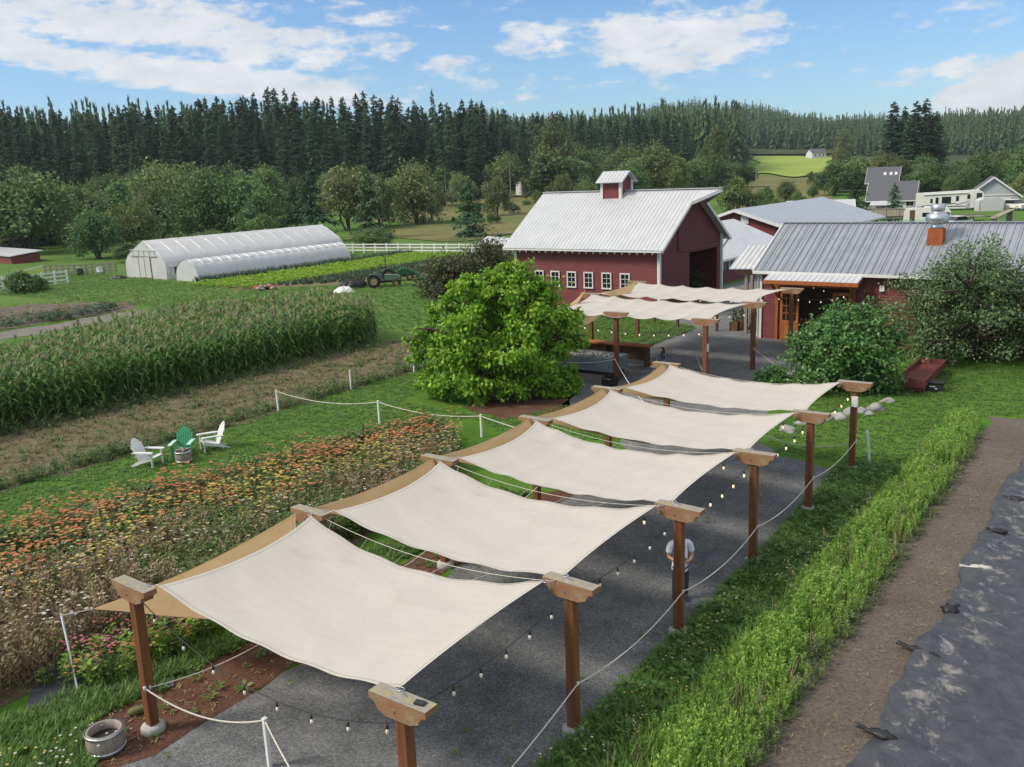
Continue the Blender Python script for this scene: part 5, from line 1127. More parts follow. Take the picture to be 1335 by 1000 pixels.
front = (cp[:, 0] > -33.6) & (cp[:, 1] > 6.5); idx = np.where(front)[0]; idx = idx[np.argsort(-cp[idx, 0]-.0*cp[idx, 1])][:290]
cm_ = []
for k, t in enumerate(corn):
    o = np_mesh('corn_plant', *t); o.materials.append(M['corn']); o.materials.append(M['tassel']); cm_.append(o)
for n_, q in enumerate(idx):
    o = bpy.data.objects.new('corn_plant', cm_[n_ % 5]); COL.objects.link(o); o.location = W(*cp[q]); o.rotation_euler = (random.gauss(0, .03), random.gauss(0, .03), random.uniform(0, 6.28)); o.scale = (1, 1, random.uniform(.88, 1.1))
    tag(o, 'tall leafy corn plant along the near edge of the corn field', 'corn plant', 'corn plants of the front rows')
keep = np.ones(len(cp), bool); keep[idx] = False; rest = cp[keep]; w5 = rng.integers(0, 5, len(rest))
stuff('corn_field', [scatter(corn[k], fw(rest[w5 == k]), rng.uniform(0, 6.28, (w5 == k).sum()), rng.uniform(.9, 1.12, (w5 == k).sum()), .04) for k in range(5)], [M['corn'], M['tassel']], 'dense field of tasselled corn behind its front rows', 'corn field')
def tuft(seed, nbl, h, w, lean, m=0, bend=.8, n=2):
    g = random.Random(seed); P = []
    for k in range(nbl):
        a = g.uniform(0, 6.28); P.append((*strip((g.gauss(0, .03), g.gauss(0, .03), 0), (math.cos(a)*lean, math.sin(a)*lean, 1), h*g.uniform(.6, 1.2), w, bend, n), m))
    return tmpl(P)
def leafy(seed, h, nl, leaf, m=0, wide=.5, stem=True, up=.4, sm=None):
    g = np.random.default_rng(seed); z = h*g.uniform(.12, 1, nl); a = g.uniform(0, 6.28, nl); r_ = wide*h*(.15+.35*g.random(nl))*(1.1-.8*z/h)
    P = np.stack([np.cos(a)*r_*.5, np.sin(a)*r_*.5, z], 1); D = np.stack([np.cos(a), np.sin(a), np.full(nl, up)+g.normal(0, .3, nl)], 1); Nn = np.stack([g.normal(0, .4, nl), g.normal(0, .4, nl), np.ones(nl)], 1); L = leaf*g.uniform(.6, 1.3, nl)
    V, F = leaves(P, D, Nn, L, L*.42); parts = [(V, F, m)]
    if stem: parts.append((*strip((0, 0, 0), (.03, .02, 1), h, .018, .02, 2), m if sm is None else sm))
    return tmpl(parts)
def blooms(seed, h, k, size, m, spread=.22):
    g = np.random.default_rng(seed); parts = []
    for q in range(k):
        c = np.array([g.normal(0, spread), g.normal(0, spread), h*g.uniform(.82, 1.12)]); nl = 7; a = np.arange(nl)*2*PI/nl+g.random(); D = np.stack([np.cos(a), np.sin(a), np.full(nl, .45)], 1)
        V, F = leaves(np.repeat(c[None], nl, 0), D, np.tile([0, 0, 1.], (nl, 1))+D*-.3, np.full(nl, size), np.full(nl, size*.75)); parts.append((V, F, m))
        parts.append((*strip((c[0]*.5, c[1]*.5, h*.4), (c[0]*.6, c[1]*.6, h*.5), np.hypot(np.hypot(c[0]*.5, c[1]*.5), c[2]-h*.4), .012, 0, 1), 0))
    return tmpl(parts)
def lay(ts, pts, smin, smax, tilt=.1, z=0.0):
    w = rng.integers(0, len(ts), len(pts)); return [scatter(t, fw(pts[w == k], z), rng.uniform(0, 6.28, (w == k).sum()), rng.uniform(smin, smax, (w == k).sum()), tilt) for k, t in enumerate(ts) if (w == k).any()]
# flower bed
FM = [M['leaf_flower'], M['weed_dry'], M['bloom_orange'], M['bloom_yellow'], M['bloom_white'], M['bloom_pink'], M['weed']]
FB = [(-10.4, -5), (-10.1, 2), (-10.0, 9), (-10.6, 13.5), (-13, 16.6), (-15.6, 18.0), (-16.6, 14), (-17.9, 8), (-18.8, 2), (-19.3, -6)]
tag(sheet('flower_bed_soil', [(x*1.0, y) for x, y in FB], .018, 'weedy', .25), kind='structure')
fp = rand_in(FB, 7200); edge = np.interp(fp[:, 1], [-6, 6, 15, 20], [-19.2, -18.1, -16.4, -15.5]); tt = (fp[:, 0]-edge)/(-10.2-edge)   # 0 far side, 1 near side
far = tt < .55+rng.normal(0, .08, len(fp)); parts = []
parts += lay([leafy(k, .75, 34, .17, 0, .75) for k in range(3)], fp[far][:2400], .7, 1.25)
dp = rand_in(FB, 5200); t2 = (dp[:, 0]-np.interp(dp[:, 1], [-6, 6, 15, 20], [-19.2, -18.1, -16.4, -15.5]))/9; o2 = (t2 < .42+rng.normal(0, .1, len(dp)))
cl_ = np.sin(dp[:, 1]*1.3+dp[:, 0]*.9)+np.sin(dp[:, 1]*.6-dp[:, 0]*1.7)+rng.normal(0, .6, len(dp))
parts += lay([blooms(30+k, .92, 6, .062, 2, .26) for k in range(3)], dp[o2 & (cl_ > -.5)][:600], .7, 1.25)
parts += lay([blooms(40+k, .88, 5, .065, 3) for k in range(2)], dp[(t2 < .6) & (t2 > .22) & (cl_ < .2)][:420], .75, 1.2)
near = ~far; gn = np.sin(fp[:, 1]*.55+1.5+fp[:, 0]*.3)+np.sin(fp[:, 1]*1.4-fp[:, 0]*.8)*.6+.09*(fp[:, 1]-6)
parts += lay([leafy(67+k, 1.0, 44, .12, 0, .7) for k in range(2)], fp[near & (gn > -.35)][:1900], .7, 1.15); near = near & ((gn < -.1) | (rng.random(len(fp)) < .22))
parts += lay([leafy(50+k, 1.08, 46, .10, 1, .75, True, .9, 1) for k in range(3)], fp[near][:1900], .7, 1.15, .12)
parts += lay([leafy(60+k, .95, 34, .13, 0, .6) for k in range(2)], fp[near][1900:][:1500], .7, 1.15)
parts += lay([leafy(65+k, 1.1, 34, .12, 6, .6) for k in range(2)], rand_in(FB, 380), .6, 1.0)
parts += lay([blooms(70, 1.1, 2, .05, 4)], fp[near][:260], .8, 1.15); parts += lay([blooms(71, 1.1, 2, .05, 3)], fp[near][260:330], .8, 1.1)
stuff('flower_bed', parts, FM, 'long bed of orange and yellow dahlias and browned tall stems left of the sails', 'flower bed')
pk = rand_in([(-10.3, -.6), (-8.9, .2), (-8.7, 5.5), (-10.2, 5.2)], 420)
parts = lay([leafy(80+k, .62, 30, .12, 6, .6) for k in range(2)]+[leafy(85, .6, 30, .12, 0, .7)], pk[:300], .6, 1.2)+lay([blooms(90+k, .78, 5, .036, 5, .10) for k in range(3)], pk[:110], .7, 1.2)+lay([blooms(95, .6, 4, .05, 2, .15)], pk[150:200], .7, 1.1)+lay([blooms(96, .55, 4, .05, 3, .15)], pk[200:225], .7, 1.1)
stuff('snapdragon_patch', parts, FM, 'patch of pink and red snapdragons behind the lower left post', 'flower patch')
# grasses
gt = [tuft(k, 9, .20, .016, .55) for k in range(3)]; gl = [tuft(10+k, 10, .25, .016, .6, 0, 1.2) for k in range(3)]
P1 = rand_in([(.1, -5), (1.6, -5), (1.7, 12), (1.2, 22), (-.4, 22), (0, 12)], 9500); P2 = rand_in([(-9.6, -5), (-6.6, -6), (-6.5, -1.2), (-7.9, -.6), (-7.9, 6), (-8.0, 14), (-9.0, 14), (-9.3, 2)], 5200)
stuff('verge_grass', lay(gl, P1, .5, 1.15)+lay(gt, P1[:3000], .8, 1.5)+lay([leafy(25, .3, 16, .13, 0, 1.2, False), leafy(26, .24, 14, .11, 0, 1.3, False)], P1[3000:4000], .6, 1.2)+lay(gl, P2, .4, .95)+lay(gt, P2[:2500], .8, 1.5), M['grass'], 'uncut green grass along both edges of the gravel', 'grass')
P3 = rand_in([(-24, -6), (-18.6, -6), (-16.6, 14), (-15.4, 20.5), (-12.5, 19), (-8, 20.5), (-11, 22), (-13, 24), (-14, 21), (-20, 21), (-23.8, 34)], 12000); P4 = rand_in([(-.4, 22), (1.4, 22), (2.6, 30.5), (13, 30.8), (13, 40), (-1, 40), (-5, 34), (-4, 24), (-2.5, 21.8)], 11000)
stuff('lawn_grass', lay([tuft(20+k, 8, .10, .016, .8) for k in range(3)], np.concatenate([P3, P4]), .6, 1.5), M['grass'], 'short mown grass of the lawns', 'grass')
MD = rand_in([(-110, 34), (-79, 35), (-63, 36), (-57, 30), (-57, -6), (-40, -6), (-43, 12), (-47, 24), (-46, 31), (-40, 35), (-26, 36), (-24, 60), (-36, 66), (-55, 55), (-66, 46.3), (-78, 49), (-104, 52)], 21000); MDn = rand_in([(-24, 27), (-16, 27), (-16, 44), (-20, 46), (-30, 46), (-24, 38)], 6000)
stuff('meadow_grass', lay([tuft(30+k, 10, .22, .018, .8) for k in range(3)], np.concatenate([MD, MDn]), .4, 1.4), M['grass'], 'rough grass around the tractors, the corn and the greenhouse', 'grass')
# bright weeds right of the pergola
WB = [(1.1, -4), (2.9, -4), (3.0, 6), (2.95, 16), (2.85, 26), (2.5, 28.6), (1.5, 28.8), (1.55, 20), (1.4, 8)]
wp_ = rand_in(WB, 5200); ridge = np.clip(1-np.abs(wp_[:, 0]-2.1)/1.15, 0.1, 1)
wv = [leafy(110+k, .9, 50, .105, 0, .42, True, 1.2, 0) for k in range(4)]; parts = []
wp_ = wp_[np.sin(wp_[:, 1]*1.9+wp_[:, 0]*2.3)+np.sin(wp_[:, 1]*.83-wp_[:, 0]*3.1)+rng.normal(0, .5, len(wp_)) > -1.0]; ridge = np.clip(1-np.abs(wp_[:, 0]-2.1)/1.15, 0.1, 1); w4 = rng.integers(0, 4, len(wp_)); near_ = wp_[:, 1] < 3.0
for k in range(4):
    m_ = (w4 == k) & ~(near_ & (rng.random(len(wp_)) < .6)); parts.append(scatter(wv[k], fw(wp_[m_]), rng.uniform(0, 6.28, m_.sum()), .30+.40*ridge[m_]*rng.uniform(.5, 1.2, m_.sum()), .12))
parts += lay([tuft(120+k, 12, .55, .014, .4, 0, .9) for k in range(3)], rand_in([(.9, -4), (2.8, -4), (2.6, 5), (1.9, 14), (1.3, 10)], 800), .5, 1.0)
parts += [(V_, F_, m_+1) for V_, F_, m_ in lay([tuft(130, 10, .7, .012, .45, 0, .8), leafy(131, .9, 26, .08, 0, .35, True, 1.0, 0)], rand_in(WB, 170), .6, 1.1)]
parts += [(V_, F_, m_+2) for V_, F_, m_ in lay([tuft(135+k, 10, .34, .02, .7, 0, 1.2) for k in range(2)]+[leafy(137, .5, 24, .12, 0, .8)], rand_in([(2.5, -4), (3.2, -4), (3.15, 20), (2.9, 28), (2.6, 20)], 1100), .3, .8)]
stuff('tall_weeds', parts, [M['weed'], M['weed_dry'], M['leaf_flower']], 'bright green strip of tall weeds between the grass verge and the bare soil', 'weeds')
bl = rand_in([(.2, -2), (1.2, -2), (1.2, 14), (.3, 14)], 60); stuff('verge_flowers', [(V_, F_, m_) for V_, F_, m_ in lay([blooms(140, .3, 2, .03, 3, .1), blooms(141, .4, 2, .03, 4, .1)], np.concatenate([bl, rand_in([(-8, -2.4), (-6.4, -2.4), (-6.4, -.6), (-7.4, -.6)], 28)]), .8, 1.2)], FM, 'small yellow and white wild flowers in the verge grass', 'wild flowers')
# weedy dry strip, crops, vegetables
ws_ = rand_in([(-31.6, -12), (-24.1, -12), (-24.2, 34), (-31.4, 36)], 5200)
parts = lay([tuft(150+k, 7, .26, .02, .9, 1, 1.0) for k in range(3)], ws_[:3400], .5, 1.3)+[(V_, F_, np.zeros_like(m_)) for V_, F_, m_ in lay([tuft(155, 8, .24, .03, .8, 0, 1.0), leafy(156, .3, 16, .12, 0, 1.2, False)], ws_[3400:], .5, 1.5)]
ed = np.concatenate([np.stack([rng.normal(-24.3, .25, 900), rng.uniform(-6, 34, 900)], 1), np.stack([rng.normal(-31.5, .3, 500), rng.uniform(0, 32, 500)], 1)]); parts += [(V_, F_, np.zeros_like(m_)) for V_, F_, m_ in lay([leafy(158, .45, 22, .13, 0, .9), tuft(159, 9, .4, .02, .6)], ed, .5, 1.2)]
stuff('dry_weeds', parts, [M['leaf_mid'], M['weed_dry']], 'dried weeds on the fallow strip between lawn and corn', 'weeds')
parts = []
for X in np.arange(-76.5, -65, 1.5):
    n_ = 90; pp = np.stack([rng.normal(X, .12, n_), rng.uniform(14, 35, n_)], 1); parts += [(V_, F_, m_+(1 if X < -69 else 0)) for V_, F_, m_ in lay([leafy(160, .4, 14, .2, 0, 1.0, False)], pp if X > -70 else pp[:30], .5, 1.3)]
pp = rand_in([(-66, 15), (-63, 15), (-63, 33), (-66, 34)], 200); parts += [(V_, F_, m_+2) for V_, F_, m_ in lay([leafy(161, .5, 16, .25, 0, 1.0, False)], pp, .6, 1.5)]
stuff('squash_rows', parts, [M['leaf_pale'], M['tassel'], M['leek']], 'rows of sparse yellowing crop plants on the brown bed at far left', 'crop rows')
parts = []
for X in np.arange(-74.5, -65.5, .62):
    y0 = 47.2+(X+66)*.05; n_ = 150; pp = np.stack([rng.normal(X, .07, n_), rng.uniform(y0, 82, n_)], 1); parts += lay([leafy(170, .3, 12, .26, 0, 1.3, False), leafy(171, .26, 12, .24, 0, 1.3, False)], pp, .7, 1.25)
for X in list(np.arange(-77.4, -75, .5))+list(np.arange(-64.8, -56.5, 1.15)):
    n_ = 150; hi = 82 if X < -70 else 80+X*.1; lo = 49.5 if X < -70 else 49+(X+64.8)*1.2; pp = np.stack([rng.normal(X, .07, n_), rng.uniform(lo, hi, n_)], 1); tall = X < -70
    parts += [(V_, F_, m_+1) for V_, F_, m_ in lay([tuft(172, 9, .62 if tall else .4, .06, .4, 0, .7)], pp, .7, 1.3)]
stuff('vegetable_rows', parts, [M['lettuce'], M['leek']], 'rows of bright lettuce and blue green leeks beside the tunnel', 'vegetable rows')
# straw bits and pebbles on the bare soil
bits = rand_in([(2.9, 2), (4.6, 2), (4.6, 24), (2.9, 27)], 900); stuff('soil_litter', [(V_, F_, m_) for V_, F_, m_ in lay([tuft(180, 3, .22, .012, 3.0, 0, .3), tuft(181, 2, .13, .012, 3.0, 0, .2)], bits[:520], .3, .9, 0, .03)], M['tassel'], 'dry stalks littering the bare soil strip', 'litter')
lit = rand_in([(-8.1, -1.5), (-6.5, -2), (-6.2, 3), (-6.6, 10), (-7.7, 10)], 260); stuff('mulch_weeds', lay([leafy(185, .16, 12, .1, 0, 1.4, False)], lit[:60], .6, 1.5)+[(V_, F_, m_+1) for V_, F_, m_ in lay([tuft(186, 3, .1, .02, 3.0, 0, .3)], lit, .6, 1.4, 0, .03)], [M['grass'], M['tassel']], 'small weeds and bark chips on the mulch beside the gravel', 'weeds')
gw = rand_in([(-6, -2), (.2, 2), (.1, 18), (-.4, 21), (-6, 18)], 130); stuff('gravel_weeds', lay([leafy(190, .07, 9, .06, 0, 1.8, False)], gw, .5, 1.5), M['grass'], 'tiny weeds sprouting in the gravel', 'weeds')
# ------------------------------------------------------------------ tarp, sandbags, farm bits
def fbm2(x, y):
    r = 0
    for k, (fx, fy, ph, a) in enumerate(((.9, 1.3, .3, 1), (2.1, -1.7, 1.1, .6), (-3.7, 2.9, 2.2, .35), (5.9, 4.7, .7, .22), (-9.1, 7.7, 1.9, .14), (13, -11, .4, .08))): r = r+a*np.sin(fx*x+fy*y+ph+.7*np.sin(.6*fy*x-.5*fx*y))
    return r
nu, nv = 70, 180; u = np.linspace(0, 1, nu)**1.4; v = np.linspace(0, 1, nv); U_, V_ = np.meshgrid(u, v, indexing='ij')
Y_ = -1+V_*28.5; ex = 4.46+.07*np.sin(Y_*1.1)+.05*np.sin(Y_*2.7+1)+.03*np.sin(Y_*6.3)+.06*np.sin(Y_*.45+2); X_ = ex+U_*9.5
Z_ = .045+.03*fbm2(X_*.8, Y_*.8)+.05*np.abs(np.sin(X_*4.1+.6*np.sin(Y_*1.3)+Y_*.4))**3*np.exp(-U_*9)+.035*np.abs(np.sin(Y_*2.3+X_*1.1+np.sin(X_*2)))**6+.10*np.exp(-((U_-.03)/.03)**2)*(.6+.4*np.sin(Y_*3.1)); Z_ = np.maximum(Z_, .022); Z_[0] = .016
i, j = np.meshgrid(np.arange(nu-1), np.arange(nv-1), indexing='ij'); Fq = np.stack([i*nv+j, (i+1)*nv+j, (i+1)*nv+j+1, i*nv+j+1], -1).reshape(-1, 4)
o0 = np.array(W(6, 10)); dirt = np.clip(np.exp(-((U_-.07)/.06)**2)*1.1-.12, 0, 1); Vw = fw(np.stack([X_.ravel(), Y_.ravel()], 1), Z_.ravel())-o0
tme = np_mesh('silage_tarp', Vw, Fq, smooth=True); at_ = tme.attributes.new('dirt', 'FLOAT', 'POINT'); at_.data.foreach_set('value', dirt.ravel().astype(np.float32))
tag(link('silage_tarp', tme, M['tarp'], None, tuple(o0)), 'large wrinkled black plastic tarp with pale dirt smears spread over the soil at lower right', 'tarp')
M['bag'] = mat('black_sandbag_plastic', (.022, .022, .024), (.012, .012, .013), 9, .45, bmp=.5, bscale=14, bdist=.03)
M['white_bag'] = mat('white_plastic_scrap', (.5, .49, .46), (.36, .34, .31), 6, .6, bmp=.4)
def sandbag(px, py, L, w, rz, lab, neck=True, m='bag', cat='sandbag', name='sandbag', group='black bags holding the tarp down'):
    g = G(px, py, .08); n, k = 14, 10; mb = MB(); vs = []
    for a in range(n+1):
        t = a/n; x = (t-.5)*L; r_ = w*.5*(math.sin(PI*min(1, t*1.35))**.6 if t < .74 else .26+.30*(t-.74)/.26*(1 if neck else 0)+.25*max(0, (.80-t)/.06)*.0)
        r_ = max(r_, .012)
        for b in range(k):
            th = 2*PI*b/k; q = 1+.22*math.sin(3*th+a*1.7)+.12*math.sin(5*th-a*.9); vs.append((x+.02*math.sin(th*2+a), r_*q*math.cos(th), .05+r_*.62*q*max(-.35, math.sin(th))+.04*t*t))
    fs = [(a*k+b, a*k+(b+1) % k, (a+1)*k+(b+1) % k, (a+1)*k+b) for a in range(n) for b in range(k)]+[tuple(range(k))[::-1], tuple(range(n*k, n*k+k))]
    mb.add(vs, fs, 0, True); tag(mb.build(name, M[m], None, (g.x, g.y, .06), rz), lab, cat, group)
sandbag(1143, 958, .68, .24, 2.5, 'black sandbag on the tarp edge nearest the bottom of the picture, neck pointing left')
sandbag(1197, 850, .85, .27, 2.35, 'longest black sandbag with a thin twisted neck, halfway up the tarp edge')
sandbag(1240, 796, .5, .36, .6, 'squat black bag above the longest sandbag on the tarp edge', False)
sandbag(1300, 694, .52, .27, 2.7, 'black bag on the tarp near the right edge, below the topmost bag')
sandbag(1322, 652, .6, .34, 2.4, 'topmost black bag on the tarp at the right picture edge', False)
sandbag(1273, 742, .75, .26, 2.9, 'white plastic scrap lying on the tarp edge', True, 'white_bag', 'plastic scrap', 'plastic_scrap', None)
wg = empty('low_red_wagon_bed', G(1201, 498), FR+.02, 'low red wooden wagon bed lying on the grass by the apple tree', 'wagon')
mb = MB(); mb.box((0, 0, .38), (1.15, 4.5, .08)); mb.box((0, 0, .2), (1.0, 4.3, .25)); mb.build('deck', M['red_cart'], wg)
for x in (-.56, .56): MB().box((x, 0, .46), (.07, 4.5, .32)).build('side_board', M['red_cart'], wg)
for y in (-2.24, 2.24): MB().box((0, y, .45), (1.19, .06, .40)).build('end_board', M['red_cart'], wg)
bn = empty('black_storage_bin', G(1217, 509), FR+.15, 'black lidded bin on the grass beside the red wagon bed', 'bin')
MB().prism([(-.36, 0), (.36, 0), (.42, .36), (-.42, .36)], 'y', -.27, .27).build('tub', M['black'], bn); MB().box((0, 0, .4), (.92, .62, .08), b=.03).build('lid', M['black'], bn)
mb = MB(); mb.box((-.05, -.30, .24), (.22, .01, .05)); mb.box((.1, -.30, .15), (.1, .01, .05)); mb.build('pale_marking', M['white_paint'], bn)
def rock(px, py, s, lab, group):
    bm = bmesh.new(); bmesh.ops.create_icosphere(bm, subdivisions=3, radius=1)
    q = random.random()*9
    for v in bm.verts:
        c = v.co; k = 1+.16*math.sin(c.x*3+q)+.12*math.sin(c.y*4.3+q*2)+.08*math.sin(c.z*6+c.x*5+q); v.co = Vector((c.x*k*s, c.y*k*s*.8, max(-.2*s, c.z*k*s*.62)))
    me = bpy.data.meshes.new('stone'); bm.to_mesh(me); bm.free(); me.polygons.foreach_set('use_smooth', [True]*len(me.polygons))
    g = G(px, py); tag(link('stone', me, M['stone'], None, g, random.uniform(0, 6)), lab, 'stone', group)
for k, (px, py, s) in enumerate(((1028, 562, .34), (1046, 553, .30), (1064, 551, .36), (1078, 547, .26), (1092, 545, .40), (1108, 540, .34), (1122, 537, .30), (1142, 534, .42), (1133, 541, .22), (1156, 524, .3), (1010, 500, .3), (1022, 493, .34), (1034, 488, .3), (1016, 478, .26))):
    rock(px, py, s, 'rounded grey field stone edging the bed below the dense glossy bush', 'grey edging stones')
rock(383, 748, .1, 'small pale stone on the mulch', None)
def planter(px, py, s, lab, seed, m='dark_wood', hh=.55):
    g = G(px, py); r = empty('planter_box', g, FR, lab, 'planter', 'wooden planters by the building corner')
    mb = MB(); mb.prism([(-.3*s, 0), (.3*s, 0), (.36*s, hh), (-.36*s, hh)], 'y', -.32*s, .32*s)
    for x in (-.34, .34): mb.box((x*s, -.33*s, hh/2), (.05, .04, hh))
    mb.build('box', M[m], r)
    V, F, mm = leafy(seed, .85, 120, .2, 0, .8, False, 1.0); link('plant', np_mesh('plant', V*np.array([1, 1, .9])+np.array([0, 0, hh-.12]), F), M['leaf_apple' if seed % 2 else 'leaf_mid'], r)
planter(966, 428, 1.0, 'dark wooden planter with a bushy plant behind the middle far pergola post', 501); planter(987, 433, .9, 'dark wooden planter between the white corner post and the left planter', 502)
planter(1002, 436, .85, 'planter with wispy grass at the foot of the orange door', 503, hh=.45); planter(958, 431, .7, 'low planter left of the other potted plants', 504)
# bar counter and trough under the far pergola
bc = farm('bar_counter', -16.0, 32.6, 'long wooden bar counter on posts behind the blue trough', 'bar counter', None, 0, .02)
mb = MB(); mb.box((0, 0, 1.08), (5.2, .62, .09), b=.015); mb.build('counter_top', M['orange_wood'], bc)
for x in (-2.4, 0, 2.4): MB().box((x, 0, .52), (.2, .3, 1.04)).build('leg', M['dark_wood'], bc)
MB().box((0, .1, .62), (5.0, .06, .7)).build('back_panel', M['dark_wood'], bc)
M['trough'] = mat('blue_grey_painted_metal', (.19, .235, .265), (.14, .18, .205), 4, .55, bmp=.15)
tr = farm('blue_trough', -15.4, 29.6, 'blue grey raised trough planter with stones in front of the bar counter', 'trough')
mb = MB(); mb.box((0, -.75, .78), (3.9, .06, .66)); mb.box((0, .75, .78), (3.9, .06, .66)); mb.box((-1.95, 0, .78), (.06, 1.5, .66)); mb.box((1.95, 0, .78), (.06, 1.5, .66)); mb.build('sides', M['trough'], tr)
MB().box((0, 0, 1.0), (3.84, 1.44, .06)).build('filling', M['gravel'], tr)
mb = MB()
for k in range(60): mb.box((random.uniform(-1.8, 1.8), random.uniform(-.6, .6), 1.06), (.18, .14, .12), Matrix.Rotation(random.uniform(0, 3), 3, 'Z'), b=.03)
mb.build('pebbles', M['stone'], tr)
mb = MB(); mb.box((0, 0, .38), (3.6, 1.3, .12)); mb.build('under_shelf', M['black'], tr)
for x in (-1.7, 1.7): MB().box((x, 0, .22), (.16, 1.4, .44)).build('leg', M['dark_wood'], tr)
MB().box((0, -.78, .14), (3.9, .08, .24)).build('base_board', M['grey_wood'], tr)
bx = empty('black_crate', G(795, 503), FR, 'dark crate on the gravel at the foot of the rope tied post', 'crate'); mb = MB()
for x in (-.28, .28): mb.box((x, 0, .22), (.04, .5, .44))
for y in (-.25, .25): mb.box((0, y, .22), (.6, .04, .44))
mb.box((0, 0, .03), (.56, .46, .04)); mb.build('crate_sides', M['black'], bx); MB().tube([(-.2, -.28, .36), (-.2, -.32, .4), (.2, -.32, .4), (.2, -.28, .36)], .012, 6).build('handle', M['steel'], bx)
for k, (X, Y, h) in enumerate(((-14.6, 43.6, 1.0), (-17.2, 43.5, .95), (-19.4, 44.6, .95))):
    r = farm('short_bollard', X, Y, ('short square timber bollard on the gravel left of the potted plants', 'short timber bollard on the lawn edge behind the far pergola', 'short timber bollard nearest the barn gable')[k], 'bollard', 'short timber bollards'); MB().box((0, 0, h/2), (.16, .16, h), b=.012).build('shaft', M['dark_wood'], r); MB().box((0, 0, h+.02), (.19, .19, .04), b=.01).build('cap', M['grey_wood'], r)
# squash and ground cloth at lower left
mb = MB(); mb.lathe([(0, 0), (.05, .02), (.085, .1), (.08, .22), (.06, .34), (.03, .42), (.022, .47), (0, .475)], n=14, M=Matrix.Rotation(PI/2, 3, 'Y')); tag(mb.build('squash', M['leaf_pale'], None, G(166, 930, .09), .5), 'pale green squash lying in the grass left of the lower left post', 'squash')
mb = MB(); n = 8; V = [(x*.4, y*.3, .035+.02*math.sin(x*1.9+y)) for y in range(n) for x in range(n)]; mb.add(V, [(y*n+x, y*n+x+1, (y+1)*n+x+1, (y+1)*n+x) for y in range(n-1) for x in range(n-1)]); tag(mb.build('ground_cloth', M['tarp'], None, G(30, 935), .3), 'piece of dark ground cloth in the grass at the lower left edge', 'ground cloth')
V, F, mm = tuft(600, 160, 1.25, .03, .55, 0, 1.3, 3); g0 = G(140, 694); link('pampas_clump', np_mesh('pampas_clump', V, F), M['bloom_white'], None, g0); tag(COL.objects['pampas_clump'], 'pale fluffy clump among the orange flowers', 'plant')
for k, (px, py, h) in enumerate(((268, 690, 1.5), (477, 600, 1.4), (385, 625, 1.3))):
    tag(MB().box((0, 0, h/2), (.035, .035, h)).build('flower_stake', M['dark_wood'], None, G(px, py)), ('thin dark stake in the browned part of the flower bed', 'thin dark stake at the right end of the flower bed', 'short dark stake in the middle of the orange flowers')[k], 'stake')
# ------------------------------------------------------------------ machines by the field
def wheel(p, r, w, parent, rim, rad_in=.58):
    t = MB().lathe([(r*rad_in, -w/2), (r*.9, -w/2), (r, -w*.36), (r, w*.36), (r*.9, w/2), (r*rad_in, w/2)], n=26, M=Matrix.Rotation(PI/2, 3, 'X'))
    for k in range(18):
        a = 2*PI*k/18; t.box((math.cos(a)*r, 0, math.sin(a)*r), (.07*r+.02, w*.9, .10*r), Matrix.Rotation(-a, 3, 'Y'))
    o = t.build('tyre', M['rubber'], parent, p, fix=False)
    rb_ = MB(); MR = Matrix.Rotation(PI/2, 3, 'X'); rb_.lathe([(0, -w*.3), (r*.25, -w*.32), (r*.45, -w*.15), (r*rad_in, -w*.4), (r*rad_in, w*.4), (r*.45, w*.15), (r*.25, w*.32), (0, w*.3)], n=20, M=MR); rb_.build('rim', M[rim], o)
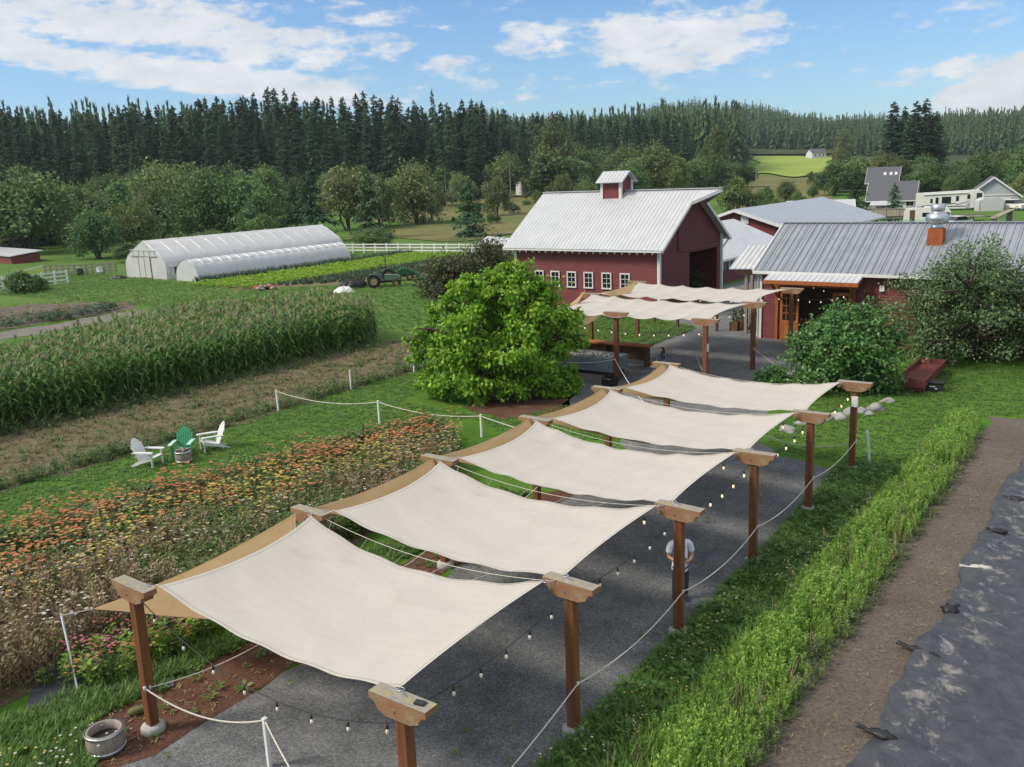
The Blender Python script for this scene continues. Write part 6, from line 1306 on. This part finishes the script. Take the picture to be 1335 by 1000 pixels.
def tractor(px, py, rz, hood, lab, rops, loader):
    r = empty('tractor', G(px, py), rz, lab, 'tractor', 'tractors by the vegetable field')
    mb = MB(); mb.prism([(.25, .62), (.25, 1.18), (1.35, 1.12), (1.72, 1.0), (1.78, .62)], 'y', -.30, .30); mb.build('hood', M[hood], r)
    mb = MB(); mb.box((.2, 0, .55), (2.6, .34, .3)); mb.box((1.35, 0, .4), (.2, 1.1, .16)); mb.box((-.75, 0, .55), (.3, 1.3, .2)); mb.tube([(.9, .32, .9), (.9, .36, 1.7)], .035, 6); mb.box((1.8, 0, .8), (.04, .5, .3)); mb.build('chassis', M['black'], r)
    mb = MB()
    for s in (-1, 1):
        pts = [(-.75+.72*math.cos(a), .6+.72*math.sin(a)) for a in np.linspace(.25, 2.75, 9)]
        for k in range(8): (x0, z0), (x1, z1) = pts[k], pts[k+1]; mb.add([(x0, s*.45, z0), (x1, s*.45, z1), (x1, s*.88, z1), (x0, s*.88, z0), (x0, s*.45, z0-.03), (x1, s*.45, z1-.03), (x1, s*.88, z1-.03), (x0, s*.88, z0-.03)], [(0, 1, 2, 3), (4, 7, 6, 5), (3, 2, 6, 7), (0, 4, 5, 1)])
    mb.box((-.25, 0, .62), (.8, 1.0, .05)); mb.build('fender', M[hood], r)
    mb = MB(); mb.box((-.62, 0, 1.0), (.5, .5, .12), b=.04); mb.box((-.9, 0, 1.28), (.12, .48, .5), Matrix.Rotation(-.2, 3, 'Y'), b=.04); mb.build('seat', M['black'] if not rops else M['terracotta'], r)
    mb = MB(); mb.tube([(.2, 0, 1.1), (-.1, 0, 1.42)], .025, 6); c = [(-.12+.05*math.cos(a)*1.2, .19*math.sin(a), 1.43+.19*math.cos(a)*.6) for a in np.linspace(0, 2*PI, 14)]; mb.tube(c, .018, 6, cap=False); mb.build('steering_wheel', M['black'], r)
    if rops: MB().tube([(-1.0, -.55, .8), (-1.0, -.55, 2.25), (-1.0, -.42, 2.38), (-1.0, .42, 2.38), (-1.0, .55, 2.25), (-1.0, .55, .8)], .055, 8).build('roll_bar', M['black'], r)
    if loader:
        for s in (-1, 1): MB().tube([(.0, s*.5, .9), (.9, s*.5, 1.35), (1.9, s*.5, .75), (2.15, s*.5, .35)], .07, 6).build('loader_arm', M[hood], r)
        MB().prism([(2.1, .1), (2.75, .1), (2.2, .75), (2.1, .7)], 'y', -.8, .8).build('bucket', M[hood], r)
    for s in (-1, 1): wheel((-.75, s*.66, .62), .62, .36, r, 'tractor_yellow'); wheel((1.35, s*.58, .37), .37, .25, r, 'tractor_yellow')
    return r
tractor(499, 374, .06, 'tractor_pale', 'faded green tractor without roll bar, nearer of the two, facing right', False, False)
tractor(517, 366, .12, 'tractor_green', 'bright green tractor with a black roll bar behind the faded one', True, True)
def heap(name, px, py, n, sx, sy, h, ms, lab, cat, seed, size=.3):
    g = random.Random(seed); r = empty(name, G(px, py), 0, lab, cat); 
    for mi, m in enumerate(ms):
        mb = MB()
        for k in range(n):
            a = g.uniform(0, 6.28); q = g.random()**.6; x, y = math.cos(a)*q*sx, math.sin(a)*q*sy; z = h*(1-q)*g.uniform(.4, 1)
            bm = bmesh.new(); bmesh.ops.create_icosphere(bm, subdivisions=2, radius=1); p_ = g.random()*9; s = size*g.uniform(.6, 1.3); fl = g.uniform(.45, .9)
            vs = [(x+v.co.x*s*(1+.2*math.sin(v.co.y*5+p_)), y+v.co.y*s*(1+.2*math.sin(v.co.z*4+p_)), max(.0, z+s*fl*.8+v.co.z*s*fl)) for v in bm.verts]; bm.verts.index_update(); fs = [[v.index for v in f.verts] for f in bm.faces]; bm.free(); mb.add(vs, fs, 0, True)
        mb.build(('lumps', 'grey_lumps', 'dark_lumps')[mi], M[m], r)
def crumple(name, px, py, sx, sy, h, m, lab, cat, seed, rz=0.0):
    n = 26; x, y = np.meshgrid(np.linspace(-1, 1, n), np.linspace(-1, 1, n), indexing='ij'); q = np.clip(1-(x**2+y**2), 0, 1)**.5
    z = h*q*(.65+.35*np.abs(np.sin(x*5+seed+2*np.sin(y*3)))*1+.25*np.abs(np.sin(y*7-x*4+seed))); ed_ = 1+.12*np.sin(np.arctan2(y, x)*5+seed)
    V = np.stack([x*sx*ed_, y*sy*ed_, z+.02], -1).reshape(-1, 3); i, j = np.meshgrid(np.arange(n-1), np.arange(n-1), indexing='ij'); F = np.stack([i*n+j, (i+1)*n+j, (i+1)*n+j+1, i*n+j+1], -1).reshape(-1, 4)
    tag(link(name, np_mesh(name, V, F, smooth=True), M[m], None, G(px, py), rz), lab, cat)
heap('lump_heap', 345, 378, 9, 1.0, .7, .55, ['terracotta', 'grey_wood'], 'low heap of rusty orange and grey lumps at the far edge of the corn', 'heap', 5, .27)  # unidentified orange and grey lumps
crumple('black_sheet_pile', 456, 376, 1.2, .7, .75, 'bag', 'crumpled pile of black sheeting left of the tractors', 'sheeting', 2.0, .2); crumple('white_sheet_pile', 449, 381, .9, .5, .45, 'white_paint', 'crumpled white sheet in front of the black sheeting pile', 'sheeting', 4.1)
crumple('mower_cover', 471, 374, .55, .5, .6, 'rubber', 'small dark covered implement between the sheeting pile and the tractors', 'implement', 1.2)
for k, (px, py, h, m, lab) in enumerate(((105, 359, .85, 'black', 'black barrel by the wire fence at far left'), (131, 357, .8, 'white_trim', 'pale bucket standing by the wire fence at far left'))):
    r = empty('farm_barrel', G(px, py), 0, lab, 'barrel'); MB().lathe([(0, 0), (.36, 0), (.38, h*.3), (.4, h*.34), (.38, h*.38), (.38, h*.9), (.40, h), (.36, h), (.36, h*.94), (0, h*.94)], n=18).build('drum', M[m], r); MB().tube([(-.38, 0, h*.9), (-.3, 0, h*1.15), (.3, 0, h*1.15), (.38, 0, h*.9)], .015, 5).build('handle', M['steel'], r)
wf = rail_fence('wire_fence', G(60, 360), G(152, 356), 12, 1.3, 'thin wire fence with wooden posts left of the greenhouse', None, 3, 'grey_wood')
crumple('black_ground_bag', 154, 364, .9, .4, .4, 'bag', 'black bag in the grass at the front corner of the greenhouse', 'bag', .7)
tag(MB().box((0, 0, .35), (3.4, .3, .1), Matrix.Rotation(-.22, 3, 'Y')).build('pale_beam', M['white_trim'], None, G(40, 354), .25), 'pale plank propped behind the left white rail fence', 'plank')
# poles and fences far away
def pole_(px, top, base_py, dist, lab, r_=.14, arm=True):
    p = PD(px, top, dist); z0 = tz(p); h = p.z-z0; r = empty('utility_pole', (p.x, p.y, z0), .2, lab, 'utility pole'); MB().tube([(0, 0, -.2), (0, 0, h)], [r_, r_*.7], 8).build('shaft', M['grey_wood'], r)
    if arm: MB().box((0, 0, h-.5), (1.6, .1, .12)).build('cross_arm', M['grey_wood'], r)
pole_(664, 209, 234, 285, 'pale utility pole near the small white house at the forest edge'); pole_(580, 226, 250, 235, 'pale thin pole beside the yellow green tree', .1, False); pole_(986, 220, 255, 205, 'utility pole in the rough meadow right of the barn', .15)
p_, q_ = PD(1112, 285, 132), PD(1350, 287, 128)
def plank_fence(name, p, q, h, lab, m, bw=.3):
    p = Vector((p.x, p.y, 0)); q = Vector((q.x, q.y, 0)); L = (q-p).length; r = empty(name, p, math.atan2((q-p).y, (q-p).x), lab, 'fence'); mb = MB(); n = int(L/bw)
    for k in range(n): mb.box((bw*(k+.5), random.uniform(-.012, .012), h/2), (bw*.94, .03, h+random.uniform(-.03, .03)))
    mb.build('boards', M[m], r); MB().box((L/2, -.05, h+.04), (L, .16, .07)).build('cap_rail', M[m], r)
    for k in range(int(L/2.4)+1): MB().box((min(L, 2.4*k), -.06, h/2+.1), (.14, .14, h+.3)).build('fence_post', M[m], r)
plank_fence('wood_fence', p_, q_, 1.3, 'red brown plank fence behind the ridge of the long red building', 'fence_wood'); plank_fence('grey_wood_fence', PD(1122, 270, 172), PD(1180, 272, 168), 1.5, 'weathered grey plank fence in front of the white house', 'grey_wood')
# ------------------------------------------------------------------ campers and cars
def rbox(mb, x0, x1, z0, z1, y, t=.02): mb.box(((x0+x1)/2, y, (z0+z1)/2), (x1-x0, t, z1-z0))
def on_line(px0, px1, py, dist): a, b = PD(px0, py, dist), PD(px1, py, dist); return a, b, (b-a).length, math.atan2((b-a).y, (b-a).x)
a, b, L, ang = on_line(1194, 1282, 262, 190)
fwc = empty('fifth_wheel_camper', (a.x, a.y, -.5), ang+.06, 'long white camper trailer with black windows and raised rounded nose in front of the trees', 'camper')
MB().prism([(0, .9), (0, 3.55), (.3, 3.75), (L*.55, 3.95), (L*.93, 4.1), (L*.98, 3.7), (L, 3.1), (L*.985, 2.3), (L*.95, 1.9), (L*.76, 1.7), (L*.74, .8)], 'y', -1.25, 1.25).build('body', M['rv_white'], fwc)
for x0, x1, z0, z1 in ((3.0, 3.5, 1.9, 2.7), (4.1, 4.7, 1.1, 2.9), (5.4, 7.3, 1.8, 3.0), (8.3, 8.9, 2.2, 3.1), (10.6, 11.2, 2.5, 3.3)):
    m_ = MB(); rbox(m_, x0*L/14, x1*L/14, z0, z1, -1.27); m_.build('window', M['dark_glass'], fwc)
m_ = MB(); m_.box((L*.93, 0, 3.0), (.9, 2.56, 1.1)); m_.build('nose_cap', M['black'], fwc)
m_ = MB(); rbox(m_, .2, L*.74, 1.15, 1.3, -1.265); m_.bar((1, -1.265, 1.4), (L*.6, -1.265, 1.75), .02, .12); m_.bar((L*.6, -1.265, 1.5), (L*.95, -1.265, 2.6), .02, .1); m_.build('stripe', M['black'], fwc)
m_ = MB(); m_.tube([(1.2, -1.35, 3.45), (8.8, -1.35, 3.65)], .1, 8); m_.build('rolled_awning', M['white_trim'], fwc)
m_ = MB(); rbox(m_, 9.2, 9.9, .9, 2.9, -1.275); m_.build('door', M['white_trim'], fwc); m_ = MB()
for x in (L*.4, L*.47): wheel((x, -1.1, .42), .42, .28, fwc, 'steel'); wheel((x, 1.1, .42), .42, .28, fwc, 'steel')
for s in (-1, 1): MB().box((L*.86, s*.9, .85), (.12, .12, 1.7)).build('support_leg', M['black'], fwc)
a, b, L, ang = on_line(1178, 1240, 276, 150)
tc_ = empty('travel_trailer', (a.x, a.y, -.25), ang, 'smaller white travel trailer with a green stripe standing behind the wood fence', 'camper')
MB().prism([(0, .6), (.1, 2.3), (.5, 2.75), (L-.5, 2.8), (L-.05, 2.2), (L-.1, .6)], 'y', -1.15, 1.15).build('body', M['rv_white'], tc_)
m_ = MB(); rbox(m_, .05, L-.12, .95, 1.18, -1.165); m_.build('stripe', M['mint'], tc_); m_ = MB(); rbox(m_, .9, 1.6, .7, 2.5, -1.165); m_.build('door', M['dark_wood'], tc_)
for x0, x1 in ((2.6, 3.6), (3.7, 4.7), (5.3, 6.3)): m_ = MB(); rbox(m_, x0, x1, 1.5, 2.1, -1.165); m_.build('window', M['dark_glass'], tc_)
m_ = MB(); m_.box((L*.5, 0, 2.88), (.9, .8, .22), b=.06); m_.box((L*.75, .2, 2.86), (.4, .4, .14), b=.04); m_.build('roof_unit', M['white_trim'], tc_)
for x in (L*.45, L*.55): wheel((x, -1.05, .36), .36, .22, tc_, 'steel'); wheel((x, 1.05, .36), .36, .22, tc_, 'steel')
def car(name, loc, rz, lab, m, prof, roof, w, Lw, wr, cat='car'):
    r = empty(name, loc, rz, lab, cat); MB().prism(prof, 'y', -w/2, w/2).build('body', M[m], r)
    MB().prism(roof, 'y', -w/2+.10, w/2-.10).build('glasshouse', M['dark_glass'], r)
    xs = [p[0] for p in roof]; zt = max(p[1] for p in roof); tx = [p[0] for p in roof if p[1] > zt-.05]
    MB().box(((min(tx)+max(tx))/2, 0, zt+.03), (max(tx)-min(tx)+.1, w-.16, .07), b=.02).build('roof_panel', M[m], r)
    for s in (-1, 1):
        for x in Lw: wheel((x, s*(w/2-.12), wr), wr, .24, r, 'steel')
        MB().box((prof[0][0]-.01, s*(w/2-.28), .78), (.04, .34, .18)).build('headlight', M['bulb'], r)
    MB().box((prof[0][0]-.02, 0, .72), (.04, w*.5, .26)).build('grille', M['black'], r); MB().box((prof[0][0]-.06, 0, .42), (.12, w*.96, .2), b=.03).build('bumper', M['steel'], r)
    return r
p = PD(1322, 268, 186); car('white_pickup_truck', (p.x, p.y, 0), PI/2+.25-PI*0, 'white pickup truck facing the camera on the grass at the right edge', 'white_paint', [(-2.7, .45), (-2.7, 1.05), (-1.2, 1.18), (2.7, 1.15), (2.7, .5)], [(-1.3, 1.15), (-.5, 1.82), (1.1, 1.82), (1.3, 1.15)], 2.0, (-1.75, 1.7), .42, 'pickup truck')
p = PD(1247, 284, 140); car('white_sedan_car', (p.x, p.y, .3), .35, 'white car half hidden behind the wood fence, right of the roof fan', 'white_paint', [(-2.2, .35), (-2.2, .8), (-1.1, .95), (1.7, .95), (2.2, .85), (2.2, .35)], [(-1.2, .93), (-.4, 1.45), (.8, 1.45), (1.6, .93)], 1.8, (-1.35, 1.35), .33)
tp_ = empty('white_party_tent', PD(1293, 264, 184), -.2, 'small white tent in front of the grey gabled house', 'tent'); tp_.location.z = 0
MB().prism([(-2.0, 0), (2.0, 0), (2.0, 1.9), (1.2, 2.35), (-1.2, 2.35), (-2.0, 1.9)], 'y', 0, 3).build('canopy', M['film'], tp_)
m_ = MB()
for x in (-2.0, 2.0):
    for y in (0, 3): m_.box((x, y-.03, .95), (.08, .08, 1.9))
m_.build('tent_poles', M['steel'], tp_)
def flat_trailer(px, py, dist, L, rz, lab, m, z=0.0):
    p = PD(px, py, dist); r = empty('utility_trailer', (p.x, p.y, z), rz, lab, 'trailer'); MB().box((0, 0, .62), (L, 1.8, .12)).build('deck', M[m], r); m_ = MB()
    for s in (-.88, .88): m_.box((0, s, .95), (L, .05, .1)); m_.box((-L*.48, s, .8), (.06, .06, .5)); m_.box((L*.48, s, .8), (.06, .06, .5))
    m_.build('rail', M[m], r)
    for s in (-1, 1): wheel((0, s*.98, .34), .34, .2, r, 'steel')
    MB().bar((L/2, 0, .55), (L/2+1.2, 0, .5), .1).build('tongue', M['black'], r)
flat_trailer(1165, 280, 150, 4.2, .1, 'dark flat trailer between the grey fence and the travel trailer', 'black', .3); flat_trailer(1263, 280, 158, 4.6, .0, 'weathered empty flat trailer on the grass behind the wood fence', 'grey_wood')
cr = empty('yellow_crate', PD(1137, 281, 148), .1, 'pale yellow crate by the grey fence', 'crate'); cr.location.z = .6; MB().box((0, 0, .5), (1.3, 1.0, 1.0), b=.04).build('box', M['bloom_yellow'], cr); MB().box((0, 0, 1.04), (1.36, 1.06, .08)).build('lid', M['grey_wood'], cr)
rp = empty('wood_ramp', PD(1306, 284, 140), .2, 'pale wooden ramp frame sticking up behind the wood fence at right', 'ramp'); rp.location.z = 1.2
m_ = MB(); m_.box((0, 0, .8), (3.2, 1.2, .1), Matrix.Rotation(-.35, 3, 'Y')); m_.build('deck', M['grey_wood'], rp)
for x, h in ((-1.2, .6), (1.2, 1.3)): MB().box((x, 0, h/2-.6), (.1, 1.1, h+1.2)).build('leg', M['grey_wood'], rp)
# ------------------------------------------------------------------ people
def skin(name, verts, edges, m, parent, root=0, sub=2):
    me = bpy.data.meshes.new(name); me.from_pydata([v[:3] for v in verts], edges, []); o = bpy.data.objects.new(name, me); COL.objects.link(o)
    md = o.modifiers.new('skin', 'SKIN'); md.use_smooth_shade = True; sk = me.skin_vertices[0].data
    for k, v in enumerate(verts): sk[k].radius = (v[3], v[4] if len(v) > 4 else v[3]); sk[k].use_root = (k == root)
    s = o.modifiers.new('sub', 'SUBSURF'); s.levels = s.render_levels = sub
    dg = bpy.context.evaluated_depsgraph_get(); me2 = bpy.data.meshes.new_from_object(o.evaluated_get(dg)); bpy.data.objects.remove(o); me2.name = name
    return link(name, me2, m, parent)
def hand(vs, es, wrist, d, side, curl):                        # palm, four fingers and a thumb grown from the wrist vertex
    wv = Vector(vs[wrist][:3]); d = Vector(d).normalized(); s = Vector(side).normalized(); n = d.cross(s)
    k = len(vs); pm = wv+d*.05; vs.append((*pm, .035, .02)); es.append((wrist, k)); pk = k
    for q, (off, L) in enumerate(((-.033, .068), (-.011, .08), (.011, .074), (.033, .058))):
        b = pm+d*.035+s*off; t1 = b+d*L*.5+n*curl*.3*L; t2 = t1+d*L*.25+n*curl*L*.6; a = len(vs)
        vs += [(*b, .0105), (*t1, .009), (*t2, .0075)]; es += [(pk, a), (a, a+1), (a+1, a+2)]
    b = pm-s*.045-d*.02; a = len(vs); vs += [(*b, .012), (*(b+d*.035-s*.012+n*curl*.02), .0095)]; es += [(pk, a), (a, a+1)]
def face(parent, c, yaw, pitch=0.0):
    bm = bmesh.new(); bmesh.ops.create_icosphere(bm, subdivisions=4, radius=1)
    for v in bm.verts:
        p = v.co; x, y, z = p.x*.073, p.y*.092, p.z*.115
        if z < 0: x *= 1-.35*(-p.z)**1.5; y = y*(1-.12*(-p.z)) - (.012 if p.y < -.3 else 0)*(-p.z)
        if p.y < -.5:
            y -= .022*math.exp(-(p.x/.17)**2-((p.z+.12)/.20)**2)                 # nose
            y += .012*(math.exp(-((abs(p.x)-.42)/.2)**2-((p.z-.06)/.12)**2))      # eye sockets
            y -= .006*math.exp(-(p.x/.35)**2-((p.z+.45)/.06)**2)                  # lips
        e = math.exp(-((p.y-.1)/.16)**2-(p.z/.24)**2)
        x += (.02 if p.x > .8 else -.02 if p.x < -.8 else 0)*e                    # ears
        v.co = (x, y, z)
    me = bpy.data.meshes.new('head'); bm.to_mesh(me); bm.free()
    return me, Matrix.Translation(c) @ Matrix.Rotation(yaw, 4, 'Z') @ Matrix.Rotation(pitch, 4, 'X')
def join_head(body, c, yaw, pitch=0.0):
    me, Mx = face(body, c, yaw, pitch); me.transform(Mx); bm = bmesh.new(); bm.from_mesh(body.data); bm.from_mesh(me); bm.to_mesh(body.data); bm.free(); body.data.polygons.foreach_set('use_smooth', [True]*len(body.data.polygons))
    eb_ = MB()
    for s in (-1, 1): eb_.lathe([(0, -.008), (.008, -.004), (.008, .004), (0, .008)], Mx @ Vector((s*.031, -.078, .008)), 8)
    eb_.build('eyes', M['black'], body.parent)
    return Mx
g0 = G(887, 781); man = empty('person', g0, 0.05, 'standing man in a white t-shirt and dark trousers holding a controller', 'person')
vs = [(0, 0, .93, .13, .10), (0, .01, 1.12, .13, .095), (0, .02, 1.32, .155, .10), (0, .03, 1.46, .09, .07), (0, .02, 1.54, .052), (0, .0, 1.60, .055)]; es = [(0, 1), (1, 2), (2, 3), (3, 4), (4, 5)]
for s in (-1, 1):
    a = len(vs); vs += [(s*.19, .03, 1.41, .055), (s*.235, .03, 1.24, .046), (s*.25, .0, 1.10, .041), (s*.17, -.17, 1.08, .034), (s*.10, -.27, 1.09, .027, .022)]; es += [(3, a), (a, a+1), (a+1, a+2), (a+2, a+3), (a+3, a+4)]
    hand(vs, es, a+4, (-s*.55, -.7, .1), (0, .1, 1) if s > 0 else (0, -.1, -1), .8)
    a = len(vs); vs += [(s*.095, 0, .86, .095), (s*.10, -.005, .50, .062), (s*.105, .01, .28, .056), (s*.11, .02, .09, .042), (s*.12, -.10, .04, .04, .03)]; es += [(0, a), (a, a+1), (a+1, a+2), (a+2, a+3), (a+3, a+4)]
bd = skin('body', vs, es, M['skin'], man); Mh = join_head(bd, (0, -.01, 1.66), 0.1, .15)
sv = [(0, 0, .66, .235, .16), (0, .01, 1.08, .165, .125), (0, .02, 1.32, .18, .122), (0, .03, 1.46, .105, .085)]; se = [(0, 1), (1, 2), (2, 3)]
for s in (-1, 1): a = len(sv); sv += [(s*.19, .03, 1.42, .078), (s*.235, .03, 1.27, .072), (s*.245, .018, 1.17, .07)]; se += [(3, a), (a, a+1), (a+1, a+2)]
skin('shirt', sv, se, M['shirt'], man)
tv = [(0, 0, .94, .15, .115)]; te = []
for s in (-1, 1): a = len(tv); tv += [(s*.095, 0, .84, .108), (s*.10, -.005, .50, .085), (s*.105, .01, .25, .078), (s*.11, .015, .10, .075)]; te += [(0, a), (a, a+1), (a+1, a+2), (a+2, a+3)]
skin('trousers', tv, te, M['navy'], man)
for s in (-1, 1): MB().prism([(-.17, 0), (-.2, .03), (-.16, .07), (-.02, .11), (.07, .11), (.09, .03), (.08, 0)], 'x', s*.115-.045, s*.115+.045).build('shoe', M['shoe'], man, (0, 0, 0))
def hair(parent, Mx, long=False):
    bm = bmesh.new(); bmesh.ops.create_icosphere(bm, subdivisions=4, radius=1); kill = []
    for v in bm.verts:
        p = v.co.copy(); n_ = 1+.03*math.sin(p.x*23+p.z*17)
        if p.z < (-.15 if not long else -.55) or (p.y < -.45 and p.z < .42): kill.append(v)
        v.co = (p.x*.083*n_, p.y*.102*n_+.004, p.z*.125*n_+.004)
    bmesh.ops.delete(bm, geom=kill, context='VERTS')
    me = bpy.data.meshes.new('hair'); bm.to_mesh(me); bm.free(); me.transform(Mx); o = link('hair', me, M['hair'], parent); md = o.modifiers.new('thick', 'SOLIDIFY'); md.thickness = .01; md.offset = 1; return o
hair(man, Mh); man.scale = (1.12, 1.08, 1)
m_ = MB(); m_.box((0, 0, 0), (.19, .10, .035), Matrix.Rotation(.3, 3, 'X'), b=.012); rc = empty('remote_controller', g0+Vector((.0, -.30, 1.12)), .05, 'dark hand held controller in the hands of the man in the white t-shirt', 'controller'); m_.build('shell', M['black'], rc); MB().box((0, -.01, .035), (.13, .012, .08), Matrix.Rotation(-.5, 3, 'X')).build('screen', M['dark_glass'], rc)
for s in (-1, 1): MB().tube([(s*.06, .01, .02), (s*.06, .012, .045)], .006, 6).build('stick', M['steel'], rc)
g1 = G(866, 499); bench = empty('tall_bench', g1, FR+.9, 'tall wooden bench under the seated woman', 'bench')
MB().box((0, 0, .83), (1.3, .36, .06), b=.01).build('seat', M['grey_wood'], bench)
for s in (-1, 1): MB().box((s*.5, 0, .4), (.08, .32, .8)).build('leg', M['grey_wood'], bench)
MB().box((0, -.4, .36), (1.1, .22, .06)).build('foot_rail', M['grey_wood'], bench)
wo = empty('person', g1+Vector((0, 0, .4)), -.75, 'seated woman with long dark hair in a dark jacket leaning forward', 'person')
vs = [(0, .02, .56, .13, .11), (0, -.02, .74, .13, .10), (0, -.08, .93, .15, .10), (0, -.12, 1.06, .085, .07), (0, -.15, 1.13, .048), (0, -.18, 1.18, .05)]; es = [(0, 1), (1, 2), (2, 3), (3, 4), (4, 5)]
for s in (-1, 1):
    a = len(vs); vs += [(s*.17, -.11, 1.0, .052), (s*.23, -.14, .86, .043), (s*.24, -.18, .75, .038), (s*.16, -.36, .68, .031), (s*.09, -.44, .67, .025, .02)]; es += [(3, a), (a, a+1), (a+1, a+2), (a+2, a+3), (a+3, a+4)]; hand(vs, es, a+4, (-s*.4, -.8, -.1), (s, -.2, 0), -.7)
    a = len(vs); vs += [(s*.10, -.04, .53, .09), (s*.12, -.42, .52, .062), (s*.12, -.44, .28, .052), (s*.12, -.42, .08, .04), (s*.12, -.54, .035, .038, .028)]; es += [(0, a), (a, a+1), (a+1, a+2), (a+2, a+3), (a+3, a+4)]
bd = skin('body', vs, es, M['skin'], wo); Mh = join_head(bd, (0, -.21, 1.26), .1, .35)
sv = [(0, .02, .57, .155, .13), (0, -.02, .74, .16, .12), (0, -.08, .93, .175, .12), (0, -.12, 1.06, .10, .085)]; se = [(0, 1), (1, 2), (2, 3)]
for s in (-1, 1): a = len(sv); sv += [(s*.17, -.11, 1.01, .072), (s*.23, -.14, .86, .062), (s*.24, -.18, .75, .056), (s*.16, -.35, .685, .045)]; se += [(3, a), (a, a+1), (a+1, a+2), (a+2, a+3)]
skin('jacket', sv, se, M['navy'], wo)
tv = [(0, .02, .55, .14, .12)]; te = []
for s in (-1, 1): a = len(tv); tv += [(s*.10, -.04, .53, .105), (s*.12, -.42, .52, .08), (s*.12, -.44, .28, .07), (s*.12, -.42, .10, .062)]; te += [(0, a), (a, a+1), (a+1, a+2), (a+2, a+3)]
skin('trousers', tv, te, M['black'], wo); hr = hair(wo, Mh, True)
MB().lathe([(.085, 0), (.105, -.15), (.11, -.3), (.08, -.42), (.02, -.47)], (0, -.13, 1.3), 14).build('long_hair', M['hair'], wo)
for s in (-1, 1): MB().prism([(-.16, 0), (-.18, .03), (-.14, .07), (-.02, .1), (.06, .1), (.08, 0)], 'x', s*.12-.042, s*.12+.042).build('shoe', M['black'], wo, (0, -.42, 0))
# ------------------------------------------------------------------ air
hm, ht_, hp_ = nt('haze_air'); ht_.nodes.remove(hp_)
pv = ht_.nodes.new('ShaderNodeVolumePrincipled'); pv.inputs['Density'].default_value = .00011; pv.inputs['Color'].default_value = (.80, .90, 1.0, 1); pv.inputs['Anisotropy'].default_value = .2
ht_.links.new(pv.outputs[0], ht_.nodes['Material Output'].inputs['Volume'])
tag(MB().box((0, 1500, 74), (7000, 4600, 150)).build('haze', hm), 'thin blue air over the whole valley', 'haze', kind='stuff')
